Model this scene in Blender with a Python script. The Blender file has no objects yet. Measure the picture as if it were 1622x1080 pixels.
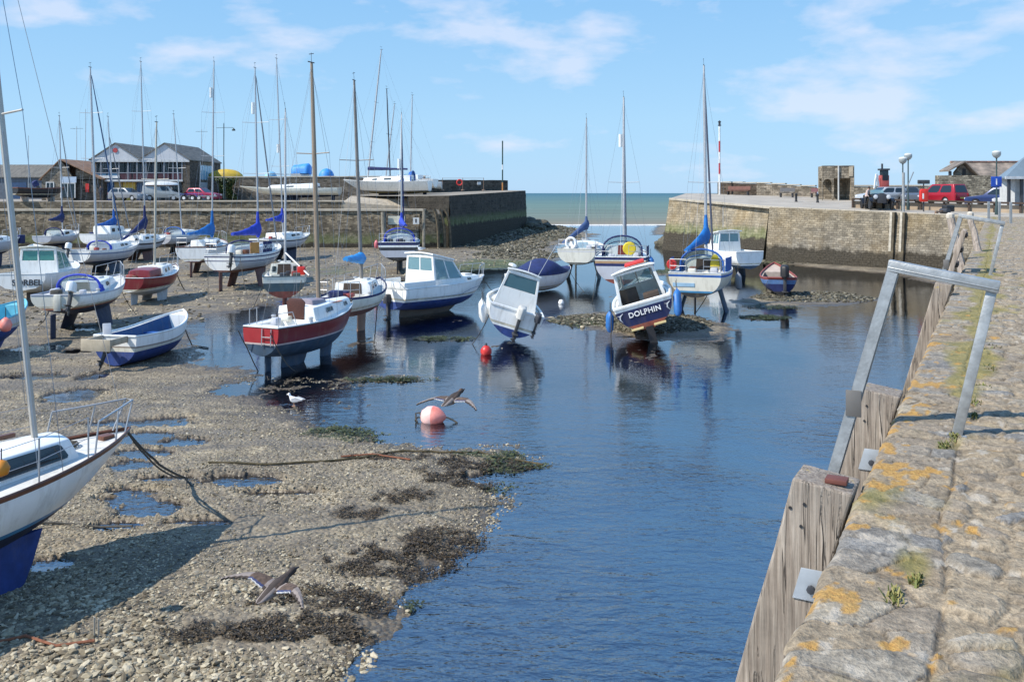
import bpy, bmesh, math, random
import numpy as np
from mathutils import Vector, Matrix
random.seed(7); RNG = np.random.default_rng(11)
SC = bpy.context.scene; COL = SC.collection
F = 1400.0; EYE = 5.5; CX = 811.0; HY = 306.0
R = math.radians
# ---------------------------------------------------------------- survey: photo pixel -> ground point
def gnd(px, py, z=0.0):
    Y = F*(EYE-z)/(py-HY); return ((px-CX)*Y/F, Y)
def at(px, py, Y):
    return Vector(((px-CX)*Y/F, Y, EYE-(py-HY)*Y/F))
# ---------------------------------------------------------------- materials
MATS = {}
def nd(nt, t, **k):
    n = nt.nodes.new(t)
    for a, b in k.items():
        if a in n.inputs: n.inputs[a].default_value = b
        else: setattr(n, a, b)
    return n
def ramp(nt, fac, stops):
    r = nt.nodes.new('ShaderNodeValToRGB'); e = r.color_ramp.elements
    while len(e) < len(stops): e.new(0.5)
    for i, (p, c) in enumerate(stops):
        e[i].position = p; e[i].color = (c[0], c[1], c[2], 1) if not isinstance(c, (int, float)) else (c, c, c, 1)
    nt.links.new(fac, r.inputs[0]); return r.outputs[0]
def mixc(nt, fac, a, b, mode='MIX'):
    m = nt.nodes.new('ShaderNodeMix'); m.data_type = 'RGBA'; m.blend_type = mode
    for s, v in ((m.inputs[0], fac), (m.inputs[6], a), (m.inputs[7], b)):
        if isinstance(v, (int, float)): s.default_value = v
        elif isinstance(v, tuple): s.default_value = (v[0], v[1], v[2], 1)
        else: nt.links.new(v, s)
    return m.outputs[2]
def mth(nt, op, a, b=None, c=None, clamp=False):
    m = nt.nodes.new('ShaderNodeMath'); m.operation = op; m.use_clamp = clamp
    for i, v in enumerate((a, b, c)):
        if v is None: continue
        if isinstance(v, (int, float)): m.inputs[i].default_value = v
        else: nt.links.new(v, m.inputs[i])
    return m.outputs[0]
def noise_tex(nt, vec, scale, detail=4, rough=.55, dist=0.0):
    n = nd(nt, 'ShaderNodeTexNoise', Scale=scale, Detail=detail, Roughness=rough, Distortion=dist)
    if vec is not None: nt.links.new(vec, n.inputs['Vector'])
    return n.outputs[0]
def scalev(nt, vec, s):
    m = nt.nodes.new('ShaderNodeMapping'); m.inputs['Scale'].default_value = s
    nt.links.new(vec, m.inputs['Vector']); return m.outputs[0]
def newmat(name):
    m = bpy.data.materials.new(name); m.use_nodes = True; nt = m.node_tree
    b = nt.nodes['Principled BSDF']; return m, nt, b
def bumpn(nt, b, h, strength=.4, dist=.02):
    bp = nt.nodes.new('ShaderNodeBump'); bp.inputs['Strength'].default_value = strength; bp.inputs['Distance'].default_value = dist
    nt.links.new(h, bp.inputs['Height']); nt.links.new(bp.outputs[0], b.inputs['Normal'])
def mat(name, col, rough=.5, metal=0.0, var=.18, scale=3.0, bump=0.0, bscale=25.0, stretch=(1, 1, 1), col2=None, spec=.5, dirt=0.0):
    if name in MATS: return MATS[name]
    m, nt, b = newmat(name)
    tc = nt.nodes.new('ShaderNodeTexCoord'); v = scalev(nt, tc.outputs['Object'], stretch)
    n = noise_tex(nt, v, scale, 5, .6)
    lo = tuple(c*(1-var) for c in col); hi = tuple(min(1, c*(1+var)) for c in (col2 or col))
    c = ramp(nt, n, [(.3, lo), (.7, hi)])
    if dirt:
        n2 = noise_tex(nt, scalev(nt, tc.outputs['Object'], (2.2, 2.2, .5)), 2.3, 6, .7)
        f = ramp(nt, n2, [(.5, 0.0), (.72, dirt)])
        c = mixc(nt, f, c, (.23, .19, .12))
    nt.links.new(c, b.inputs['Base Color'])
    b.inputs['Roughness'].default_value = rough; b.inputs['Metallic'].default_value = metal
    b.inputs['Specular IOR Level'].default_value = spec
    if bump:
        bumpn(nt, b, noise_tex(nt, v, bscale, 4, .6), bump, .02)
    MATS[name] = m; return m
def glassmat(name, tint, mixf=.45):
    if name in MATS: return MATS[name]
    m, nt, b = newmat(name)
    b.inputs['Base Color'].default_value = (*tint, 1); b.inputs['Roughness'].default_value = .06
    t = nt.nodes.new('ShaderNodeBsdfTransparent'); t.inputs[0].default_value = (.85, .95, .95, 1)
    mx = nt.nodes.new('ShaderNodeMixShader'); mx.inputs[0].default_value = mixf
    nt.links.new(t.outputs[0], mx.inputs[1]); nt.links.new(b.outputs[0], mx.inputs[2])
    nt.links.new(mx.outputs[0], nt.nodes['Material Output'].inputs[0]); MATS[name] = m; return m
white = lambda: mat('white_gelcoat', (.83, .83, .80), .28, var=.04, scale=1.5, dirt=.32)
cream = lambda: mat('cream_gelcoat', (.68, .66, .57), .35, var=.06, scale=1.5, dirt=.4)
greyhull = lambda: mat('grey_gelcoat', (.50, .51, .55), .35, var=.06, scale=1.5, dirt=.2)
deckm = lambda: mat('deck_paint', (.62, .61, .57), .6, var=.1, scale=4, dirt=.4)
alu = lambda: mat('weathered_aluminium', (.44, .45, .46), .5, .25, .1, 6)
galv = lambda: mat('galvanised_steel', (.36, .37, .37), .5, .55, .22, 14, .15, 60)
steel = lambda: mat('stainless_tube', (.42, .43, .44), .4, .4, .08)
wood = lambda: mat('varnished_wood', (.14, .055, .03), .4, var=.3, scale=5, stretch=(.3, 4, 4))
mastwood = lambda: mat('mast_timber', (.29, .22, .155), .5, var=.2, scale=4, stretch=(5, 5, .4))
oldwood = lambda: mat('silvered_timber', (.30, .245, .195), .85, var=.45, scale=3.2, bump=.6, bscale=9, stretch=(9, 9, .45), col2=(.31, .26, .22))
black = lambda: mat('black_rubber', (.015, .015, .017), .55, var=.3)
dark = lambda: mat('dark_fitting', (.04, .042, .05), .5, var=.2)
ropem = lambda: mat('weed_stained_rope', (.07, .065, .055), .9, var=.4, scale=20)
wirem = lambda: mat('rigging_wire', (.30, .31, .33), .4, .5)
navy = lambda: mat('navy_canvas', (.012, .022, .10), .75, var=.3, bump=.3, bscale=14)
blue = lambda: mat('blue_canvas', (.015, .10, .36), .7, var=.25, bump=.3, bscale=14)
royal = lambda: mat('royal_blue_canvas', (.02, .05, .42), .7, var=.25, bump=.3, bscale=14)
cyan = lambda: mat('bright_cyan_tarpaulin', (.03, .27, .62), .55, var=.25, bump=.4, bscale=10)
redb = lambda: mat('red_antifouling', (.20, .052, .035), .7, var=.3, scale=4, dirt=.3)
brownb = lambda: mat('brown_antifouling', (.14, .062, .05), .75, var=.3, scale=4, dirt=.3)
blueb = lambda: mat('blue_antifouling', (.02, .05, .20), .7, var=.3, scale=4, dirt=.2)
navyb = lambda: mat('navy_antifouling', (.014, .022, .055), .7, var=.3, scale=4, dirt=.2)
greyb = lambda: mat('grey_green_antifouling', (.09, .10, .095), .75, var=.3, scale=4, dirt=.3)
blackb = lambda: mat('black_antifouling', (.02, .021, .023), .75, var=.3, scale=4, dirt=.3)
glass = lambda: glassmat('boat_window_glass', (.02, .035, .045), .85)
cleargl = lambda: glassmat('clear_screen', (.25, .42, .48), .5)
greengl = lambda: glassmat('green_tinted_screen', (.10, .33, .30), .6)
# ---------------------------------------------------------------- mesh collector
class MB:
    def __init__(s): s.v = []; s.f = []; s.m = []; s.uv = None
    def add(s, vs, fs, mi=0):
        o = len(s.v); s.v += [tuple(p) for p in vs]
        for f in fs: s.f.append(tuple(i+o for i in f)); s.m.append(mi)
        return s
    def hexa(s, c, mi=0):      # 4 bottom (ccw from above), 4 top
        return s.add(c, [(3, 2, 1, 0), (4, 5, 6, 7), (0, 1, 5, 4), (1, 2, 6, 5), (2, 3, 7, 6), (3, 0, 4, 7)], mi)
    def box(s, x0, x1, y0, y1, z0, z1, mi=0):
        return s.hexa([(x0, y0, z0), (x1, y0, z0), (x1, y1, z0), (x0, y1, z0), (x0, y0, z1), (x1, y0, z1), (x1, y1, z1), (x0, y1, z1)], mi)
    def bar(s, a, b, w, h, mi=0, up=(0, 0, 1)):     # rectangular bar a->b
        a = Vector(a); b = Vector(b); d = (b-a).normalized(); u = Vector(up)
        sd = d.cross(u)
        if sd.length < 1e-3: sd = d.cross(Vector((0, 1, 0)))
        sd.normalize(); u = sd.cross(d).normalized(); sd *= w/2; u *= h/2
        return s.hexa([a-sd-u, b-sd-u, b+sd-u, a+sd-u, a-sd+u, b-sd+u, b+sd+u, a+sd+u], mi)
    def tube(s, pts, r, n=6, mi=0, r1=None, caps=True):
        pts = [Vector(p) for p in pts]; k = len(pts)
        if k < 2: return s
        rings = []; ref = None
        for i, p in enumerate(pts):
            d = (pts[min(i+1, k-1)]-pts[max(i-1, 0)])
            if d.length < 1e-9: d = Vector((0, 0, 1))
            d.normalize()
            if ref is None:
                ref = d.cross(Vector((0, 0, 1)))
                if ref.length < .05: ref = d.cross(Vector((0, 1, 0)))
            ref = ref - d*ref.dot(d)
            if ref.length < 1e-5: ref = d.orthogonal()
            ref.normalize(); q = d.cross(ref)
            rr = r if not isinstance(r, (list, tuple)) else r[i]
            if r1 is not None: rr = r+(r1-r)*i/(k-1)
            rings.append([p+ref*(rr*math.cos(2*math.pi*j/n))+q*(rr*math.sin(2*math.pi*j/n)) for j in range(n)])
        return s.loft(rings, mi, caps)
    def loft(s, rings, mi=0, caps=True, closed=True):
        n = len(rings[0]); vs = [p for r in rings for p in r]; fs = []
        for i in range(len(rings)-1):
            for j in range(n if closed else n-1):
                a = i*n+j; b = i*n+(j+1) % n
                fs.append((a, b, b+n, a+n))
        if caps and closed: fs += [tuple(range(n-1, -1, -1)), tuple((len(rings)-1)*n+j for j in range(n))]
        return s.add(vs, fs, mi)
    def lathe(s, prof, c=(0, 0, 0), n=12, mi=0, axis='z'):
        rings = []
        for r, h in prof:
            ring = []
            for j in range(n):
                a = 2*math.pi*j/n; p = (r*math.cos(a), r*math.sin(a), h)
                if axis == 'x': p = (h, p[0], p[1])
                if axis == 'y': p = (p[1], h, p[0])
                ring.append((p[0]+c[0], p[1]+c[1], p[2]+c[2]))
            rings.append(ring)
        return s.loft(rings, mi, True)
    def prism(s, poly, d, mi=0):     # 3d polygon extruded by vector d
        n = len(poly); d = Vector(d); p = [Vector(q) for q in poly]
        return s.add(p+[q+d for q in p], [tuple(range(n-1, -1, -1)), tuple(range(n, 2*n))]+[(i, (i+1) % n, n+(i+1) % n, n+i) for i in range(n)], mi)
    def build(s, name, mats, parent=None, smooth=.6, bevel=0.0, seg=2, merge=0.0):
        me = bpy.data.meshes.new(name); me.from_pydata(s.v, [], s.f); me.update()
        if not isinstance(mats, (list, tuple)): mats = [mats]
        for m in mats: me.materials.append(m)
        me.polygons.foreach_set('material_index', s.m)
        bm = bmesh.new(); bm.from_mesh(me)
        if merge: bmesh.ops.remove_doubles(bm, verts=bm.verts, dist=merge); bmesh.ops.dissolve_degenerate(bm, edges=bm.edges, dist=1e-5)
        bmesh.ops.recalc_face_normals(bm, faces=bm.faces)
        if bevel:
            ed = [e for e in bm.edges if len(e.link_faces) == 2 and e.calc_face_angle(0) > .5]
            bmesh.ops.bevel(bm, geom=ed, offset=bevel, segments=seg, affect='EDGES', profile=.5, clamp_overlap=True)
        bm.to_mesh(me); bm.free()
        if smooth:
            me.polygons.foreach_set('use_smooth', [True]*len(me.polygons)); me.set_sharp_from_angle(angle=smooth)
        o = bpy.data.objects.new(name, me); COL.objects.link(o)
        if parent is not None: o.parent = parent
        return o
def tag(o, label=None, cat=None, group=None, kind=None):
    if label: o['label'] = label
    if cat: o['category'] = cat
    if group: o['group'] = group
    if kind: o['kind'] = kind
    return o
def thing(name, label, cat, loc=(0, 0, 0), rz=0.0, group=None, rx=0.0, ry=0.0):
    o = bpy.data.objects.new(name, None); COL.objects.link(o); o.empty_display_size = .3
    o.location = loc; o.rotation_mode = 'XYZ'
    o.rotation_euler = (rx, ry, rz); return tag(o, label, cat, group)
def lettering(text, size, loc, rot, m, parent, depth=.01, spacing=1.0):
    cu = bpy.data.curves.new('txt', 'FONT'); cu.body = text; cu.size = size; cu.extrude = depth; cu.align_x = 'CENTER'; cu.align_y = 'CENTER'; cu.space_character = spacing
    cu.offset = size*.018
    t = bpy.data.objects.new('txt', cu); COL.objects.link(t); bpy.context.view_layer.update()
    me = bpy.data.meshes.new_from_object(t.evaluated_get(bpy.context.evaluated_depsgraph_get()))
    bpy.data.objects.remove(t); me.materials.clear(); me.materials.append(m)
    o = bpy.data.objects.new('lettering', me); COL.objects.link(o); o.parent = parent; o.location = loc; o.rotation_euler = rot
    return o
# ---------------------------------------------------------------- camera, sun, sky
cam = bpy.data.cameras.new('camera'); co = bpy.data.objects.new('camera', cam); COL.objects.link(co)
co.location = (0, 0, EYE); co.rotation_euler = (R(90), 0, 0)
cam.sensor_width = 36; cam.lens = F/1622*36; cam.shift_y = -(540-HY)/1622; cam.clip_end = 90000; cam.clip_start = .05
SC.camera = co
SUN_AZ = R(20); SUN_EL = R(46)          # light travels towards +x, +y
ldir = Vector((math.cos(SUN_AZ)*math.cos(SUN_EL), math.sin(SUN_AZ)*math.cos(SUN_EL), -math.sin(SUN_EL)))
sl = bpy.data.lights.new('sun', 'SUN'); sl.energy = 5.0; sl.angle = R(.53); sl.color = (1, .945, .85)
so = bpy.data.objects.new('sun', sl); COL.objects.link(so); so.rotation_euler = ldir.to_track_quat('-Z', 'Y').to_euler()
w = bpy.data.worlds.new('World'); SC.world = w; w.use_nodes = True; nt = w.node_tree
bg = nt.nodes['Background']
sky = nt.nodes.new('ShaderNodeTexSky'); sky.sky_type = 'NISHITA'; sky.sun_disc = False
sky.sun_elevation = SUN_EL; sky.sun_rotation = math.atan2(-ldir.x, -ldir.y); sky.air_density = 1.0; sky.dust_density = .1; sky.ozone_density = 1.0; sky.altitude = 10
tc = nt.nodes.new('ShaderNodeTexCoord'); sep = nt.nodes.new('ShaderNodeSeparateXYZ'); nt.links.new(tc.outputs['Generated'], sep.inputs[0])
skyc = mixc(nt, 1.0, sky.outputs[0], (1, 1, 1), 'MULTIPLY')
grad = ramp(nt, sep.outputs[2], [(0.0, (.37, .66, 1.0)), (.08, (.385, .685, 1.0)), (.21, (.29, .60, .98)), (.30, (.37, .83, 1.46)), (.50, (.25, .60, 1.2)), (1, (.10, .25, .58))])  # sky above the view boosted brighter and bluer to lift the water's reflection
grad = mixc(nt, 1.0, grad, (8.6, 8.6, 8.6), 'MULTIPLY'); skyc = mixc(nt, .82, skyc, grad)
cv = scalev(nt, tc.outputs['Generated'], (1, 1, 2.7)); cv.node.inputs['Location'].default_value = (3.1, 1.7, .2)
n1 = noise_tex(nt, cv, 7.0, 7, .54, .1); n2 = noise_tex(nt, cv, 1.7, 3, .5)
el = sep.outputs[2]
band = ramp(nt, el, [(0.0, .0), (.10, .0), (.17, .085), (.21, .11), (.25, .02), (.60, .0)])   # more cloud higher up
cf = mth(nt, 'ADD', mth(nt, 'ADD', n1, mth(nt, 'MULTIPLY', n2, .55)), band)
cf = ramp(nt, cf, [(.0, 0.0), (.86, 0.0), (1.0, .5)])
skyc = mixc(nt, cf, skyc, (7.6, 7.6, 8.6))
nt.links.new(skyc, bg.inputs[0]); bg.inputs[1].default_value = .10
SC.view_settings.view_transform = 'Standard'; SC.view_settings.look = 'None'; SC.view_settings.exposure = .27; SC.view_settings.gamma = 1
SC.cycles.max_bounces = 8; SC.cycles.transparent_max_bounces = 24; SC.cycles.use_denoising = True
SC.cycles.sample_clamp_indirect = 6
# ---------------------------------------------------------------- terrain (harbour bed) with real heights, water at z = 0
def vnoise(x, y, seed):
    xi = np.floor(x).astype(np.int64); yi = np.floor(y).astype(np.int64); xf = x-xi; yf = y-yi
    def h(a, b):
        n = (a*374761393+b*668265263+seed*974634721) & 0x7fffffff
        n = ((n ^ (n >> 13))*1274126177) & 0x7fffffff
        return ((n ^ (n >> 16)) & 0xffff)/65535.0
    u = xf*xf*(3-2*xf); v = yf*yf*(3-2*yf)
    return (h(xi, yi)*(1-u)+h(xi+1, yi)*u)*(1-v)+(h(xi, yi+1)*(1-u)+h(xi+1, yi+1)*u)*v
def fbm(x, y, seed, oct=4, g=.5):
    s = 0; a = 1; t = 0
    for o in range(oct):
        s = s+a*vnoise(x*2**o+o*17.3, y*2**o-o*9.1, seed+o); t += a; a *= g
    return s/t
def sdpoly(x, y, poly):
    n = len(poly); d = np.full(x.shape, 1e9); ins = np.zeros(x.shape, bool)
    for i in range(n):
        ax, ay = poly[i]; bx, by = poly[(i+1) % n]; ex = bx-ax; ey = by-ay
        t = np.clip(((x-ax)*ex+(y-ay)*ey)/(ex*ex+ey*ey+1e-9), 0, 1)
        d = np.minimum(d, np.hypot(x-ax-t*ex, y-ay-t*ey))
        c = ((ay > y) != (by > y)) & (x < (bx-ax)*(y-ay)/(by-ay+1e-12)+ax); ins ^= c
    return np.where(ins, d, -d)
def sm(a, b, x):
    t = np.clip((x-a)/(b-a), 0, 1); return t*t*(3-2*t)
G = lambda L: [gnd(*p) for p in L]
bank = G([(480, 1130), (530, 1075), (590, 1010), (640, 930), (715, 875), (770, 835), (800, 790), (790, 762), (812, 742), (862, 738), (815, 714), (740, 712), (640, 705), (560, 690), (500, 672), (470, 655), (430, 645), (395, 628),
          (345, 622), (400, 600), (380, 588), (300, 576), (290, 545), (300, 512), (345, 500), (400, 492), (440, 476), (520, 468), (600, 452), (640, 440), (700, 433), (790, 426), (880, 413), (884, 402), (870, 391), (925, 380), (948, 371), (905, 363), (862, 356)])
bank += [(1.5, 150), (-90, 150), (-90, 3), (-8, 3), (-2.6, 7)]
isl = [G([(868, 502), (980, 492), (1100, 500), (1168, 520), (1150, 541), (1000, 536), (900, 514)]),
       G([(1150, 478), (1210, 464), (1300, 461), (1398, 474), (1330, 485), (1200, 488)]),
       G([(548, 602), (600, 597), (690, 600), (640, 605)]), G([(652, 537), (690, 532), (762, 536), (700, 541)]),
       G([(1000, 432), (1060, 428), (1130, 432), (1060, 437)]), G([(1030, 372), (1062, 372), (1190, 415), (1420, 436), (1480, 450), (1560, 440), (1420, 418), (1240, 406), (1100, 385), (1060, 355), (1040, 356)]),
       G([(1180, 502), (1230, 499), (1245, 504), (1200, 507)])]
puddle = [(120, 628, 55, 14), (60, 598, 60, 7), (150, 597, 26, 8), (230, 695, 45, 14), (205, 740, 45, 10), (380, 765, 80, 13), (440, 785, 70, 7), (240, 672, 70, 7), (285, 702, 50, 8), (225, 720, 55, 9), (260, 760, 60, 7), (215, 780, 55, 7), (290, 830, 50, 6), (185, 835, 50, 12), (235, 808, 60, 18), (330, 830, 40, 8), (80, 895, 42, 13),
          (370, 617, 40, 10), (170, 672, 60, 6), (270, 668, 40, 8), (205, 793, 60, 10), (60, 552, 50, 7), (120, 557, 30, 5), (770, 757, 45, 9), (190, 530, 30, 4), (135, 522, 35, 4)]
weedp = [(345, 1008, 95, 22, .85), (470, 1000, 105, 26, .9), (565, 962, 80, 20, .9), (430, 955, 60, 10, .7), (540, 1015, 60, 14, .7), (640, 895, 120, 28, 1.0), (700, 862, 95, 20, .8), (640, 795, 55, 12, .8), (560, 820, 60, 10, .7), (740, 765, 70, 13, .8), (780, 740, 80, 12, .7), (520, 945, 90, 10, .6),
         (650, 730, 90, 6, .6), (700, 752, 60, 8, .5), (600, 880, 80, 12, .6)]
greenp = [(550, 682, 55, 9, 1.0), (800, 735, 40, 18, .9), (810, 775, 40, 12, .8), (655, 960, 16, 10, 1.0), (760, 722, 60, 7, .7), (620, 602, 70, 3, .9), (710, 537, 50, 4, .9), (560, 690, 80, 12, .5), (850, 738, 30, 6, .8), (800, 422, 130, 11, 1.0), (720, 432, 70, 6, 1.0), (920, 512, 60, 7, .6), (1060, 430, 70, 5, 1.0), (1210, 488, 60, 5, .7), (1210, 503, 40, 4, 1.0), (1090, 387, 40, 9, 1.0), (1200, 412, 60, 7, .8), (540, 430, 90, 8, .4), (860, 372, 60, 10, .5)]
def ell(x, y, L):
    o = np.zeros(x.shape)
    for e in L:
        cx, cy, rx, ry = e[:4]; k = e[4] if len(e) > 4 else 1
        X, Y = gnd(cx, cy); sx = rx*Y/F; sy = abs(gnd(cx, cy-ry)[1]-gnd(cx, cy+ry)[1])/2
        d = ((x-X)/sx)**2+((y-Y)/sy)**2
        o = np.maximum(o, k*np.clip(1.25-d, 0, 1))
    return o
shoal = [(490, 612, 130, 30), (1050, 562, 110, 28), (800, 548, 70, 14), (570, 540, 60, 16), (690, 505, 90, 14), (1000, 470, 60, 10), (560, 640, 60, 16), (870, 535, 80, 10)]
LEFT_PIER = [(-6.3, 88.0), (1.9, 125.0)]
def terrain(x, y):
    wob = (fbm(x*.55, y*.55, 3, 4)-.5)*1.7*np.clip(y/30, .35, 3)
    near = np.clip(y/22, .28, 1.3)
    sd = sdpoly(x, y, bank)+wob*.7
    h = -.42+.42*sm(-4.0*near, 0, sd)+.0*sd
    h = np.where(sd > 0, .012+.06*sm(0, 1.2*near, sd), h)
    inl = sm(0, 2.0, sd)
    h = h+inl*(.10*(fbm(x*.35, y*.35, 21, 3)-.42))
    for k, p in enumerate(isl):
        s = sdpoly(x, y, p)+wob*.35
        hi = -.42+.42*sm(-2.2*near, 0, s)+.075*sm(0, .9*near, s)
        h = np.maximum(h, hi)
    sh = ell(x, y, shoal); h = np.where(sh > 0, np.maximum(h, -.42+.412*sm(.1, 1.0, sh+(fbm(x*.9, y*.9, 35, 3)-.5)*.8)), h)
    pu = ell(x, y, puddle); pn = .5*fbm(x*1.1, y*2.6, 31, 4)+.5*fbm(x*6, y*9, 33, 3)
    h = h-sm(.25, .6, pu+(pn-.5)*2.3)*(h+.024)*(pu > 0)
    # rubble apron at the foot of the left pier
    ax, ay = LEFT_PIER[0]; bx, by = LEFT_PIER[1]; ex, ey = bx-ax, by-ay; ln = math.hypot(ex, ey)
    t = ((x-ax)*ex+(y-ay)*ey)/ln/ln; pd = np.abs((x-ax)*ey-(y-ay)*ex)/ln
    h = h+np.where((t > .15) & (t < 1.22), .6*sm(7, 1.0, pd)*sm(.15, .75, t), 0)
    # small scale roughness
    amp = np.where(h > -.02, 1.0, .35)
    h = h+amp*.055*(fbm(x*3.1, y*3.1, 41, 3)-.5)+amp*.03*(fbm(x*11, y*11, 51, 2)-.5)*np.clip(25/y, 0, 1)
    # open beach beyond the entrance
    h = np.where(y > 150, np.minimum(h, -.3), h)
    return h
Ys = 6.0*np.exp(np.linspace(0, math.log(175/6.0), 560))
An = np.concatenate([np.linspace(-3.0, -.94, 70), np.linspace(-.92, .86, 620)])
YY, AA = np.meshgrid(Ys, An, indexing='ij'); XX = YY*AA
HH = terrain(XX, YY)
def gridmesh(name, X, Y, Z, m, attrs=None):
    r, c = X.shape; v = np.stack([X, Y, Z], -1).reshape(-1, 3)
    i = np.arange(r*c).reshape(r, c)
    q = np.stack([i[:-1, :-1], i[:-1, 1:], i[1:, 1:], i[1:, :-1]], -1).reshape(-1, 4)
    return npmesh(name, v, q, m, attrs)
def npmesh(name, v, q, m, attrs=None, smooth=True):
    me = bpy.data.meshes.new(name); k = q.shape[1]
    me.vertices.add(len(v)); me.vertices.foreach_set('co', np.ascontiguousarray(v, np.float32).ravel())
    me.loops.add(q.size); me.loops.foreach_set('vertex_index', np.ascontiguousarray(q, np.int32).ravel())
    me.polygons.add(len(q)); me.polygons.foreach_set('loop_start', np.arange(0, q.size, k, dtype=np.int32))
    me.polygons.foreach_set('use_smooth', np.full(len(q), smooth))
    me.update(calc_edges=True); me.validate()
    for an, arr in (attrs or {}).items():
        a = me.attributes.new(an, 'FLOAT', 'POINT'); a.data.foreach_set('value', np.ascontiguousarray(arr, np.float32).ravel())
    me.materials.append(m); o = bpy.data.objects.new(name, me); COL.objects.link(o); return o
weedShadeA = ell(XX, YY, weedp); weedShadeA = sm(.4, .8, weedShadeA*1.1+(fbm(XX*2.2, YY*2.2, 61, 4)-.5)*2.2+(fbm(XX*7.5, YY*7.5, 70, 3)-.5)*2.0)*(weedShadeA > .02)
pdx = np.abs((XX+6.3)*37-(YY-88)*8.2)/37.9; weedShadeA = np.maximum(weedShadeA, sm(9, 3, pdx)*sm(84, 88, YY)*sm(132, 126, YY)*.85)  # bed darkened along the pier foot: black weed with the pier's shade painted in
grA = ell(XX, YY, greenp); grA = sm(.3, .8, grA+(fbm(XX*1.4, YY*1.4, 71, 4)-.5)*1.4)*(grA > .02)
# --- bed material
m, nt, b = newmat('shingle_bed'); tc = nt.nodes.new('ShaderNodeTexCoord'); P = tc.outputs['Object']
big = noise_tex(nt, P, .35, 4, .6); mid = noise_tex(nt, P, 2.3, 5, .65); fine = noise_tex(nt, P, 14, 4, .7)
vo = nd(nt, 'ShaderNodeTexVoronoi', Scale=13.0, Randomness=1.0); nt.links.new(P, vo.inputs['Vector'])
vo2 = nd(nt, 'ShaderNodeTexVoronoi', Scale=34.0, Randomness=1.0); nt.links.new(P, vo2.inputs['Vector'])
sp = nt.nodes.new('ShaderNodeSeparateColor'); nt.links.new(vo.outputs['Color'], sp.inputs[0])
sp2 = nt.nodes.new('ShaderNodeSeparateColor'); nt.links.new(vo2.outputs['Color'], sp2.inputs[0])
peb = ramp(nt, sp.outputs[0], [(.0, (.105, .083, .052)), (.35, (.245, .196, .124)), (.7, (.37, .305, .20)), (1, (.50, .43, .31))])
peb2 = ramp(nt, sp2.outputs[0], [(.0, (.10, .079, .052)), (.5, (.24, .193, .124)), (1, (.41, .345, .235))])
c = mixc(nt, ramp(nt, fine, [(.42, 0.0), (.58, 1.0)]), peb, peb2)
c = mixc(nt, ramp(nt, mid, [(.35, .75), (.62, 0.0)]), c, (.125, .105, .08))
c = mixc(nt, ramp(nt, big, [(.36, .55), (.6, 0.0)]), c, (.15, .125, .095))
yy = nt.nodes.new('ShaderNodeSeparateXYZ'); nt.links.new(P, yy.inputs[0])
mudn = noise_tex(nt, scalev(nt, P, (.35, .9, 1)), 1.0, 5, .65, .3)
mudf = mth(nt, 'MULTIPLY', ramp(nt, mudn, [(.42, 0.0), (.56, .8)]), ramp(nt, mth(nt, 'DIVIDE', yy.outputs[1], 60.0), [(.2, .25), (.34, 1.0)]))
c = mixc(nt, mudf, c, ramp(nt, fine, [(.35, (.085, .07, .052)), (.65, (.15, .125, .095))]))
zz = nt.nodes.new('ShaderNodeSeparateXYZ'); nt.links.new(P, zz.inputs[0])
wet = ramp(nt, mth(nt, 'ADD', zz.outputs[2], mth(nt, 'MULTIPLY', mth(nt, 'SUBTRACT', mid, .5), .05)), [(.0, 1.0), (.012, 1.0), (.05, 0.0)])
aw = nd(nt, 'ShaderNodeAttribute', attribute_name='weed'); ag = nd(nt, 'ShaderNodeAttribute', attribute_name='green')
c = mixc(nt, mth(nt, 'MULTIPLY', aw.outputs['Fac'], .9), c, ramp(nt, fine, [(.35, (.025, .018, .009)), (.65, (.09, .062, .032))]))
c = mixc(nt, mth(nt, 'MULTIPLY', ag.outputs['Fac'], .8), c, ramp(nt, fine, [(.35, (.035, .05, .012)), (.65, (.12, .15, .045))]))
c = mixc(nt, 1.0, c, ramp(nt, noise_tex(nt, scalev(nt, P, (.5, 1.1, 1)), 1.0, 6, .7), [(.32, .72), (.62, 1.25)]), 'MULTIPLY')
c = mixc(nt, wet, c, mixc(nt, 1.0, c, (.50, .46, .42), 'MULTIPLY'))
deep = ramp(nt, mth(nt, 'ADD', mth(nt, 'MULTIPLY', zz.outputs[2], -1.0), mth(nt, 'MULTIPLY', mth(nt, 'SUBTRACT', big, .5), .35)), [(.12, 0.0), (.40, 1.0)])
c = mixc(nt, deep, c, (.013, .034, .070))
nt.links.new(c, b.inputs['Base Color'])
nt.links.new(ramp(nt, mth(nt, 'MAXIMUM', wet, mth(nt, 'MULTIPLY', mudf, .7)), [(0, .9), (1, .32)]), b.inputs['Roughness'])
hgt = mth(nt, 'ADD', mth(nt, 'MULTIPLY', vo.outputs['Distance'], -1.0), mth(nt, 'MULTIPLY', fine, .6))
bumpn(nt, b, hgt, .9, .04)
bed = tag(gridmesh('harbour_bed', XX, YY, HH, m, {'weed': weedShadeA, 'green': grA}), kind='structure')
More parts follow.
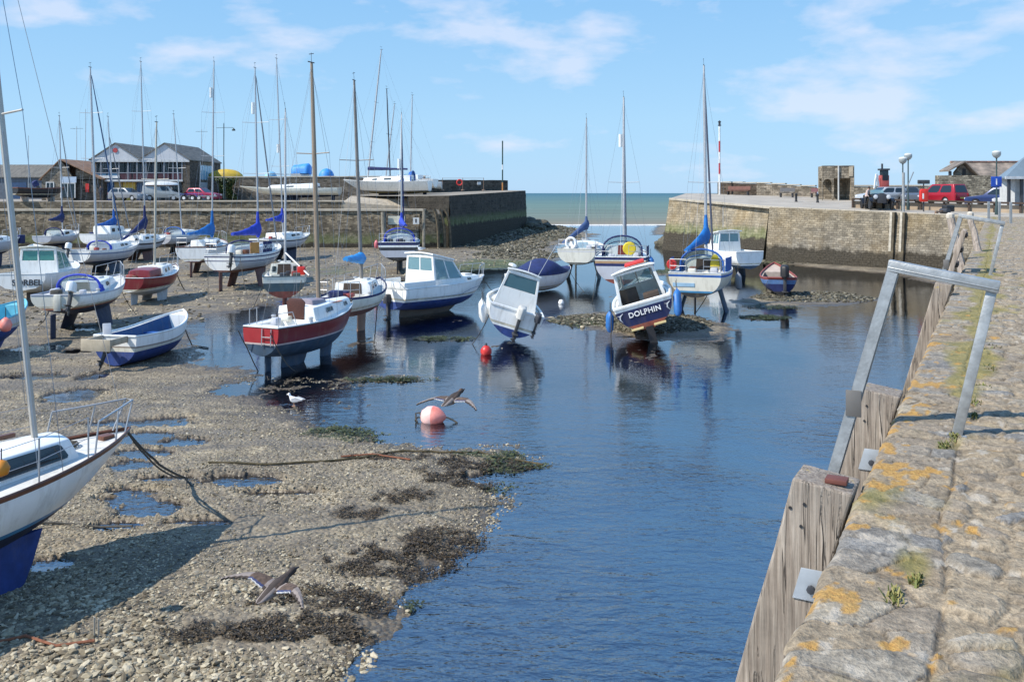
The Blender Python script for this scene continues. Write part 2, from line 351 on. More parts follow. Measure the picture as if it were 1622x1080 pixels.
# --- water
m, nt, b = newmat('harbour_water'); tc = nt.nodes.new('ShaderNodeTexCoord'); P = tc.outputs['Object']
out = nt.nodes['Material Output']; nt.nodes.remove(b)
rot = nt.nodes.new('ShaderNodeMapping'); rot.inputs['Rotation'].default_value = (0, 0, R(28)); rot.inputs['Scale'].default_value = (1, 2.0, 1); nt.links.new(P, rot.inputs[0])
w1 = noise_tex(nt, rot.outputs[0], 1.1, 3, .5, .6); w2 = noise_tex(nt, rot.outputs[0], 3.2, 3, .55, .4); w3 = noise_tex(nt, rot.outputs[0], 9.0, 2, .5)
calm = ramp(nt, noise_tex(nt, P, .16, 3, .5, .5), [(.38, .25), (.62, 1.0)])
sy_ = nt.nodes.new('ShaderNodeSeparateXYZ'); nt.links.new(P, sy_.inputs[0])
ripplefade = ramp(nt, mth(nt, 'DIVIDE', sy_.outputs[1], 60.0), [(.15, 1.25), (.25, .7), (.40, .16), (1.0, .06)])      # ripples flattened farther out, keeping the far reflection bright
calm = mth(nt, 'MULTIPLY', calm, ripplefade)
hh = mth(nt, 'MULTIPLY', mth(nt, 'ADD', mth(nt, 'ADD', mth(nt, 'MULTIPLY', w1, 1.0), mth(nt, 'MULTIPLY', w2, .55)), mth(nt, 'MULTIPLY', w3, .16)), calm)
bp = nt.nodes.new('ShaderNodeBump'); bp.inputs['Strength'].default_value = .5; bp.inputs['Distance'].default_value = .19; nt.links.new(hh, bp.inputs['Height'])
fr = nt.nodes.new('ShaderNodeFresnel'); fr.inputs[0].default_value = 3.4; nt.links.new(bp.outputs[0], fr.inputs['Normal'])
gl = nt.nodes.new('ShaderNodeBsdfGlossy'); gl.inputs['Roughness'].default_value = .03; gl.inputs['Color'].default_value = (.92, .95, 1, 1); nt.links.new(bp.outputs[0], gl.inputs['Normal'])
tr = nt.nodes.new('ShaderNodeBsdfTransparent'); tr.inputs[0].default_value = (.66, .78, .88, 1)
mx = nt.nodes.new('ShaderNodeMixShader'); nt.links.new(fr.outputs[0], mx.inputs[0]); nt.links.new(tr.outputs[0], mx.inputs[1]); nt.links.new(gl.outputs[0], mx.inputs[2])
nt.links.new(mx.outputs[0], out.inputs[0])
WATER = m
tag(MB().add([(-110, 1, 0), (120, 1, 0), (120, 150, 0), (-110, 150, 0)], [(0, 1, 2, 3)]).build('harbour_water', m, smooth=0), kind='structure')
# --- open sea
m, nt, b = newmat('open_sea'); tc = nt.nodes.new('ShaderNodeTexCoord'); P = tc.outputs['Object']
zz = nt.nodes.new('ShaderNodeSeparateXYZ'); nt.links.new(P, zz.inputs[0])
# silt stirred up near the beach, clear deep water far out
inv = mth(nt, 'DIVIDE', 150.0, zz.outputs[1])
inv = mth(nt, 'ADD', inv, mth(nt, 'MULTIPLY', mth(nt, 'SUBTRACT', noise_tex(nt, scalev(nt, P, (.004, .016, 1)), 1, 3), .5), .25))
c = ramp(nt, inv, [(.03, (.07, .155, .205)), (.10, (.09, .175, .205)), (.36, (.13, .20, .19)), (.75, (.16, .195, .175)), (.98, (.205, .185, .155))])
st_ = noise_tex(nt, scalev(nt, P, (.012, .11, 1)), 1, 5, .65, .2); c = mixc(nt, 1.0, c, ramp(nt, st_, [(.3, .80), (.7, 1.18)]), 'MULTIPLY')
wc = noise_tex(nt, scalev(nt, P, (.06, .05, 1)), 1, 6, .7, .3)
c = mixc(nt, ramp(nt, wc, [(.665, 0.0), (.70, .5)]), c, (.7, .72, .72))
df = nt.nodes.new('ShaderNodeBsdfDiffuse'); nt.links.new(c, df.inputs[0]); nt.nodes.remove(b); nt.links.new(df.outputs[0], nt.nodes['Material Output'].inputs[0])
tag(MB().add([(-40000, 150, -.01), (40000, 150, -.01), (40000, 40000, -.01), (-40000, 40000, -.01)], [(0, 1, 2, 3)]).build('sea', m, smooth=0), kind='structure')
# surf line on the beach
mb = MB(); rings = []
for i in range(120):
    X = -6+i*.42; w_ = .12+.45*float(vnoise(np.array([X*.35]), np.array([2.0]), 5)[0]); y0 = 151.5+2.2*float(vnoise(np.array([X*.12]), np.array([7.0]), 6)[0])
    rings.append([(X, y0-w_, .015), (X, y0, .12), (X, y0+w_*2.4, .015)])
mb.loft(rings, 0, False, False)
tag(mb.build('surf', mat('foam', (.78, .78, .76), .8, var=.15, scale=1.2)), kind='structure')
# wet sand flat just inside the surf, seen through the entrance
# ---------------------------------------------------------------- loose stones
ICO_V = []; t_ = (1+5**.5)/2
for a in (-1, 1):
    for c_ in (-t_, t_): ICO_V += [(0, a, c_), (a, c_, 0), (c_, 0, a)]
bm = bmesh.new(); bmesh.ops.create_icosphere(bm, subdivisions=1, radius=1); bm.verts.ensure_lookup_table()
IV = np.array([v.co for v in bm.verts]); IF = np.array([[v.index for v in f.verts] for f in bm.faces]); bm.free()
def stones(name, xs, ys, zs, size, m, flat=.55, tone=None):
    n = len(xs); k = len(IV)
    ang = RNG.uniform(0, 6.283, n); sx = size*RNG.uniform(.7, 1.5, n); sy = size*RNG.uniform(.55, 1.0, n); sz = size*flat*RNG.uniform(.5, 1.1, n)
    jit = RNG.uniform(.72, 1.18, (n, k, 1)); V = IV[None]*jit
    V = V*np.stack([sx, sy, sz], -1)[:, None, :]
    tl = RNG.normal(0, .25, (n, 1)); V[:, :, 2] += V[:, :, 0]*tl
    ca, sa = np.cos(ang)[:, None], np.sin(ang)[:, None]
    X = V[:, :, 0]*ca-V[:, :, 1]*sa+xs[:, None]; Y = V[:, :, 0]*sa+V[:, :, 1]*ca+ys[:, None]; Z = V[:, :, 2]+(zs+sz*.25)[:, None]
    v = np.stack([X, Y, Z], -1).reshape(-1, 3); f = (IF[None]+(np.arange(n)*k)[:, None, None]).reshape(-1, 3)
    tn = RNG.uniform(0, 1, n) if tone is None else tone
    return npmesh(name, v, f, m, {'tone': np.repeat(tn, k)}, smooth=False)
def stonemat(name, stops, rough=.85):
    m, nt, b = newmat(name); a = nd(nt, 'ShaderNodeAttribute', attribute_name='tone'); tc = nt.nodes.new('ShaderNodeTexCoord')
    n = noise_tex(nt, tc.outputs['Object'], 22, 4, .65)
    c = ramp(nt, a.outputs['Fac'], stops); c = mixc(nt, .55, c, ramp(nt, n, [(.3, .55), (.7, 1.25)]), 'MULTIPLY')
    nt.links.new(c, b.inputs['Base Color']); b.inputs['Roughness'].default_value = rough
    bumpn(nt, b, n, .5, .01); return m
pebm = stonemat('shingle', [(0, (.07, .055, .035)), (.25, (.20, .162, .104)), (.65, (.36, .305, .205)), (1, (.53, .465, .34))])
def scatter(n, y0, y1, a0, a1, hmin=.0, pw=1.0):
    u = RNG.uniform(0, 1, n); y = y0*(y1/y0)**(u**pw); x = y*RNG.uniform(a0, a1, n)
    h = terrain(x, y); k = h > hmin; return x[k], y[k], h[k]
x, y, h = scatter(110000, 8.3, 32, -.66, .05, -.012)
we = ell(x, y, weedp); keep = (RNG.uniform(0, 1, len(x)) > we*.6) & (fbm(x*.45, y*.9, 95, 4)+.25*RNG.uniform(0, 1, len(x)) > .50+.10*sm(10, 16, y)); x, y, h = x[keep], y[keep], h[keep]
cl = fbm(x*.8, y*.8, 91, 3); sz = (.007+.010*RNG.uniform(0, 1, len(x)))+.046*RNG.uniform(0, 1, len(x))**5*(.4+1.4*cl)*np.clip((15-y)/4, .4, 1.0)
tag(stones('shingle_stones', x, y, h, sz, pebm), 'loose grey and tan beach stones strewn over the drying bank', 'shingle', kind='stuff')
x, y, h = scatter(9000, 34, 125, -.62, .12, .01); k = (RNG.uniform(0, 1, len(x)) < .8); x, y, h = x[k], y[k], h[k]
tag(stones('distant_shingle', x, y, h, .05+.09*RNG.uniform(0, 1, len(x))**2, pebm), 'pebbly shingle under the moored boats further off', 'shingle', kind='stuff')
# cobble heaps on the low spit and bars
xs, ys = [], []
for (px, py, rx, ry, n) in [(880, 362, 45, 6, 900), (800, 388, 70, 12, 900), (870, 375, 50, 8, 700), (1290, 472, 100, 9, 900), (1040, 515, 90, 16, 900), (930, 508, 60, 8, 400), (1080, 375, 30, 12, 300), (1250, 415, 160, 5, 400), (820, 405, 70, 8, 500)]:
    a = RNG.uniform(0, 6.283, n); r = np.sqrt(RNG.uniform(0, 1, n)); pxs = px+rx*r*np.cos(a); pys = py+ry*r*np.sin(a)
    Yv = F*EYE/(pys-HY); xs.append((pxs-CX)*Yv/F); ys.append(Yv)
x = np.concatenate(xs); y = np.concatenate(ys); h = terrain(x, y); k = h > -.03; x, y, h = x[k], y[k], h[k]
tag(stones('cobble_bar', x, y, h, .05+.0012*y+.10*RNG.uniform(0, 1, len(x))**2*(y > 70), stonemat('weedy_cobble', [(0, (.035, .032, .02)), (.4, (.085, .075, .048)), (.8, (.15, .135, .09)), (1, (.26, .235, .18))])), 'cobbles heaped on the low bars and the spit beside the channel', 'cobbles', kind='stuff')
# weed: many small fronds
wm = stonemat('bladder_wrack', [(0, (.018, .013, .007)), (.5, (.05, .034, .017)), (1, (.13, .09, .045))], .5)
gm = stonemat('green_weed', [(0, (.015, .022, .007)), (.6, (.05, .065, .02)), (1, (.11, .125, .045))], .6)
def fronds(name, L, n, m, label, size=(.02, .06), seed=61, hmin=-.03):
    xs, ys = [], []
    for e in L:
        cx, cy, rx, ry = e[:4]; X, Y = gnd(cx, cy); sx = rx*Y/F; sy = abs(gnd(cx, cy-ry)[1]-gnd(cx, cy+ry)[1])/2
        q = int(n*e[4]*min(1, sx*sy*math.pi/4)); a = RNG.uniform(0, 6.283, q); r = np.sqrt(RNG.uniform(0, 1.2, q))
        xs.append(X+sx*r*np.cos(a)); ys.append(Y+sy*r*np.sin(a))
    x = np.concatenate(xs); y = np.concatenate(ys); w_ = ell(x, y, L)
    k = (w_*1.1+(fbm(x*2.2, y*2.2, seed, 4)-.5)*2.2+(fbm(x*7.5, y*7.5, seed+9, 3)-.5)*2.4+RNG.uniform(-.3, .3, len(x)) > .55); x, y = x[k], y[k]; h = terrain(x, y); k = h > hmin; x, y, h = x[k], y[k], h[k]; n = len(x)
    a = RNG.uniform(0, 6.283, n); l = (size[0]+(size[1]-size[0])*RNG.uniform(0, 1, n)**2)*np.clip(y/16, 1, 1.6); w_ = l*RNG.uniform(.2, .45, n); up = RNG.uniform(0, .38, n)*l
    dx, dy = np.cos(a), np.sin(a); z0 = h+RNG.uniform(.005, .03, n)
    p0 = np.stack([x-dy*w_*.5, y+dx*w_*.5, z0], -1); p1 = np.stack([x+dy*w_*.5, y-dx*w_*.5, z0+.004], -1)
    p2 = np.stack([x+dx*l+dy*w_*.6, y+dy*l-dx*w_*.6, z0+up], -1); p3 = np.stack([x+dx*l-dy*w_*.6, y+dy*l+dx*w_*.6, z0+up*.7+.01], -1)
    v = np.stack([p0, p1, p2, p3], 1).reshape(-1, 3); f = np.arange(4*n).reshape(-1, 4)
    return tag(npmesh(name, v, f, m, {'tone': np.repeat(RNG.uniform(0, 1, n), 4)}, smooth=False), label, 'seaweed', kind='stuff')
fronds('brown_seaweed', weedp, 11000, wm, 'brown bladder wrack lying in patches on the near shingle')
fronds('green_seaweed', greenp, 3500, gm, 'green weed along the edges of the water and the bars', (.03, .09), 71, -.06)
# ---------------------------------------------------------------- quays and harbour walls
def wallmat(name, ctop, clow, bw=.55, bh=.22, green=None, darkz=1.0, mortar=(.16, .14, .11), ochre=0.0, contrast=.45, darkc=(.035, .03, .022)):
    if name in MATS: return MATS[name]
    m, nt, b = newmat(name); tc = nt.nodes.new('ShaderNodeTexCoord'); uv = tc.outputs['UV']
    n0 = nd(nt, 'ShaderNodeTexNoise', Scale=1.3, Detail=3); nt.links.new(uv, n0.inputs['Vector'])
    va = nt.nodes.new('ShaderNodeVectorMath'); va.operation = 'MULTIPLY_ADD'; nt.links.new(n0.outputs['Color'], va.inputs[0]); va.inputs[1].default_value = (.5, .26, 0); nt.links.new(uv, va.inputs[2])
    br = nd(nt, 'ShaderNodeTexBrick', Scale=1.0); br.inputs['Brick Width'].default_value = bw; br.inputs['Row Height'].default_value = bh
    br.inputs['Mortar Size'].default_value = .014; br.inputs['Mortar Smooth'].default_value = .6; br.offset = .5; br.inputs['Color1'].default_value = (0, 0, 0, 1); br.inputs['Color2'].default_value = (1, 1, 1, 1); br.inputs['Mortar'].default_value = (.5, .5, .5, 1)
    nt.links.new(va.outputs[0], br.inputs['Vector'])
    big = noise_tex(nt, uv, .22, 5, .65); mid = noise_tex(nt, uv, 1.4, 5, .65); fine = noise_tex(nt, uv, 7, 4, .7)
    geo = nt.nodes.new('ShaderNodeNewGeometry'); sz = nt.nodes.new('ShaderNodeSeparateXYZ'); nt.links.new(geo.outputs['Position'], sz.inputs[0])
    zn = mth(nt, 'ADD', sz.outputs[2], mth(nt, 'MULTIPLY', mth(nt, 'SUBTRACT', mid, .5), 1.1))
    c = ramp(nt, mth(nt, 'DIVIDE', zn, 6.0), [(.18, clow), (.5, ctop)])
    c = mixc(nt, 1.0, c, ramp(nt, br.outputs['Color'], [(0, 1-contrast), (1, 1+contrast)]), 'MULTIPLY')
    c = mixc(nt, 1.0, c, ramp(nt, mid, [(.3, .6), (.7, 1.3)]), 'MULTIPLY')
    c = mixc(nt, 1.0, c, ramp(nt, fine, [(.3, .75), (.7, 1.2)]), 'MULTIPLY')
    c = mixc(nt, br.outputs['Fac'], c, mortar)
    st = noise_tex(nt, scalev(nt, uv, (1.6, .16, 1)), 1.0, 4, .6)
    c = mixc(nt, ramp(nt, st, [(.5, 0.0), (.66, .5)]), c, (.10, .085, .065))
    if ochre: c = mixc(nt, mth(nt, 'MULTIPLY', ramp(nt, big, [(.45, 0.0), (.62, 1.0)]), ochre), c, (.44, .29, .10))
    if green:
        g0, g1 = green
        gz = ramp(nt, mth(nt, 'DIVIDE', zn, 6.0), [(g0/6-.03, 0.0), (g0/6, 1.0), (g1/6, .75), (g1/6+.09, 0.0)])
        c = mixc(nt, mth(nt, 'MULTIPLY', gz, .75), c, ramp(nt, mid, [(.35, (.10, .13, .035)), (.65, (.24, .25, .13))]))
    d = ramp(nt, mth(nt, 'DIVIDE', zn, 6.0), [(max(0, darkz/6-.03), 1.0), (darkz/6+.02, 0.0)])
    c = mixc(nt, mth(nt, 'MULTIPLY', d, .93), c, ramp(nt, fine, [(.3, tuple(v*.5 for v in darkc)), (.7, tuple(v*2.2 for v in darkc))]))
    nt.links.new(c, b.inputs['Base Color']); b.inputs['Roughness'].default_value = .92; b.inputs['Specular IOR Level'].default_value = .25
    h = mth(nt, 'ADD', mth(nt, 'MULTIPLY', br.outputs['Fac'], -1.0), mth(nt, 'MULTIPLY', fine, .9))
    bumpn(nt, b, h, .8, .06)
    MATS[name] = m; return m
def setuv(o, fn):
    me = o.data; uv = me.uv_layers.new(name='UVMap')
    for p in me.polygons:
        for li in p.loop_indices: uv.data[li].uv = fn(me.vertices[me.loops[li].vertex_index].co, p.normal)
def boxuv(co, n):
    if abs(n.z) > .75: return (co.x, co.y)
    t = Vector((-n.y, n.x)); t = t.normalized() if t.length > 1e-4 else Vector((1, 0))
    return (co.x*t.x+co.y*t.y, co.z)
def wallstrip(name, top, m, parent, batter=.15, zb=-.6, side=1, seg=1.0, rows=8, wob=.05, split=None):
    """battered retaining wall under the top polyline; side=+1 pushes the foot to the left of travel"""
    P = [Vector(p) for p in top]; pts = []; L = 0; Ls = []; cut = 1e9
    nrm = []
    for i in range(len(P)):
        d = (P[min(i+1, len(P)-1)]-P[max(i-1, 0)]).xy.normalized(); nrm.append(Vector((-d.y, d.x, 0))*side)
    for i in range(len(P)-1):
        k = max(1, int((P[i+1]-P[i]).length/seg))
        if split and i == split: cut = len(pts)
        for j in range(k+(1 if i == len(P)-2 else 0)):
            t = j/k; pts.append((P[i].lerp(P[i+1], t), nrm[i].lerp(nrm[i+1], t)))
    vs, uvs = [], []
    for i, (p, n) in enumerate(pts):
        if i: L += (p-pts[i-1][0]).length
        for r in range(rows+1):
            z = p.z+(zb-p.z)*r/rows
            w_ = wob*(random.random()-.5)*(0 if r == 0 else 1)
            q = p+n*(batter*(p.z-z)+w_); vs.append((q.x, q.y, z)); uvs.append((L, z))
    fs = [(i*(rows+1)+r, (i+1)*(rows+1)+r, (i+1)*(rows+1)+r+1, i*(rows+1)+r+1) for i in range(len(pts)-1) for r in range(rows)]
    wm_ = MB().add(vs, fs); wm_.m = [1 if i >= cut else 0 for i in range(len(pts)-1) for r in range(rows)]; o = wm_.build(name, m, parent, smooth=.9)
    me = o.data; u = me.uv_layers.new(name='UVMap')
    for lp in me.loops: u.data[lp.index].uv = uvs[lp.vertex_index]
    return o
# --- near quay -------------------------------------------------
QP = np.array([1.80, 4.63]); QD = np.array([.4818, .8763]); QN = np.array([-.8763, .4818]); QZ = 3.90
def q3(s, p, z=QZ):                   # s along the edge, p inland from the edge
    v = QP+QD*s-QN*p; return Vector((v[0], v[1], z))
def worley(u, v, seed):
    ui = np.floor(u).astype(np.int64); vi = np.floor(v).astype(np.int64)
    f1 = np.full(u.shape, 9.); f2 = np.full(u.shape, 9.); idd = np.zeros(u.shape)
    def h(a, b, k):
        n = (a*374761393+b*668265263+(seed+k)*974634721) & 0x7fffffff
        n = ((n ^ (n >> 13))*1274126177) & 0x7fffffff; return ((n ^ (n >> 16)) & 0xffff)/65535.
    for a in (-1, 0, 1):
        for b_ in (-1, 0, 1):
            cu = ui+a; cv = vi+b_; pu = cu+.12+.76*h(cu, cv, 0); pv = cv+.12+.76*h(cu, cv, 1)
            d = np.hypot(u-pu, v-pv); i_ = h(cu, cv, 2)
            nw = d < f1; f2 = np.where(nw, f1, np.minimum(f2, d)); idd = np.where(nw, i_, idd); f1 = np.where(nw, d, f1)
    return f1, f2, idd
quay = thing('stone_quay', 'foreground stone quay paved with worn cobbles and lichen covered edge slabs', 'quay', (float(QP[0]), float(QP[1]), 0))
def q_local(o): o.location = (-quay.location.x, -quay.location.y, 0); return o
S = np.exp(np.linspace(math.log(1.3), math.log(59.8), 1000)); S = (S-4.63)/.8763
Pp = np.concatenate([np.linspace(0, 2.6, 250), np.linspace(2.62, 3.4, 25)])
SS, PP = np.meshgrid(S, Pp, indexing='ij')
wu = SS/.16+(fbm(SS*2.2, PP*2.2, 5, 2)-.5)*1.3; wv = PP/.24+(fbm(SS*2.2, PP*2.2, 8, 2)-.5)*1.3
f1, f2, idc = worley(wu, wv, 3)
g = f2-f1
on = sm(.16, .22, idc); cob = sm(.10, .26, g)*on
ht = cob*(.010+.014*idc)+.012*(fbm(SS*8, PP*3, 20, 3)-.5)
# edge slabs
jl = .43+.05*(fbm(SS*.9, SS*0+3, 12, 2)-.5)*2
su = SS/.20+(fbm(SS*1.1, PP*1.4, 14, 2)-.5)*1.4; sf1, sf2, sid = worley(su, PP/.40+.15+SS*0, 17)
slab = sm(.005, .05, sf2-sf1)
hs = slab*.010+(sid-.5)*.012+.022*(fbm(SS*9, PP*2.2, 19, 4)-.5)
isl_ = (PP < jl); jt = sm(0, .014, np.abs(PP-jl))
ht = np.where(isl_, hs, ht)-.012*(1-jt)
ht = ht+.012*(fbm(SS*6, PP*6, 23, 3)-.5)+.02*(fbm(SS*.6, PP*.9, 29, 3)-.5)+.009*(fbm(SS*28, PP*28, 33, 2)-.5)
edge_in = .022*(sid-.5)+.022*(fbm(SS*2.2, SS*0+1.5, 37, 3)-.5)+.018*(fbm(SS*9, SS*0+2.5, 38, 2)-.5)
ht = ht-.03*np.clip(1-PP/.045, 0, 1)**2
ZZ = QZ+ht+.0*SS
Pj = PP+edge_in*np.clip(1-PP/.35, 0, 1)
Xq = QP[0]+QD[0]*SS-QN[0]*Pj; Yq = QP[1]+QD[1]*SS-QN[1]*Pj
lich = fbm(SS*4.6, PP*6.5, 43, 4)+.25*np.clip(1-PP/.7, 0, 1)*np.clip(1.8-SS/5, 0, 1)-.12*np.clip(PP-.6, 0, 1); lich = sm(.825, .88, lich+(fbm(SS*14, PP*20, 47, 3)-.5)*.45)
wl = sm(.735, .79, fbm(SS*7, PP*9, 53, 3)*.75+fbm(SS*20, PP*28, 57, 2)*.35)
moss = sm(.5, .75, fbm(SS*1.5, PP*3, 59, 4)+.42*np.exp(-((PP-.42)/.16)**2)*sm(1, 3, SS)-.12)
m, nt, b = newmat('worn_cobbles'); tc = nt.nodes.new('ShaderNodeTexCoord'); P = tc.outputs['Object']
A = lambda n_: nd(nt, 'ShaderNodeAttribute', attribute_name=n_).outputs['Fac']
n1_ = noise_tex(nt, P, 9, 6, .7); n2_ = noise_tex(nt, P, 45, 4, .7); n3_ = noise_tex(nt, P, 1.6, 3, .5)
c = ramp(nt, A('sid'), [(0, (.21, .16, .11)), (.22, (.31, .245, .165)), (.45, (.255, .21, .16)), (.62, (.34, .27, .185)), (.85, (.215, .205, .19)), (1, (.37, .31, .225))])
c = mixc(nt, A('mort'), (.335, .265, .18), c)
c = mixc(nt, 1.0, c, ramp(nt, n1_, [(.3, .55), (.7, 1.38)]), 'MULTIPLY'); c = mixc(nt, 1.0, c, ramp(nt, n2_, [(.3, .62), (.7, 1.35)]), 'MULTIPLY')
c = mixc(nt, A('crev'), c, (.06, .05, .038))
c = mixc(nt, mth(nt, 'MULTIPLY', A('wl'), .75), c, (.45, .40, .33))
c = mixc(nt, mth(nt, 'MULTIPLY', A('moss'), .8), c, ramp(nt, n1_, [(.35, (.16, .15, .045)), (.65, (.30, .24, .07))]))
c = mixc(nt, mth(nt, 'MULTIPLY', A('lich'), .9), c, ramp(nt, n2_, [(.3, (.33, .17, .05)), (.7, (.52, .32, .09))]))
nt.links.new(c, b.inputs['Base Color']); b.inputs['Roughness'].default_value = .9; b.inputs['Specular IOR Level'].default_value = .3
bumpn(nt, b, mth(nt, 'ADD', n1_, mth(nt, 'MULTIPLY', n2_, .5)), .9, .03)
crev = np.clip(1-sm(.0, .05, np.where(isl_, (sf2-sf1)*1.0, np.abs(g-.10)*.9+(1-on))), 0, 1)*(RNG.uniform(.4, 1, SS.shape))
crev = np.maximum(crev*np.where(isl_, .9, .8), (1-jt)*.8*(fbm(SS*3, PP*3, 77, 2) > .45))
pav = gridmesh('paving', Xq-QP[0], Yq-QP[1], ZZ, m, {'sid': np.where(isl_, sid, idc), 'mort': np.where(isl_, .75+.25*sid, sm(.10, .17, g)*on), 'crev': crev, 'lich': lich, 'wl': wl, 'moss': moss})
pav.parent = quay
nearwall = wallmat('near_quay_stone', (.25, .21, .16), (.16, .14, .11), .6, .25, None, .6)
ws = wallstrip('quay_wall', [q3(s, .045, QZ-.045) for s in np.linspace(-9, 63.2, 60)], nearwall, quay, .27, -.7, 1, 1.2, 8, .04); q_local(ws)
back = MB().add([q3(-9, 3.38, QZ-.02), q3(63.2, 3.38, QZ-.02), q3(63.2, 40, QZ-.02), q3(-9, 40, QZ-.02)], [(0, 1, 2, 3)])
pave2 = mat('quay_roadway', (.30, .265, .22), .9, var=.25, scale=1.2, bump=.4, bscale=12)
q_local(back.build('roadway', pave2, quay))
# tufts growing in the joint
tuft = [(-1.15, .30, .10, 70), (-.95, .36, .08, 60), (1.25, .36, .10, 70), (1.5, .40, .12, 90), (1.78, .42, .10, 60), (2.2, .5, .12, 50), (2.65, .5, .12, 40), (3.3, .55, .15, 40), (4.2, .6, .2, 30), (5.4, .6, .25, 30)]
vs = []
for (s, p, r, n) in tuft:
    for i in range(n):
        a = random.uniform(0, 6.28); rr = r*random.random(); ss = s+rr*math.cos(a); pp = p+.35*rr*math.sin(a)
        q = q3(ss, pp, QZ+.005); h = random.uniform(.008, .032); a = random.uniform(0, 6.28); dx, dy = math.cos(a), math.sin(a); ww = random.uniform(.003, .007); ln = h*random.uniform(.2, 1.2)
        vs += [(q.x-dy*ww, q.y+dx*ww, q.z), (q.x+dy*ww, q.y-dx*ww, q.z), (q.x+dx*ln+dy*ww*.5, q.y+dy*ln-dx*ww*.5, q.z+h), (q.x+dx*ln-dy*ww*.6, q.y+dy*ln+dx*ww*.6, q.z+h*.9)]
v = np.array(vs); n_ = len(v)//4
gm2 = stonemat('quay_weeds', [(0, (.05, .07, .015)), (.5, (.13, .15, .035)), (1, (.26, .22, .07))], .7)
tag(npmesh('quay_weeds', v, np.arange(4*n_).reshape(-1, 4), gm2, {'tone': np.repeat(RNG.uniform(0, 1, n_), 4)}, smooth=False), 'little green weeds growing in the joint of the cobbled quay', 'weeds', kind='stuff')
# --- timber fender posts against the near wall
def split_timber():
    if 'split_timber' in MATS: return MATS['split_timber']
    m, nt, b = newmat('split_timber'); tc = nt.nodes.new('ShaderNodeTexCoord'); P = tc.outputs['Object']
    g = noise_tex(nt, scalev(nt, P, (11, 11, .5)), 3.0, 6, .65, .3); g2 = noise_tex(nt, scalev(nt, P, (30, 30, .8)), 2.0, 4, .6); b3 = noise_tex(nt, P, 3.0, 5, .65); ck = noise_tex(nt, scalev(nt, P, (14, 14, .55)), 1.3, 3, .5, .6)
    c = ramp(nt, g, [(.25, (.13, .10, .078)), (.45, (.27, .22, .175)), (.75, (.40, .345, .285))]); c = mixc(nt, 1.0, c, ramp(nt, g2, [(.3, .68), (.7, 1.25)]), 'MULTIPLY'); c = mixc(nt, 1.0, c, ramp(nt, b3, [(.3, .7), (.65, 1.15)]), 'MULTIPLY')
    cr = ramp(nt, ck, [(.485, 0.0), (.497, 1.0), (.503, 1.0), (.515, 0.0)]); cr = mth(nt, 'MULTIPLY', cr, ramp(nt, b3, [(.42, 0.0), (.55, 1.0)])); c = mixc(nt, mth(nt, 'MULTIPLY', cr, .9), c, (.03, .024, .02))
    geo = nt.nodes.new('ShaderNodeNewGeometry'); sz = nt.nodes.new('ShaderNodeSeparateXYZ'); nt.links.new(geo.outputs['Position'], sz.inputs[0])
    zt_ = mth(nt, 'ADD', sz.outputs[2], mth(nt, 'MULTIPLY', mth(nt, 'SUBTRACT', b3, .5), 1.4)); al = ramp(nt, mth(nt, 'DIVIDE', zt_, 4.0), [(.30, .75), (.62, 0.0)]); c = mixc(nt, al, c, (.075, .08, .035))
    li = ramp(nt, noise_tex(nt, P, 9, 4, .6), [(.60, 0.0), (.66, .8)]); li = mth(nt, 'MULTIPLY', li, ramp(nt, mth(nt, 'DIVIDE', sz.outputs[2], 4.0), [(.955, 0.0), (.985, 1.0)])); c = mixc(nt, li, c, (.42, .30, .07))
    nt.links.new(c, b.inputs['Base Color']); b.inputs['Roughness'].default_value = .88
    bumpn(nt, b, mth(nt, 'SUBTRACT', mth(nt, 'ADD', g, mth(nt, 'MULTIPLY', g2, .5)), mth(nt, 'MULTIPLY', cr, 1.5)), .8, .012); MATS['split_timber'] = m; return m
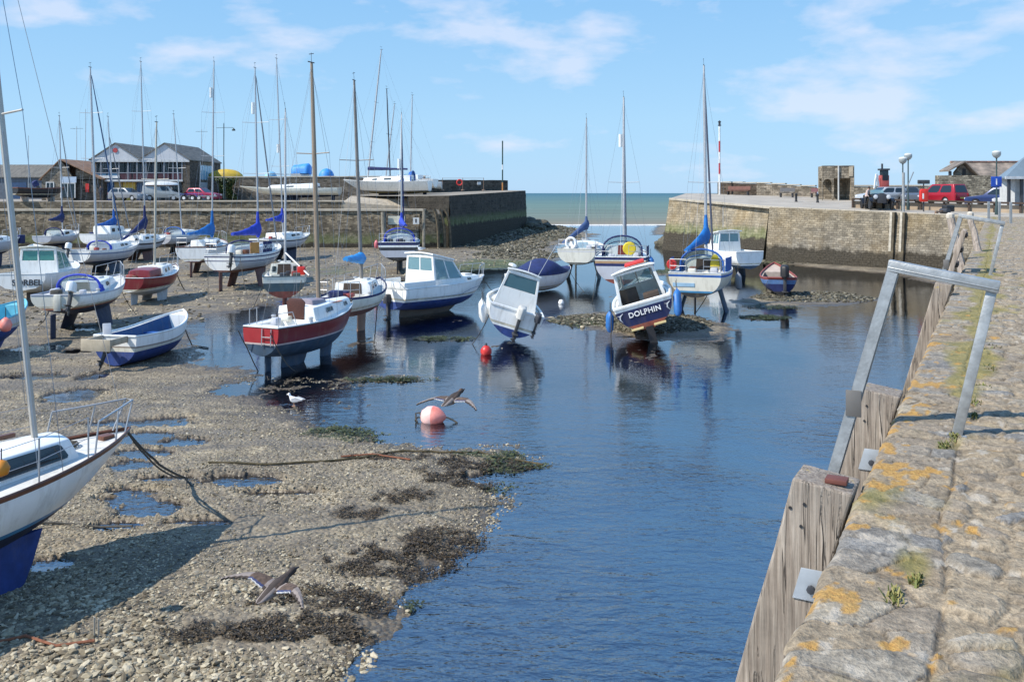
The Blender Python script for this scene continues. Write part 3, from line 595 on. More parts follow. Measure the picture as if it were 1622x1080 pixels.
def fpost(s, label, w=.36, d=.30, ztop=3.97, off=.02, plate=True, cap=False):
    """square timber fender; axis follows the wall batter. local x = away from wall, y = along the quay"""
    o = thing('fender_post', label, 'fender post', q3(s, 0, 0), math.atan2(QN[1], QN[0]), 'timber fender posts along the quay wall')
    B = .27
    def pt(x, y, z): return (x+B*(QZ-z)+off, -y, z)
    mb = MB(); rings = []
    for z in np.linspace(-.8, ztop, 14):
        j = lambda: random.uniform(-.004, .004)
        rings.append([pt(.0, -d/2, z), pt(w+j(), -d/2+j(), z), pt(w+j(), d/2+j(), z), pt(.0, d/2, z)])
    # the top is cut square to the post, tipping down to the water
    tp = rings[-1]; rings[-1] = [(x, y, z+(w/2-(x-off-B*(QZ-ztop)))*-B*.5) for x, y, z in tp]
    mb.loft(rings); mb.build('timber', split_timber(), o, smooth=0, bevel=.014)
    if plate:
        z0 = ztop-.53; mp = MB(); X = .0
        mp.hexa([pt(-.02, -d/2-.012, z0-.085), pt(.14, -d/2-.012, z0-.085), pt(.14, -d/2-.002, z0-.085), pt(-.02, -d/2-.002, z0-.085),
                 pt(-.02, -d/2-.012, z0+.085), pt(.14, -d/2-.012, z0+.085), pt(.14, -d/2-.002, z0+.085), pt(-.02, -d/2-.002, z0+.085)])
        pl = mp.build('bracket_plate', mat('zinc_plate', (.42, .44, .46), .45, .5, .12, 9), o, bevel=.003)
        q = pt(.06, -d/2-.012, z0-.02)
        MB().lathe([(.022, 0), (.022, .018), (.015, .02)], q, 8, axis='y').build('bolt', dark(), pl)
        mh = MB()
        for (x, z) in ((.28, ztop-.14), (.215, ztop-.11), (.20, ztop-.23)):
            q = pt(x, -d/2-.0015, z); mh.lathe([(.009, 0), (.009, .004)], q, 8, axis='y')
        mh.build('bolt_hole', black(), o)
    if cap:
        q = Vector(pt(.10, 0, ztop+.012)); mc = MB()
        mc.box(q.x-.055, q.x+.055, -.0, .09, q.z-.012, q.z+.012); mc.build('cap_plate', mat('rusty_plate', (.16, .055, .04), .7, .2, .3), o, bevel=.002)
    return o
fpost(.10, 'nearest weathered square timber post with rusty cap plate by the cobbled edge', .305, .30, 3.955, cap=True)
fpost(2.70, 'grey timber post with yellow lichen top behind the tall handrail', .275, .30, 3.93)
fpost(10.6, 'distant slim timber post rising at the quay edge beyond the handrail', .24, .30, 4.08, plate=False)
# --- galvanised ladder handrail
def handrail(s, p_leg, out_w, hgt, label, name='ladder_handrail', sec=.075, cover=False):
    o = thing(name, label, 'handrail', q3(s, p_leg, QZ), math.atan2(QN[1], QN[0]), 'galvanised ladder handrails on the quay edge')
    T = .21      # whole frame leans inland with the wall
    def pt(x, h): return Vector((x-T*h, 0, h+T*x))
    M = galv(); a, b_ = pt(0, hgt), pt(out_w, hgt-.02)
    MB().bar(pt(0, -.13), pt(0, hgt-sec/2), sec*.85, sec*.55, up=(0, 1, 0)).build('leg', M, o, bevel=.006)
    top = MB().bar(pt(-sec*.5, hgt), pt(out_w+sec*.5, hgt-.02), sec*1.25, sec, up=(0, 0, 1)); top.bar(pt(-sec*.45, hgt-sec*.15), pt(out_w+sec*.45, hgt-.02-sec*.15), sec*1.4, sec*.15); top.build('top_rail', M, o, bevel=.006)
    st = MB(); e0 = pt(out_w, hgt-sec/2-.02)
    foot = Vector((e0.x+.27*(e0.z+3.6), 0, -3.6))
    for yy in (-sec*.55, 0, sec*.55):      # channel section: web and two flanges
        o_ = Vector((0, yy, 0)); st.bar(e0+o_, foot+o_, (.012 if yy else sec*1.1), (sec*.9 if yy else .012), up=(0, 1, 0) if yy == 0 else (1, 0, 0))
    st.build('ladder_stile', M, o, smooth=0)
    MB().box(-.06, .06, -.05, .05, -.02, .012).build('foot_plate', M, o, bevel=.004)
    for k in (.9, 1.5):
        q = e0.lerp(foot, k/4.6); MB().box(q.x-.05, q.x+.05, .044, .058, q.z-.09, q.z+.09).build('splice_plate', mat('dull_steel_plate', (.14, .13, .12), .55, .4), o, bevel=.002)
    return o
handrail(1.595, .415, .585, 1.0, 'large near galvanised handrail arch standing over the quay edge')
handrail(14.6, .52, .72, 1.02, 'distant galvanised handrail arch with slatted ladder behind the big arch', cover=True)
# slatted timber ladder between the far stiles
o = thing('timber_ladder', 'short dark timber ladder below the distant handrail arch', 'ladder', q3(15.3, -.25, QZ), math.atan2(QN[1], QN[0]))
for k in range(8):
    z = .75-k*.3; MB().bar((.27*-z-.1, -.36, z), (.27*-z-.1, .36, z), .12, .09).build('rung', mat('dark_timber', (.06, .04, .03), .8, var=.4, scale=6), o, bevel=.01)
for y in (-.4, .4):
    MB().bar((-.31, y, .85), (.7, y, -2.6), .09, .14, up=(0, 1, 0)).build('stile', oldwood(), o, bevel=.01)
# leaning mooring pole beside the far ladder
def pole(a, b, r0, r1, label, name='mooring_pole', m=None):
    a = Vector(a); b = Vector(b); o = thing(name, label, 'pole', a)
    d = b-a; mb = MB(); pts = [d*t+Vector((random.uniform(-.02, .02), random.uniform(-.02, .02), 0)) for t in np.linspace(0, 1, 8)]
    mb.tube(pts, r0, 8, 0, r1).build('shaft', m or oldwood(), o)
    MB().lathe([(r1*1.02, 0), (r1*1.15, .04), (r1*1.1, .1), (r1*.5, .14)], tuple(d), 8).build('cap', mat('pale_end_grain', (.48, .43, .36), .8), o); return o
pole(at(1530, 452, 21), at(1505, 346, 21.6), .11, .09, 'pale leaning mooring pole rising left of the distant handrail arch')
pole(at(1556, 425, 24), at(1537, 343, 24.6), .10, .08, 'shorter pale mooring pole close to the slatted ladder')
# --- far right harbour wall and platform
def platz(x, y): return 3.9+.0404*(y-60)
W = [(32.2, 59.8), (21.0, 71.5), (15.4, 86.5)]
rq = thing('harbour_wall', 'long stone harbour wall with tidal weed below the car park', 'harbour wall', (21, 71.5, 0))
rql = lambda o: setattr(o, 'location', (-21, -71.5, 0)) or o
wm1 = wallmat('tide_marked_masonry', (.29, .25, .185), (.18, .16, .13), .7, .24, (1.75, 2.3), 1.8, ochre=.28, contrast=.2, mortar=(.17, .145, .11))
wm2 = wallmat('coursed_masonry', (.25, .215, .16), (.245, .22, .18), .42, .17, None, 1.3, ochre=.22, contrast=.28)
P3 = lambda q, dz=0: Vector((q[0], q[1], platz(*q)+dz))
rql(wallstrip('wall_face', [P3(W[0]), P3((20.75, 71.25))], wm2, rq, .15, -.6, 1, 1.0, 8, .06)); rql(wallstrip('wall_face', [P3((20.76, 71.26)), P3((22.6, 73.0))], wm2, rq, .15, -.6, 1, .6, 8, .0))
rql(wallstrip('wall_face', [P3((21.6, 71.4)), P3(W[2]), P3((19.5, 99))], wm1, rq, .15, -.6, 1, 1.0, 8, .06))
rim = [(32.2, 59.8), (20.8, 71.3), (21.5, 71.7), (15.4, 86.5), (19.5, 99), (33, 93), (48, 88), (80, 84), (80, 40), (34.5, 57)]
cen = (40, 75)
mb = MB().add([(x, y, platz(x, y)) for x, y in rim], [tuple(range(len(rim)))])
rql(mb.build('platform', mat('platform_concrete', (.36, .32, .265), .9, var=.2, scale=.5, bump=.3, bscale=6), rq, smooth=0))
mb = MB()
for a, b_ in (((32.2, 59.8), (21.0, 71.5)), ((21.0, 71.5), (15.4, 86.5))):
    A_, B_ = P3(a), P3(b_); L = (B_-A_).length; k = int(L/1.1); d = (B_-A_)/L; n = Vector((-d.y, d.x, 0))
    for i in range(k):
        p, q = A_+d*(L*i/k+.01), A_+d*(L*(i+1)/k-.01); p = p-n*.22; q = q-n*.22
        mb.bar(p+Vector((0, 0, -.04)), q+Vector((0, 0, -.04)), .55, .2+random.uniform(-.01, .02))
o = rql(mb.build('coping', mat('coping_stone', (.40, .355, .28), .9, var=.2, scale=1.2, bump=.4, bscale=9), rq, smooth=0, bevel=.02))
# timber fenders on that wall
for px, lab in ((1418, 'left one of two tall dark timber fenders on the harbour wall'), (1434, 'right one of two tall dark timber fenders on the harbour wall')):
    r_ = (px-CX)/F; t = None
    for k in range(1000):
        q = Vector(W[0]).lerp(Vector(W[1]), k/1000)
        if q.x/q.y < r_: break
    d = (Vector(W[1])-Vector(W[0])).normalized(); n = Vector((-d.y, d.x)); base = q+n*.12
    o = thing('wall_fender', lab, 'fender post', (base.x, base.y, 0), math.atan2(n.y, n.x), 'tall timber fenders on the harbour wall')
    zt = platz(*q)+.05
    MB().loft([[(x+.10*(zt-z), y, z) for x, y in ((0, -.17), (.34, -.17), (.34, .17), (0, .17))] for z in (-.5, 1, 2.5, zt)]).build('timber', mat('black_weedy_timber', (.06, .05, .035), .85, var=.5, scale=2, col2=(.10, .08, .05)), o, smooth=0, bevel=.02)
    MB().hexa([(.34+.10*(zt-z)+x, y, z) for x, y, z in ((0, -.17, 1.3), (.03, -.17, 1.3), (.03, .0, 1.3), (0, .0, 1.3), (0, -.17, zt), (.03, -.17, zt), (.03, 0, zt), (0, 0, zt))]).build('rubbing_strip', mat('bleached_timber', (.42, .38, .31), .85, var=.3, scale=4), o)
# --- left quay: lower walkway wall, upper retaining wall, hard standing
lq = thing('boatyard_quay', 'long rubble stone quay wall under the boatyard with pale coping', 'quay', (-30, 88, 0))
lql = lambda o: setattr(o, 'location', (-30*-1, -88, 0)) or o
lw = wallmat('brown_rubble', (.25, .20, .135), (.155, .13, .095), .38, .17, (.6, 1.1), .55, contrast=.6)
lql(wallstrip('wall_face', [Vector((-90, 88, 3.84)), Vector((-9.2, 88, 3.84))], lw, lq, .06, -.6, -1, 1.0, 8, .12))
lql(wallstrip('wall_face', [Vector((-9.2, 88, 3.84)), Vector((-7.0, 88.6, 3.84)), Vector((-6.2, 90, 3.84))], lw, lq, .1, -.6, -1, .5, 8, .08))
lql(MB().box(-90, -8.6, 87.85, 88.45, 3.70, 3.93).build('coping', mat('pale_coping', (.46, .40, .31), .9, var=.2, scale=1, bump=.3), lq, smooth=0, bevel=.03))
lql(MB().box(-90, -7, 88.45, 91.9, 3.4, 3.82).build('walkway', pave2, lq, smooth=0))
up = lql(wallstrip('upper_wall', [Vector((-90, 91.5, 4.62)), Vector((-17.5, 91.5, 4.62))], wallmat('low_brown_wall', (.20, .165, .115), (.17, .14, .10), .5, .2, None, -2), lq, .03, 3.5, -1, 1.2, 3, .05))
lql(MB().box(-34, -17.5, 91.4, 91.75, 4.60, 4.74).build('coping', mat('pale_coping', (.46, .40, .31)), lq, smooth=0, bevel=.02))
lql(MB().add([(-110, 91.6, 4.62), (-17.5, 91.6, 4.62), (-10, 108, 4.64), (-8, 150, 4.64), (-110, 150, 4.64)], [(0, 1, 2, 3, 4)]).build('hard_standing', mat('boatyard_gravel', (.27, .24, .20), .95, var=.25, scale=.8, bump=.4), lq, smooth=0))
# sloping masonry between the walkway and the pier
lql(MB().hexa([(-17.5, 91.5, 3.4), (-6.6, 91.5, 3.4), (-5.6, 96, 3.4), (-17.5, 96, 3.4), (-17.5, 91.5, 4.6), (-9.4, 91.5, 4.0), (-6.9, 93.0, 5.2), (-17.5, 96, 5.2)]).build('ramp', mat('ramp_stone', (.36, .31, .24), .9, var=.25, bump=.4), lq, smooth=0, bevel=.05))
# --- left pier with parapet
lp = thing('stone_pier', 'dark shadowed stone pier running seaward with a low parapet on top', 'pier', (-2, 106, 0))
lpl = lambda o: setattr(o, 'location', (2, -106, 0)) or o
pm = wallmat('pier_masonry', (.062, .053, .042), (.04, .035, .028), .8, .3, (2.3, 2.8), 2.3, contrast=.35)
pier = [Vector((-6.3, 88.6, 5.25)), Vector((-1, 112, 5.62)), Vector((1.9, 125, 5.86))]
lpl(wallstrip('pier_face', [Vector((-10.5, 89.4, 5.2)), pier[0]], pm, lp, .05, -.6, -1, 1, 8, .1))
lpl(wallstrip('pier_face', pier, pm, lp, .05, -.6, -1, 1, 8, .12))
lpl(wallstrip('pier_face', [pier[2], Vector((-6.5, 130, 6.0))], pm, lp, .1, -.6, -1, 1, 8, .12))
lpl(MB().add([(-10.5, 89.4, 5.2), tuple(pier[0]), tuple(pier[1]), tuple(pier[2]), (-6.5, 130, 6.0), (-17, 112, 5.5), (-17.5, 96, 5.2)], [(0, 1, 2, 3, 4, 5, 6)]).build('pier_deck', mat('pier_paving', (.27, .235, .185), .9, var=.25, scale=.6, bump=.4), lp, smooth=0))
def freewall(name, label, a, b_, z0, z1, th, m, parent=None, cat='wall', cap=None, seg=1.5):
    a = Vector(a); b_ = Vector(b_); d = b_-a; L = d.length; o = thing(name, label, cat, (a.x, a.y, 0), math.atan2(d.y, d.x)) if parent is None else parent
    k = max(1, int(L/seg)); mb = MB(); rings = []
    for i in range(k+1):
        x = L*i/k; h = z1[0]+(z1[1]-z1[0])*i/k+random.uniform(-.03, .03); zz0 = z0[0]+(z0[1]-z0[0])*i/k
        rings.append([(x, 0, zz0-.3), (x, th, zz0-.3), (x, th, h), (x, 0, h)])
    mb.loft(rings); w_ = mb.build('masonry', m, o, smooth=0); setuv(w_, lambda c, n: (c.x, c.z) if abs(n.y) > .5 or abs(n.z) > .5 else (c.y, c.z))
    if cap:
        mc = MB(); 
        for i in range(k):
            x0, x1 = L*i/k+.01, L*(i+1)/k-.01; h = z1[0]+(z1[1]-z1[0])*(i+.5)/k; mc.box(x0, x1, -.06, th+.06, h+.03, h+.15+random.uniform(0, .03))
        mc.build('coping', cap, o, smooth=0, bevel=.02)
    return o
dk = wallmat('dark_parapet', (.085, .072, .058), (.085, .072, .058), .7, .26, None, -9)
par = thing('parapet_wall', 'dark stone parapet along the seaward side of the left pier', 'wall', (-10.3, 110, 0), math.atan2(18, 9.7))
freewall('', '', (-10.3, 110), (-.6, 128), (5.6, 5.9), (7.15, 7.35), .6, dk, par)
lb = mat('lifebuoy_red', (.5, .03, .025), .5)
# pole with bands at the pier head
def banded_pole(p, h, label, bands, r=.09, lamp=True):
    o = thing('beacon_pole', label, 'beacon', p); z = 0
    for i, (f, m) in enumerate(bands):
        MB().tube([(0, 0, z), (0, 0, z+f*h)], r, 10).build('band', m, o); z += f*h
    if lamp: MB().lathe([(.1, z), (.2, z+.05), (.2, z+.1), (.12, z+.12), (.12, z+.4), (.2, z+.45), (.03, z+.6)], (0, 0, 0), 10).build('lantern', dark(), o)
    return o
wb, rb, gb, ob = mat('white_band_paint', (.7, .7, .68), .5), mat('red_band_paint', (.42, .04, .05), .5), mat('dark_green_paint', (.03, .07, .06), .5), mat('orange_band_paint', (.5, .22, .06), .6)
banded_pole(at(796, 302, 121), 6.8, 'thin dark banded beacon pole with orange foot at the head of the left pier', [(.16, ob), (.26, gb), (.1, wb), (.48, gb)], .09, False)
banded_pole((22.4, 95.4, platz(22.4, 95.4)), 7.4, 'red and white banded beacon pole on the end of the right pier', [(.3, wb), (.16, rb), (.16, wb), (.16, rb), (.22, wb)], .10)
o = thing('lifebuoy_post', 'red lifebuoy on a short post against the left pier parapet', 'lifebuoy', at(728, 301, 112))
MB().tube([(0, 0, 0), (0, 0, 1.3)], .05).build('post', dark(), o)
ring = MB(); ring.loft([[((.34+.09*math.cos(a))*math.cos(t), -.1+.09*math.sin(a), .95+(.34+.09*math.cos(a))*math.sin(t)) for a in np.linspace(0, 5.5, 8)] for t in np.linspace(0, 2*math.pi, 20)], 0, False); ring.build('ring', lb, o)
o = thing('notice_board', 'small white notice fixed to the pier parapet', 'sign', at(758, 290.5, 113.5), R(60)); MB().box(-.42, .42, -.1, -.06, -.18, .18).build('board', mat('notice_white', (.62, .62, .6), .6), o)
# rails in front of the parapet
for k, px in enumerate((701, 733, 766)):
    o = thing('railing_post', ['left slim railing post on the left pier top', 'middle slim railing post on the left pier top, by the lifebuoy', 'right slim railing post on the left pier top'][k], 'railing', at(px, 302, 104), 0, 'railing posts on the left pier')
    MB().tube([(0, 0, 0), (0, 0, 1.5)], .03).lathe([(.2, 0), (.2, .12), (.05, .14)], (0, 0, 0), 8).build('post', mat('rust_steel', (.2, .13, .09), .7), o)
    if k < 2: 
        q = at((733, 766)[k], 302, 104)-o.location; MB().tube([(0, 0, 1.45), (q.x, q.y, q.z+1.45)], .018).build('rail', mat('rust_steel', (.2, .13, .09)), o)
# timber fenders curving down the corner of the left quay
for k, px in enumerate((672, 688, 697, 706)):
    p = at(px, 331, 87.6+.25*k); o = thing('wall_fender', ['pale upright timber post at the corner of the left quay', 'curved dark timber fender next to the pale corner post', 'curved dark timber fender, second from the pier face', 'curved dark timber fender nearest the pier face'][k], 'fender post', (p.x, p.y, 0), 0, 'timber fenders at the corner of the left quay')
    zt = p.z; c_ = (0, .9, 1.0, 1.0)[k]
    MB().tube([(c_*.9*(1-math.exp(-((zt-z)/1.2)))*.6, -.3-.25*(zt-z)/4, z) for z in np.linspace(zt, -.4, 9)], .14, 6).build('timber', mat('corner_timber', (.24, .215, .17), .85, var=.4, scale=3) if k == 0 else mat('black_weedy_timber', (.06, .05, .035)), o)
p = at(607, 336, 87.0); o = thing('mooring_dolphin_post', 'stout dark timber pile standing against the left quay wall', 'post', (p.x, p.y-.2, 0)); MB().tube([(.3*(z-4)/4*-.4, 0, z) for z in np.linspace(-.4, p.z, 6)], .22, 10).build('pile', mat('corner_timber', (.24, .215, .17)), o)
MB().box(-.16, .3, .24, .3, 1, p.z).build('backing_plank', mat('dark_timber', (.06, .04, .03), .8, var=.4, scale=6), o)
p = at(628, 349, 87.3); o = thing('wall_sign', 'large blank cream board on the left quay wall behind a yacht', 'sign', p); MB().box(-.82, .82, .0, .06, -.42, .42).build('board', mat('cream_board', (.62, .59, .47), .6), o); MB().box(-.9, .9, .06, .12, -.5, .5).build('frame', dark(), o)
p = at(659, 350, 86.9); o = thing('tide_notice', 'small pale notice plate with dark symbol on the quay corner', 'sign', p); MB().box(-.3, .3, 0, .05, -.32, .32).build('board', mat('notice_white', (.62, .62, .6)), o); MB().box(-.08, .06, -.01, .0, -.18, .2).build('symbol', dark(), o)
# ---------------------------------------------------------------- boats
def place(xs, xb, D, L, toward=False):
    """plan heading and centre of a boat of length L at depth D whose stern / bow show at photo columns xs / xb"""
    best = None
    for k in range(0, 360):
        th = math.pi*k/360*(-1 if toward else 1); c, s = math.cos(th), math.sin(th)
        y0, y1 = D-s*L/2, D+s*L/2
        # solve centre X so that the mean column matches
        a0, a1 = (xs-CX)/F, (xb-CX)/F
        X = ((a0*y0+L/2*c)+(a1*y1-L/2*c))/2
        e = abs((X-L/2*c)/y0-a0)+abs((X+L/2*c)/y1-a1)
        if best is None or e < best[0]: best = (e, th, X)
    return best[2], best[1]
class Boat: pass
def hullshape(s):
    L, B = s['L'], s['B']; tm = s.get('tm', .42); tw = s.get('tw', .7); stem = s.get('stem', 4.0); pb = s.get('pb', 2.0)
    zs0, sb, ss = s['zs'], s.get('sb', .35), s.get('ss', .08); zk0 = s['zk']; zkst = s.get('zkst', zk0+.35)
    pm, pbow = s.get('p', 2.7), s.get('pbow', 1.15); p2 = s.get('p2', 1.7)
    h = Boat(); h.x = lambda t: -L/2+L*t
    h.zs = lambda t: zs0+sb*max(0, (t-.4)/.6)**2+ss*max(0, (.4-t)/.4)**2
    def zk(t):
        if t < .45: return zk0+(zkst-zk0)*((.45-t)/.45)**2
        return zk0+(h.zs(1)-.02-zk0)*max(0, (t-.5)/.5)**stem
    h.zk = zk
    h.b = lambda t: B/2*max(0.0, (1-((t-tm)/(1-tm))**pb))**.85 if t > tm else B/2*(tw+(1-tw)*(1-((tm-t)/tm)**2))
    def yz(t, z):
        a, k = h.zs(t), zk(t)
        if z <= k: return 0.0
        q = min(1, max(0, (a-z)/max(1e-4, a-k))); u = max(0, (t-.4)/.6); p = pm+(pbow-pm)*u**1.2
        return h.b(t)*(1-q**p)**(1/(p2+(1-p2)*u))
    h.yz = yz; return h
def make_boat(s):
    """s: dict describing one boat. Local x runs from stern to bow, z = 0 is the ground it sits on."""
    L = s['L']
    if 'pos' in s: X, D, th = s['pos']
    else:
        D = s.get('D') or F*EYE/(s['base']-HY); X, th = place(s['xs'], s['xb'], D, L, s.get('toward', False))
    o = thing(s.get('name', 'sailing_boat'), s['label'], s.get('cat', 'boat'), (X, D, s.get('z', -.03)), th, s.get('group', 'boats aground in the harbour'), s.get('roll', 0), s.get('pitch', 0))
    inv = Matrix.Translation(o.location) @ Matrix.Rotation(th, 4, 'Z') @ Matrix.Rotation(s.get('pitch', 0), 4, 'Y') @ Matrix.Rotation(s.get('roll', 0), 4, 'X'); inv = inv.inverted()
    o.rotation_mode = 'XYZ'
    h = hullshape(s); N = 26; ts = [1-(1-i/N)**1.25 for i in range(N+1)]; ts[-1] = .9995
    zw = s['zw']+s.get('zup', .14 if s.get('cat') == 'yacht' or 'cat' not in s else .05); mats = []; 
    def mi(m):
        if m not in mats: mats.append(m)
        return mats.index(m)
    bands = s.get('bands') or [('s', 0, s.get('rub', s['top'])), ('s', .06, s['top']), ('w', .15, mat('waterline_scum', (.52, .47, .36), .6, var=.35, scale=5)), ('w', .07, s.get('boot', s['top'])), ('w', 0, s['anti'])]
    rows = []      # (kind, off, mat of band below)
    rake = s.get('rake', .0)
    def zrow(k, off, t): return h.zs(t)-off if k == 's' else (zw+s.get('wtrim', 0)*(t-.5)+off)
    grid = []; rmat = []
    for i, t in enumerate(ts):
        zl = []; a, k0 = h.zs(t), h.zk(t)
        edges = [zrow(k, off, t) for k, off, m in bands]+[k0]
        for e in range(1, len(edges)): edges[e] = min(edges[e], edges[e-1])
        for e in range(len(bands)):
            nsub = 1
            if e == len(bands)-1: nsub = 5
            elif bands[e][0] == 's' and bands[e+1][0] == 'w': nsub = 4
            for q in range(nsub):
                f = q/nsub
                if e == len(bands)-1: f = 1-(1-f)**1.6
                zl.append(edges[e]+(edges[e+1]-edges[e])*f)
                if i == 0: rmat.append(mi(bands[e][2]))
        zl.append(k0); grid.append(zl)
    nr = len(grid[0]); vs = []; fs = []; fm = []
    ring = 2*nr-1
    for i, t in enumerate(ts):
        xx = h.x(t); dx = rake*max(0, 1-t/.12)
        pt = []
        for z in grid[i]:
            z_ = max(z, h.zk(t)); pt.append((xx+dx*(h.zs(t)-z_), h.yz(t, z_) if z_ > h.zk(t)+1e-5 else 0.0, z_))
        vs += [(x, -y, z) for x, y, z in pt]+[(x, y, z) for x, y, z in pt[-2::-1]]
    for i in range(len(ts)-1):
        for j in range(ring-1):
            a = i*ring+j; fs.append((a, a+ring, a+ring+1, a+1)); fm.append(rmat[j] if j < nr-1 else rmat[2*nr-3-j])
    for j in range(nr-1):      # transom
        fs.append((j, j+1, ring-2-j, ring-1-j)); fm.append(mi(s['transom']) if ('transom' in s and rmat[j] == mi(s['top'])) else rmat[j])
    mb = MB(); mb.add(vs, fs); mb.m = fm
    hull = mb.build('hull', mats, o, smooth=.7, merge=.0015)
    # ---- deck
    ck = s.get('cockpit'); dv = []; df = []; toe = s.get('toe', .05); well = s.get('open', False)
    dst = sorted(set([.004]+[i/24 for i in range(1, 24)]+[.985]+([ck[0], ck[0]+.004, ck[1], ck[1]+.004] if ck else [])))
    for t in dst:
        b_ = max(.004, h.yz(t, h.zs(t)-toe)-.025); z = h.zs(t)-toe; x = h.x(t)+(rake*toe if t < .12 else 0)
        if ck and ck[0]+.002 < t < ck[1]+.002: yc = min(ck[2], b_*.86); dz = ck[3]
        else: yc = (min(ck[2], b_*.86) if ck else b_*.5); dz = 0
        cr = s.get('camber', .04)*(1-(yc/max(b_, .01))**2)*min(1, b_)
        zin = z+cr*(0 if dz else 1)
        lo = max(zin-dz, h.zk(t)+.1) if dz else zin
        yf = yc if not dz else min(yc, max(.02, h.yz(t, lo)-.04))
        dv += [(x, -b_, z), (x, -yc, zin), (x, -yf, lo), (x, 0, lo+(0 if dz else cr*.3)), (x, yf, lo), (x, yc, zin), (x, b_, z)]
    for i in range(len(dst)-1):
        for j in range(6): a = i*7+j; df.append((a, a+1, a+8, a+7))
    dm = [s.get('deck', deckm()), s.get('well', s.get('deck', deckm()))]
    mb = MB().add(dv, df); mb.m = [1 if (ck and ck[0] < dst[q//6] < ck[1] and q % 6 in (1, 2, 3, 4)) else 0 for q in range(len(df))]
    mb.build('deck', dm, o, smooth=.5, merge=.0005)
    g = MB()      # gunwale / toe rail strip both sides
    for sg in (-1, 1): g.tube([(h.x(t)+rake*0, sg*max(0, h.b(t)-.012), h.zs(t)+.004) for t in ts[:-1]]+[(h.x(.9995), 0, h.zs(1)+.004)], s.get('gr', .022), 5)
    g.tube([(h.x(0), -h.b(0)+.01, h.zs(0)+.004), (h.x(0), h.b(0)-.01, h.zs(0)+.004)], s.get('gr', .022), 5)
    g.build('gunwale', s.get('gunw', s.get('rub', s['top'])), o)
    # ---- keels and rudder
    for (t0, t1, y, splay, th_, m) in s.get('keels', []):
        mb = MB(); zt = max(h.zk((t0+t1)/2), h.zk(t0))+.2; rings = []
        for z, sh, ln in ((zt, 0, 1.0), (zt*.5, .05, .9), (0.0, .12, .78)):
            x0, x1 = h.x(t0), h.x(t1); c_ = (x0+x1)/2; hl = (x1-x0)/2*ln; c_ -= sh*(x1-x0); yo = y+(splay*(zt-z) if y >= 0 else -splay*(zt-z))
            if y == 0: yo = 0
            rings.append([(c_+hl*math.cos(a), yo+th_/2*math.sin(a)*(1 if z > 0 else 1.15), z) for a in np.linspace(0, 2*math.pi, 13)[:-1]])
        mb.loft(rings).build('keel', m, o, smooth=.8)
    if s.get('rudder'):
        m, zt, zb, w_ = s['rudder'][:4]; xo = h.x(0)-.03+rake*0; mb = MB()
        xi = s['rudder'][4] if len(s['rudder']) > 4 else 0
        mb.loft([[(xo-w_+xi, -.025, z), (xo+xi+.0, -.035, z), (xo+xi+.0, .035, z), (xo-w_+xi, .025, z)] for z in (zb, (zt+zb)/2, zt)]).build('rudder', m, o, bevel=.012)
        if s.get('tiller', True) and zt > h.zs(0)-.3: MB().tube([(xo-.1+xi, 0, zt-.02), (xo+.55, 0, zt+.18), (xo+1.0, 0, zt+.2)], .022, 6, 0, .015).build('tiller', wood(), o)
    B_ = Boat(); B_.o = o; B_.h = h; B_.inv = inv; B_.s = s; B_.L = L; B_.D = D; B_.X = X; B_.th = th; B_.zd = lambda t: h.zs(t)-toe
    for c in s.get('cabins', []): cabin(B_, **c)
    for c in s.get('houses', []): wheelhouse(B_, **c)
    if 'mast' in s: rig(B_, **s['mast'])
    if 'hood' in s: hood(B_, **s['hood'])
    if s.get('cabins') and s.get('cat') == 'yacht': clutter(B_)
    if s.get('pulpit', False): pulpit(B_)
    if s.get('rails'): rails(B_, *s['rails'])
    if s.get('pushpit', False): pushpit(B_)
    if 'outboard' in s: outboard(B_, *s['outboard'])
    return B_
def clutter(B_):
    rs = random.Random(int(B_.D*1000)); h = B_.h; c0 = B_.s['cabins'][0]; t = c0['t0']-.05
    for sg in (-1, 1):
        y = sg*min(h.b(t)*.8, .8); MB().lathe([(.09, 0), (.07, .05), (.06, .1), (.09, .14), (.05, .17)], (h.x(t), y, B_.zd(t)), 10).build('winch', steel(), B_.o)
    for k in range(rs.randint(2, 4)):      # odds and ends lying about the cockpit and side decks
        t = rs.uniform(.1, .34); y = rs.uniform(-.6, .6)*h.b(t); z = B_.zd(t)-.03; w_, d_, e_ = rs.uniform(.1, .26), rs.uniform(.1, .22), rs.uniform(.12, .34); m = rs.choice([cream(), dark(), greyhull(), navy(), ropem(), wood(), mat('faded_red_plastic', (.28, .05, .04), .6)])
        MB().box(h.x(t)-w_, h.x(t)+w_, y-d_, y+d_, z, z+e_).build('locker_gear', m, B_.o, bevel=.04)
    t = (c0['t0']+c0['t1'])/2; x = h.x(t)+rs.uniform(-.3, .3); z = B_.zd(t)+(c0['ha']+c0['hf'])/2+c0.get('crown', .05)-.02
    MB().lathe([(.03, 0), (.03, .08), (.09, .1), (.08, .14), (.02, .16)], (x, .3, z), 10).build('vent', steel(), B_.o)
    cl = MB(); c_ = Vector((h.x(c0['t1'])+.1, rs.uniform(-.15, .15), B_.zd(min(.97, c0['t1']+.04))+.02))
    for k in range(3): cl.tube([c_+Vector(((.1+.02*k)*math.cos(a), (.1+.02*k)*math.sin(a), .02*k)) for a in np.linspace(0, 6.28, 10)], .016, 4)
    cl.build('coiled_rope', ropem(), B_.o)
def quadpt(q, u, v):
    a, b, c, d = [Vector(p) for p in q]; return (a*(1-u)+b*u)*(1-v)+(d*(1-u)+c*u)*v
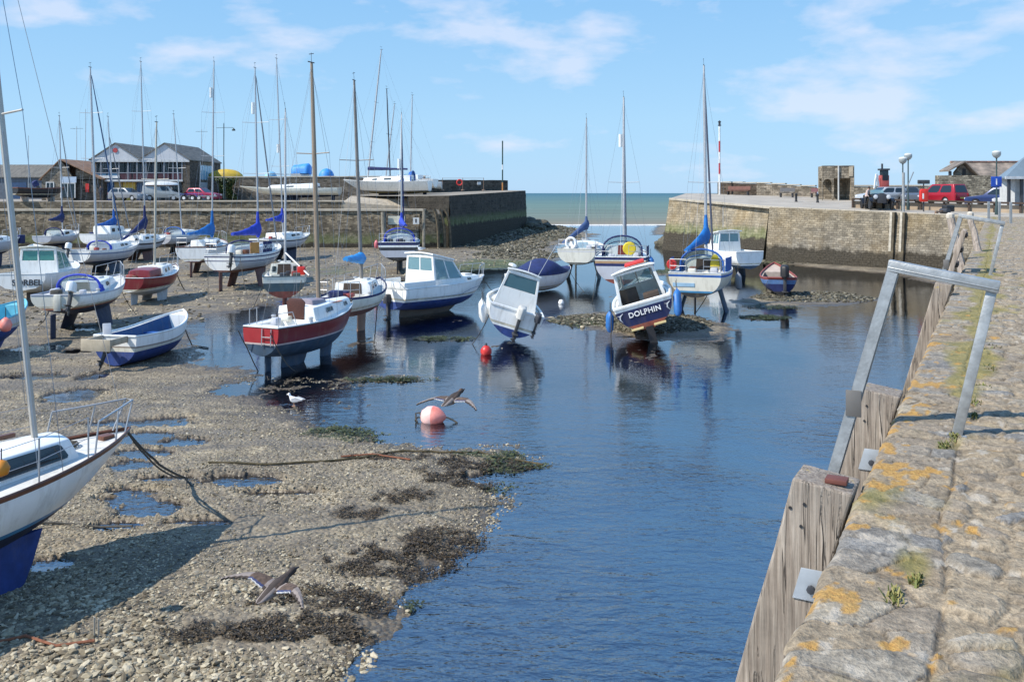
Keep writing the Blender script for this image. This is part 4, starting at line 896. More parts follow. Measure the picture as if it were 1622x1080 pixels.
def pane(q, u0, u1, v0, v1, m, parent, out=.006, th=.014, name='window', cut=.16, frame=None):
    p = [quadpt(q, u, v) for u, v in ((u0, v0), (u1, v0), (u1, v1), (u0, v1))]
    n = (p[1]-p[0]).cross(p[3]-p[0]).normalized(); poly = []
    for i in range(4):
        a, b, c = p[i-1], p[i], p[(i+1) % 4]; k = min((a-b).length, (c-b).length)*cut
        poly += [b+(a-b).normalized()*k, b+(c-b).normalized()*k] if cut else [b]
    w_ = MB().prism([x+n*out-n*th for x in poly], n*th).build(name, m, parent, smooth=0)
    if frame:
        mb = MB(); pts = [x+n*(out+.004) for x in poly]; mb.tube(pts+[pts[0], pts[1]], .014, 4); mb.build('window_frame', frame, w_)
    return w_
def hexcorners(B_, t0, t1, wa, wf, ha, hf, inset, ra, rf, zoff=0.0, insf=None):
    x0, x1 = B_.h.x(t0), B_.h.x(t1); za, zf = B_.zd(t0)+zoff-.01, B_.zd(t1)+zoff-.01
    wa = min(wa, 9); i2 = inset if insf is None else insf
    bot = [Vector((x0, -wa, za)), Vector((x1, -wf, zf)), Vector((x1, wf, zf)), Vector((x0, wa, za))]
    top = [Vector((x0+ra, -(wa-inset), za+ha)), Vector((x1-rf, -(wf-i2), zf+hf)), Vector((x1-rf, wf-i2, zf+hf)), Vector((x0+ra, wa-inset, za+ha))]
    S = [bot[0], bot[1], top[1], top[0]]; P = [bot[2], bot[3], top[3], top[2]]; FR = [bot[1], bot[2], top[2], top[1]]; A = [bot[3], bot[0], top[0], top[3]]
    return bot, top, dict(S=S, P=P, F=FR, A=A)
def cabin(B_, t0, t1, wa, wf, ha, hf, inset=.08, ra=.03, rf=.35, m=None, roof=None, windows=(), wm=None, zoff=0.0, frame=None, door=None, name='cabin', hatch=True, crown=.05):
    m = m or white(); bot, top, Q = hexcorners(B_, t0, t1, wa, wf, ha, hf, inset, ra, rf, zoff)
    mb = MB(); down = Vector((0, 0, -.12)); n = 8
    def ringat(i0, i1, tp):      # cross section from starboard to port
        return None
    secs = []
    for f in (0.0, .25, .5, .75, 1.0):
        sb, pb = bot[0].lerp(bot[1], f), bot[3].lerp(bot[2], f); st, ptp = top[0].lerp(top[1], f), top[3].lerp(top[2], f)
        ring = [sb+down, st]
        for k in range(1, 6):
            q = st.lerp(ptp, k/6); q.z += crown*math.sin(math.pi*k/6); ring.append(q)
        ring += [ptp, pb+down]; secs.append(ring)
    mb.loft(secs, 0, True, True); mb.m = [0]*len(mb.f)
    o = mb.build(name, [m], B_.o, smooth=.5, bevel=.025)
    for (sd, u0, u1, v0, v1) in windows:
        pane(Q[sd], u0, u1, v0, v1, wm or glass(), o, frame=frame)
    if door:
        u0, u1, v1, dmat = door; pane(Q['A'], u0, u1, -.25, v1, dmat, o, .012, .03, 'companionway_door', .03)
    if hatch:
        x = (bot[0].x+bot[1].x)/2; z = (top[0].z+top[1].z)/2+crown; MB().box(x-.25, x+.25, -.26, .26, z-.03, z+.045).build('hatch', deckm(), o, bevel=.015)
    return o
def wheelhouse(B_, t0, t1, wa, wf, ha, hf, inset=.12, ra=.0, rf=.5, sill=.42, m=None, gm=None, aft='open', zoff=0.0, mull=1, roofo=.1, roofm=None, name='wheelhouse', side=1, wins=True):
    m = m or white(); gm = gm or cleargl(); bot, top, Q = hexcorners(B_, t0, t1, wa, wf, ha, hf, inset, ra, rf, zoff)
    mb = MB(); T = .05
    walls = ['S', 'P', 'F'] + ([] if aft == 'open' else ['A'])
    for k in walls:
        q = Q[k]; sv = sill if k != 'A' else .5
        n = (q[1]-q[0]).cross(q[3]-q[0]).normalized()*-T
        def slab(u0, u1, v0, v1):
            p = [quadpt(q, u0, v0), quadpt(q, u1, v0), quadpt(q, u1, v1), quadpt(q, u0, v1)]; mb.prism(p, n)
        slab(0, 1, -.06, sv); slab(0, 1, .9, 1); e = .07
        slab(0, e, sv, .9); slab(1-e, 1, sv, .9)
        nm = mull if k != 'S' and k != 'P' else side
        for j in range(nm): u = (j+1)/(nm+1); slab(u-.02, u+.02, sv, .9)
    if aft == 'open':
        q = Q['A']; n = (q[1]-q[0]).cross(q[3]-q[0]).normalized()*-T
        for (u0, u1, v0, v1) in ((0, .07, -.05, .93), (.93, 1, -.05, .93), (0, 1, .92, 1)): mb.prism([quadpt(q, u0, v0), quadpt(q, u1, v0), quadpt(q, u1, v1), quadpt(q, u0, v1)], n)
    o = mb.build(name, m, B_.o, smooth=0, bevel=.012)
    r = MB(); rr = []
    for f in np.linspace(-.06, 1.05, 6):
        st, ptp = top[0].lerp(top[1], f), top[3].lerp(top[2], f); st = st+Vector((0, -roofo*.5, 0)); ptp = ptp+Vector((0, roofo*.5, 0))
        up = [];
        for k in range(7): q = st.lerp(ptp, k/6); q.z += .05+.06*math.sin(math.pi*k/6); up.append(q)
        rr.append(up+[Vector((q.x, q.y, q.z-.07)) for q in up[::-1]])
    r.loft(rr).build('roof', roofm or m, o, smooth=.6, bevel=.02)
    if wins:
        for k in walls:
            sv = sill if k != 'A' else .5; nm = mull if k not in 'SP' else side; us = [.07]+[(j+1)/(nm+1) for j in range(nm)]+[.93]
            for a, b_ in zip(us[:-1], us[1:]):
                pane(Q[k], a+.01, b_-.01, sv+.01, .89, gm, o, -.018, .012, cut=.0)
    return o
def rig(B_, t, ytop=None, xtop=None, m=None, r=.055, boom=2.6, bz=.75, bang=0, cover=None, coll=.7, fore=None, forefrac=1.0, back=True, spread=(.55,), shr=True, zfoot=None, droop=0.0, thick=1.0, radar=None, foret=.985, bareboom=False, rake=None, h=None, y=0.0):
    m = m or alu(); hh = B_.h; x0 = hh.x(t); zf = zfoot if zfoot is not None else B_.zd(t)+.02
    wfoot = B_.inv.inverted() @ Vector((x0, y, zf))
    if h is None:
        zt = EYE+(HY-ytop)*wfoot.y/F; Xt = (xtop-CX)*wfoot.y/F
        top = B_.inv @ Vector((Xt, wfoot.y, zt))
    else: top = Vector((x0, 0, zf+h))
    foot = Vector((x0, y, zf)); ax = top-foot; at_ = lambda f: foot+ax*f
    mst = MB().tube([at_(f) for f in (0, .3, .6, .85, 1)], [r, r*1.02, r, r*.85, r*.6], 8).build('mast', m, B_.o)
    hw = MB()
    tp = at_(1); hw.tube([tp+Vector((-.2, 0, .02)), tp+Vector((.15, 0, .02))], .02, 4).tube([tp, tp+Vector((.02, .03, .35))], .008, 4).tube([tp+Vector((-.1, .03, .28)), tp+Vector((.16, .03, .34))], .012, 4)
    hw.build('mast_head', dark(), mst)
    w_ = MB(); wr = .0052*thick; hb = lambda tt: hh.b(tt)-.03
    tips = []
    if spread:
        sp = MB()
        for f in spread:
            k = .42*hb(t)+.32
            for sg in (-1, 1): sp.tube([at_(f), at_(f)+Vector((-.08, sg*k, .03))], .018*thick, 5)
            tips.append((f, k))
        sp.build('spreader', m, mst)
    if shr:
        for sg in (-1, 1):
            ch = Vector((x0-.1, sg*hb(t), hh.zs(t)))
            p = [at_(.97)]+[at_(f)+Vector((-.08, sg*k, .03)) for f, k in tips[::-1]]+[ch]; w_.tube(p, wr, 3)
            w_.tube([at_(tips[0][0] if tips else .6), ch+Vector((-.35, 0, 0))], wr, 3)
    stem = Vector((hh.x(foret), 0, hh.zs(foret))); ft = at_(forefrac*.985)
    if back: w_.tube([at_(.99), Vector((hh.x(0.01), 0, hh.zs(0)))], wr, 3)
    if not fore: w_.tube([ft, stem], wr, 3)
    w_.tube([at_(.96)+Vector((-.07, .05, 0)), foot+Vector((-.1, .07, .5))], wr*.9, 3)
    w_.build('rigging', wirem(), mst)
    if fore: MB().tube([ft+(stem-ft)*.03, ft+(stem-ft)*.3, ft+(stem-ft)*.9, stem], [.028, .045, .055, .03], 6).build('furled_sail', fore, B_.o)
    if radar is not None:
        q = at_(radar); MB().tube([q+Vector((.0, .18, -.35)), q+Vector((0, .18, .35))], .1, 8).build('radar_reflector', white(), mst)
    if boom:
        g = at_(0)+Vector((0, 0, bz)); f = bz/ax.z; g = at_(f)
        a = math.pi+R(bang); e = g+Vector((math.cos(a)*boom, math.sin(a)*boom, -droop*boom))
        bm_ = MB().tube([g, e], .045, 6).build('boom', m, B_.o)
        w2 = MB().tube([e, at_(.98)], wr*.9, 3); w2.build('topping_lift', wirem(), bm_)
        if cover:
            rings = []; d = (e-g); L = d.length; d.normalize(); sd = Vector((-d.y, d.x, 0)).normalized(); rs = random.Random(int(B_.D*100))
            for i in range(13):
                q = i/12; c = g+d*(L*q); hgt = .19+coll*.5*(1-q)**2.2+.16*(1-q); wd = .11+.09*(1-q)
                if i == 0: c = c-d*.08
                rg = []
                for j in range(10):
                    an = 2*math.pi*j/10; zz_ = math.sin(an); up = zz_*hgt*.5+hgt*.32
                    rg.append(c+sd*(wd*math.cos(an)*(1-.35*max(0, zz_))+rs.uniform(-.012, .012))+Vector((0, 0, up+rs.uniform(-.02, .02))))
                rings.append(rg)
            MB().loft(rings).build('sail_cover', cover, bm_, smooth=1.0)
            if coll > 0: 
                MB().loft([[g+ax.normalized()*(coll*zz_)+Vector((-.03+k*math.cos(a_), k*math.sin(a_), 0)) for a_ in np.linspace(0, 2*math.pi, 9)[:-1]] for zz_, k in ((-.25, .06), (-.12, .14), (.25, .15), (.6, .12), (1.1, .085), (1.25, .065))]).build('mast_boot', cover, bm_, smooth=1)
    return mst
def hood(B_, t0, t1, w, h, m=None, back=.25, tubes=True, zoff=.0):
    """folding spray hood: canvas over hoops, open towards the cockpit"""
    m = m or navy(); x0, x1 = B_.h.x(t0), B_.h.x(t1); zb = B_.zd(t0)+zoff; n = 12; rings = []
    for f in (0, .2, .5, .8, 1.0):      # f 0 = aft edge, 1 = forward foot
        x = x0+(x1-x0)*f-back*(1-f)*.3; hh = h*(1-f**1.7)+.03; ww = w*(1-.1*f)
        rings.append([(x, -ww*math.cos(math.pi*k/n)*(1 if 0 < k < n else 1), zb+hh*math.sin(math.pi*k/n)**.6) for k in range(n+1)])
    vs = [p for r in rings for p in r]; fs = []; fm = []
    mb = MB()
    for i in range(len(rings)-1):
        for k in range(n):
            a = i*(n+1)+k; clear = (i in (1, 2)) and (k not in (0, n-1))
            mb.add([vs[a], vs[a+1], vs[a+n+2], vs[a+n+1]], [(0, 1, 2, 3)], 1 if clear else 0)
    o = mb.build('spray_hood', [m, cleargl()], B_.o, smooth=1, merge=.001)
    e = MB().tube([rings[0][k] for k in range(n+1)], .05, 6); e.tube([rings[2][k] for k in range(n+1)], .028, 6); e.build('hoop', m, o)
    return o
def dodger(B_, t0, t1, side, h, m, text=None, tm_=None, size=.3, z0=.05):
    """canvas panel laced to the guard rail"""
    hh = B_.h; n = 6; pts = [(hh.x(t0+(t1-t0)*i/n), side*(hh.b(t0+(t1-t0)*i/n)-.02), hh.zs(t0+(t1-t0)*i/n)) for i in range(n+1)]
    rings = [[(x, y, z+z0), (x, y+side*.015, z+z0), (x, y+side*.015, z+z0+h), (x, y, z+z0+h)] for x, y, z in pts]
    o = MB().loft(rings).build('dodger', m, B_.o, smooth=0)
    if text:
        a, b_ = Vector(pts[0]), Vector(pts[-1]); c = (a+b_)/2; mx = max(abs(p[1]) for p in pts)
        d = b_-a; ang = math.atan2(d.y, d.x)
        lettering(text, size, (c.x, side*(mx+.025), c.z+z0+h*.5), (R(90), 0, ang if side < 0 else ang+math.pi), tm_, o, .004)
    return o
def pulpit(B_):
    hh = B_.h; mb = MB(); z = .58 if B_.D > 15 else .46
    P = [(hh.x(.985)+.05, 0, hh.zs(1)+z)]; pr = lambda t, sg, k=z: Vector((hh.x(t), sg*max(.03, hh.b(t)-.04), hh.zs(t)+k))
    a = [pr(.84, -1), pr(.93, -1), Vector(P[0])+Vector((.02, -.08, 0)), Vector(P[0])+Vector((.02, .08, 0)), pr(.93, 1), pr(.84, 1)]
    mb.tube(a, .016, 6)
    for t, sg in ((.84, -1), (.84, 1), (.93, -1), (.93, 1)): mb.tube([pr(t, sg), pr(t-.015, sg, 0)], .014, 5)
    for sg in (-1, 1): mb.tube([a[2 if sg < 0 else 3], pr(.965, sg, 0)], .014, 5)
    mb.build('pulpit', steel(), B_.o)
def pushpit(B_):
    hh = B_.h; mb = MB(); z = .58; pr = lambda t, sg, k: Vector((hh.x(t)+.03, sg*max(.03, hh.b(t)-.05), hh.zs(t)+k))
    for k in (z, z*.5): mb.tube([pr(.12, -1, k), pr(.02, -1, k), pr(.0, -.35, k), ], .015, 5); mb.tube([pr(.12, 1, k), pr(.02, 1, k), pr(.0, .35, k)], .015, 5)
    for t, sg in ((.12, -1), (.12, 1), (.02, -1), (.02, 1), (0, -.35), (0, .35)): mb.tube([pr(t, sg, z), pr(t, sg, 0)], .014, 5)
    mb.build('pushpit', steel(), B_.o)
def rails(B_, t0, t1, n, h=.55):
    hh = B_.h; st = MB(); wr = MB(); pr = lambda t, sg, k: Vector((hh.x(t), sg*max(.03, hh.b(t)-.04), hh.zs(t)+k))
    for sg in (-1, 1):
        T = [t0+(t1-t0)*i/(n-1) for i in range(n)]
        for t in T: a = MB().tube([pr(t, sg, 0), pr(t, sg, h)], .013, 5).build('stanchion', steel(), B_.o)
        for k in (h, h*.5): wr.tube([pr(t, sg, k) for t in T], .006, 3)
    wr.build('guard_wire', wirem(), a)
def outboard(B_, y=0.0, tilt=0, cm=None, sc=1.0, dx=0.0, zt=None):
    hh = B_.h; x = hh.x(0)-.12*sc+dx; z = (hh.zs(0)+.12) if zt is None else zt
    o = bpy.data.objects.new('outboard_motor', None); COL.objects.link(o); o.parent = B_.o; o.location = (x, y, z); o.rotation_euler = (0, R(tilt), 0)
    c = MB(); c.loft([[(a*sc, b*sc, zz*sc) for a, b in ((-.26, -.14), (.12, -.16), (.16, 0), (.12, .16), (-.26, .14), (-.32, 0))] for zz in (-.02,)] + [[(a*k*sc, b*k*sc, zz*sc) for a, b in ((-.26, -.14), (.12, -.16), (.16, 0), (.12, .16), (-.26, .14), (-.32, 0))] for zz, k in ((.0, 1.0), (.3, 1.0), (.4, .86), (.43, .55))])
    c.build('cowling', cm or black(), o, bevel=.02)
    l = MB().loft([[(-.12*sc*k, -.055*sc, zz*sc), (.08*sc*k, -.05*sc, zz*sc), (.08*sc*k, .05*sc, zz*sc), (-.12*sc*k, .055*sc, zz*sc)] for zz, k in ((0, 1.2), (-.4, 1), (-.75, .9))]); l.box(-.3*sc, .1*sc, -.11*sc, .11*sc, -.62*sc, -.59*sc); l.tube([(-.24*sc, 0, -.78*sc), (.14*sc, 0, -.78*sc)], .055*sc, 8, 0, .02*sc); l.box(-.04*sc, .09*sc, -.015*sc, .015*sc, -1.0*sc, -.78*sc)
    l.build('leg', mat('outboard_grey', (.05, .05, .052), .5, var=.3), o, bevel=.008)
    p = MB()
    for k in range(3):
        a = 2*math.pi*k/3; u = Vector((0, math.cos(a), math.sin(a))); v = Vector((.05, -math.sin(a), math.cos(a))); c0 = Vector((-.26*sc, 0, -.78*sc))
        p.add([c0, c0+(u*.06+v*.05)*sc, c0+u*.14*sc, c0+(u*.06-v*.05)*sc, c0+Vector((-.02*sc, 0, 0))], [(0, 1, 2, 3), (4, 3, 2, 1)])
    p.build('propeller', dark(), o)
def fender(p, L, r, m, label, group, tilt=(0, 0)):
    o = thing('fender', label, 'fender', p, 0, group, tilt[0], tilt[1]); prof = [(.02, .06), (.03, .0), (r*.6, -.05), (r, -.16), (r, -L+.14), (r*.6, -L+.03), (.02, -L)]
    MB().lathe(prof, (0, 0, 0), 10).build('body', m, o); MB().tube([(0, 0, .05), (0, 0, .4)], .01, 4).build('lanyard', ropem(), o); return o
# ---------------- the fleet
bk = lambda y, a=.36, b_=.62, sp=.22, th_=.13, m=None: [(a, b_, y, sp, th_, m), (a, b_, -y, sp, th_, m)]
red = mat('dark_red_topsides', (.18, .016, .020), .3, var=.12, scale=1.2, dirt=.25)
# 1 foreground yacht
fy = make_boat(dict(label='nearest white yacht with blue keel, cut off by the left edge of the photo', name='sailing_yacht', cat='yacht', pos=(-7.64, 11.62, R(60)), L=6.0, B=2.3, zs=1.60, sb=.16, zk=.55, zw=1.0, zup=.0, top=white(), anti=navyb(), rub=wood(), boot=cyan(), stem=2.6, pbow=1.15, tw=.6, pb=2.0,
    bands=[('s', 0, wood()), ('s', .055, white()), ('w', .07, mat('light_blue_stripe', (.05, .22, .42), .4)), ('w', .0, navyb())],
    keels=[(.48, .72, .34, .06, .16, blueb()), (.48, .72, -.34, .06, .16, blueb())], rudder=(navyb(), 1.5, .05, .4), cockpit=(.06, .3, .7, .5), toe=.035,
    cabins=[dict(t0=.32, t1=.82, wa=.84, wf=.42, ha=.40, hf=.30, rf=.18, inset=.1, windows=[('S', .04, .93, .22, .9), ('P', .04, .93, .22, .9)], hatch=False)],
    mast=dict(t=.735, ytop=-330, xtop=-52, r=.046, m=mat('warm_grey_mast', (.45, .42, .37), .5, .3, .12), boom=0, spread=(.5,), back=False, shr=True, zfoot=1.98), rails=(.34, .80, 4, .6), pulpit=True))  # mast in a plain warm grey
MB().loft([[(x, y0_*k, z0_+.02), (x, y0_*k*.9, z0_+.16*k), (x, 0, z0_+.26*k), (x, -y0_*k*.9, z0_+.15*k), (x, -y0_*k, z0_+.02)] for x, k, y0_, z0_ in ((-1.6, .7, .6, 1.93), (-1.1, 1, .62, 1.97), (-.4, .9, .6, 1.98), (.15, .55, .5, 1.95))]).build('sail_cover', royal(), fy.o, smooth=1)
MB().box(.0, 1.3, .28, .36, 1.98, 2.04).build('hand_rail', wood(), fy.o, bevel=.01)
MB().box(fy.h.x(.93)-.12, fy.h.x(.93)+.08, -.09, .09, fy.zd(.93)-.02, fy.zd(.93)+.06).build('anchor_well_lid', wood(), fy.o, bevel=.01)
# 2 red bilge keeler in the shallows
rb_ = make_boat(dict(label='dark red hulled yacht with white cabin and brown varnished hatch, standing in the shallows', name='sailing_yacht', cat='yacht', xs=413, xb=557, D=29.3, L=5.0, B=1.85, p=3.2, zs=1.42, sb=.28, ss=.02, zk=.30, zkst=.55, zw=.76, top=red, anti=mat('petrol_antifouling', (.03, .06, .10), .6, var=.3, dirt=.2), stem=3.6, tw=.72, transom=mat('sunlit_red_transom', (.33, .025, .03), .35, var=.15),  # transom red brightened as its sunlit face, against the darker shaded sides
    bands=[('s', 0, dark()), ('s', .04, red), ('w', .05, mat('pink_stripe', (.5, .4, .38), .4)), ('w', 0, mat('petrol_antifouling', (.03, .06, .10)))], gunw=white(),
    keels=[(.20, .50, 0, 0, .26, mat('petrol_antifouling', (.03, .06, .10))), (.62, .76, 0, 0, .2, mat('petrol_antifouling', (.03, .06, .10)))], rudder=(mat('petrol_antifouling', (.03, .06, .10)), .78, .0, .26, .5), tiller=False, cockpit=(.08, .34, .52, .35), toe=.0, deck=white(),
    cabins=[dict(t0=.36, t1=.93, wa=.78, wf=.28, ha=.44, hf=.22, rf=.1, inset=.10, ra=-.05, windows=[('S', .30, .46, .30, .72), ('S', .80, .87, .25, .75), ('P', .30, .46, .3, .72)], frame=steel(), hatch=False), dict(t0=.42, t1=.66, wa=.45, wf=.32, ha=.62, hf=.50, rf=.25, inset=.08, name='cabin_top', hatch=False, m=mat('dull_mauve_paint', (.25, .22, .26), .5))],
    mast=dict(t=.60, ytop=100, xtop=493.5, m=mastwood(), r=.075, boom=0, back=True, fore=None, spread=(.62,), zfoot=1.86)))
MB().loft([[(-.75, -.30, 1.42), (-.71, -.30, 1.42), (-.71, .30, 1.42), (-.75, .30, 1.42)], [(-.77, -.36, 2.02), (-.73, -.36, 2.02), (-.73, .36, 2.02), (-.77, .36, 2.02)], [(-.77, -.22, 2.13), (-.73, -.22, 2.13), (-.73, .22, 2.13), (-.77, .22, 2.13)]]).build('companionway_door', mat('dark_mahogany_hatch', (.075, .026, .018), .4, var=.3, scale=5, stretch=(.3, 4, 4)), rb_.o, bevel=.01)
MB().box(.5, 1.3, -.42, .1, 1.83, 1.855).build('deck_panel', mat('faded_orange_paint', (.55, .24, .15), .7), rb_.o)
ld = MB()
for y in (-.42, -.08): ld.tube([(-2.53, y, 1.4), (-2.56, y, .88)], .018, 5)
for z in (.95, 1.15): ld.tube([(-2.56, -.42, z), (-2.56, -.08, z)], .016, 5)
ld.build('boarding_ladder', steel(), rb_.o)
MB().tube([(-2.4, .5, 1.4), (-2.4, .5, 1.95), (-2.0, .55, 1.95), (-2.0, .55, 1.4)], .016, 5).build('pushpit', steel(), rb_.o); MB().tube([(-2.35, -.55, 1.4), (-2.35, -.55, 1.85), (-1.8, -.66, 1.85), (-1.6, -.68, 1.4)], .016, 5).build('pushpit', steel(), rb_.o)
# 3 open white and blue dinghy with motor bracket
dg = make_boat(dict(label='open white and blue dinghy with bright blue inside and stern bracket', name='open_dinghy', cat='dinghy', xs=182, xb=290, base=566, L=3.9, B=1.75, zs=1.02, sb=.36, ss=.04, zk=.05, zkst=.12, zw=.52, top=white(), anti=blueb(), tw=.85, stem=7, p=3, pbow=1.4, pb=2.6, cockpit=(.05, .9, .78, .72), toe=.03, deck=white(), well=mat('dinghy_blue_paint', (.012, .075, .20), .55, var=.2, dirt=.3), gr=.035, gunw=white(), D=29.6,
    bands=[('s', 0, white()), ('s', .1, white()), ('s', .32, mat('brown_rubbing_band', (.28, .24, .2), .6)), ('s', .37, cream()), ('w', 0, blueb())]))
mb = MB().box(-2.85, -1.95, .40, .46, .88, 1.08).box(-2.85, -1.95, -.46, -.40, .88, 1.08).box(-2.9, -2.84, -.5, .5, .74, 1.1)
mb.build('motor_bracket', mat('beige_plywood', (.40, .34, .25), .7, var=.2, dirt=.4), dg.o, bevel=.01)
outboard(dg, .05, 35, dark(), .6, -.30, .62)
MB().box(-1.0, -.7, -.74, .74, .70, .74).box(.5, .75, -.7, .7, .74, .78).build('thwart', blue(), dg.o)
MB().bar((-1.9, .3, 1.02), (-1.5, .6, 1.34), .25, .12).build('anchor_roller', steel(), dg.o, bevel=.02)
# 4 white bilge keeler with royal blue dodger rim
b4 = make_boat(dict(label='white twin keel yacht with royal blue folded canopy and white outboard well', name='sailing_yacht', cat='yacht', xs=88, xb=188, base=518, L=6.2, B=2.35, zs=1.62, sb=.3, zk=.72, zw=.98, top=white(), anti=navyb(), boot=mat('rust_stripe', (.30, .12, .06), .6), tw=.78, stem=3.4, keels=bk(.55, .36, .60, .3, .15, navyb()), rudder=(navyb(), 1.0, .0, .36), tiller=False, cockpit=(.05, .34, .62, .45), rub=greyhull(), transom=cream(),
    cabins=[dict(t0=.36, t1=.82, wa=.85, wf=.4, ha=.42, hf=.24, inset=.1, windows=[('S', .35, .52, .3, .75), ('P', .35, .52, .3, .75)], door=(.3, .72, .95, mat('slatted_beige_door', (.42, .37, .28), .7)))], pulpit=True, rails=(.36, .8, 3)))
hood(b4, .34, .45, .85, .68, royal(), tubes=True)
outboard(b4, -.62, 20, white(), .9)
MB().box(-3.16, -3.09, -.2, .05, 1.1, 1.72).build('rudder_blade_head', cream(), b4.o, bevel=.01)
# 5 small red yacht
b5 = make_boat(dict(label='small red yacht with pale grey bottom and red cabin side', name='sailing_yacht', cat='yacht', xs=203, xb=279, base=477, L=5.4, B=2.0, zs=1.38, sb=.36, zk=.42, zw=.62, top=red, anti=mat('pale_grey_antifouling', (.42, .42, .42), .7, var=.2, dirt=.35), gunw=white(), boot=white(), tw=.75, stem=4, keels=[(.05, .2, 0, 0, .1, mat('pale_grey_antifouling', (.42, .42, .42))), (.42, .66, .35, .1, .14, mat('pale_grey_antifouling', (.42, .42, .42))), (.42, .66, -.35, .1, .14, mat('pale_grey_antifouling', (.42, .42, .42)))], cockpit=(.06, .38, .5, .4), deck=white(),
    cabins=[dict(t0=.42, t1=.84, wa=.72, wf=.36, ha=.5, hf=.3, windows=[('S', .22, .36, .3, .75), ('S', .5, .62, .3, .75), ('P', .3, .6, .3, .75)], door=(.2, .8, .95, red)), dict(t0=.20, t1=.40, wa=.6, wf=.7, ha=.36, hf=.45, rf=0, m=red, hatch=False, roof=white(), name='cockpit_shelter')],
    mast=dict(t=.52, ytop=194, xtop=248, m=mat('bleached_spar', (.52, .47, .38), .55, var=.15), r=.06, boom=0, spread=(.6,), zfoot=1.85), pulpit=True))
# 6 motor cruiser with name on the stern
b6 = make_boat(dict(label='white motor cruiser with green tinted cabin glass and SORBEL lettered on its stern', name='motor_cruiser', cat='motorboat', xs=32, xb=118, base=472, L=6.4, B=2.5, zs=1.62, sb=.2, zk=.55, zw=.62, top=white(), anti=cream(), tw=.9, stem=3.2, p=3.4, pbow=1.2, D=45, cockpit=(.04, .4, .95, .5), keels=[(.1, .5, 0, 0, .3, mat('dark_brown_keel', (.12, .1, .08), .8))], gunw=white(),  # keel in a plain dark brown
    houses=[dict(t0=.30, t1=.66, wa=.95, wf=.78, ha=1.25, hf=.95, rf=.8, sill=.15, gm=greengl(), aft='glass', mull=1, roofm=cream(), side=1)]))
lettering('SORBEL', .40, (-3.215, -.30, 1.28), (R(90), 0, R(-90)), dark(), b6.o)
# 7 pale blue open boat cut by the left edge
b7 = make_boat(dict(label='open boat with turquoise gunwale and blue hull, cut off by the left edge', name='open_boat', cat='boat', xs=-95, xb=39, base=563, L=4.6, B=1.9, zs=1.35, sb=.3, zk=.35, zw=.9, top=greyhull(), anti=blueb(), tw=.8, stem=3.0, pbow=1.1, cockpit=(.05, .86, .8, .5), toe=.02, deck=mat('turquoise_paint', (.16, .46, .55), .5), gunw=mat('turquoise_paint', (.16, .46, .55)), gr=.04, keels=[(.2, .78, 0, 0, .2, blueb())]))
# 8 grey yacht at the left edge by the wall
b8 = make_boat(dict(label='pale grey yacht at the left edge before the wall, blue canvas at its bow', name='sailing_yacht', cat='yacht', xs=-75, xb=32, base=424, L=7, B=2.5, zs=1.95, sb=.3, zk=.85, zw=1.05, top=greyhull(), anti=navyb(), stem=3, keels=bk(.5, m=navyb()), cabins=[dict(t0=.4, t1=.8, wa=.8, wf=.4, ha=.4, hf=.25, windows=[('S', .1, .6, .3, .75)])], pulpit=True, rails=(.3, .8, 4), gunw=white()))
MB().box(b8.h.x(.9), b8.h.x(.99), -.5, .1, 1.65, 2.3).build('bow_cover', navy(), b8.o, bevel=.05)
# 9 white yacht by the wall, navy cover
b9 = make_boat(dict(label='white yacht close under the left quay wall with navy sail cover and sprayhood', name='sailing_yacht', cat='yacht', xs=66, xb=123, base=402, L=6.6, B=2.4, zs=1.7, sb=.35, zk=.75, zw=.95, top=greyhull(), anti=navyb(), stem=3, gunw=white(), keels=bk(.5, m=navyb()), cockpit=(.05, .34, .6, .4), cabins=[dict(t0=.36, t1=.8, wa=.85, wf=.4, ha=.5, hf=.3, windows=[('S', .1, .5, .3, .8)])],
    mast=dict(t=.56, ytop=184, xtop=94, boom=2.3, bz=1.0, cover=navy(), coll=1.0, fore=mat('grey_furled_sail', (.2, .22, .25), .7), zfoot=2.1), hood=dict(t0=.32, t1=.46, w=.8, h=.75, m=navy()), pulpit=True))
# tender hanging behind it
o = make_boat(dict(label='little white inflatable dinghy on the mud behind the navy covered yacht', name='inflatable_dinghy', cat='dinghy', xs=62, xb=52, base=400, z=.05, L=2.4, B=1.3, zs=.85, sb=.15, zk=.35, zw=.1, top=white(), anti=white(), tw=.95, stem=6, p=3, cockpit=(.06, .85, .4, .3), gr=.15, gunw=white(), D=74))
# 10 light blue-white yacht mid left
b10 = make_boat(dict(label='white yacht with pale blue stripe and long blue furled foresail line', name='sailing_yacht', cat='yacht', xs=122, xb=219, base=432, L=7.4, B=2.6, zs=1.72, sb=.32, zk=.62, zw=.85, top=greyhull(), anti=mat('petrol_antifouling', (.03, .06, .10)), boot=navy(), tw=.75, stem=3.2, keels=bk(.5, m=mat('petrol_antifouling', (.03, .06, .10))), cockpit=(.05, .34, .65, .4), transom=white(),  # white hull: grey on the sides paints in their shade, transom stays white
    bands=[('s', 0, white()), ('s', .16, mat('grey_blue_band', (.16, .22, .33), .4)), ('s', .26, greyhull()), ('w', .05, navy()), ('w', 0, mat('petrol_antifouling', (.03, .06, .10)))], gunw=white(),
    cabins=[dict(t0=.36, t1=.82, wa=.9, wf=.4, ha=.45, hf=.28, windows=[('S', .42, .58, .28, .75), ('S', .64, .78, .28, .72), ('P', .42, .58, .28, .75)])], mast=dict(t=.30, ytop=107, xtop=143, r=.07, boom=0, fore=mat('grey_blue_sail', (.05, .10, .2), .7), foret=.72, spread=(.5, .75)), hood=dict(t0=.34, t1=.47, w=.85, h=.6, m=royal()), pulpit=True, outboard=(.5, 15, white(), .9)))
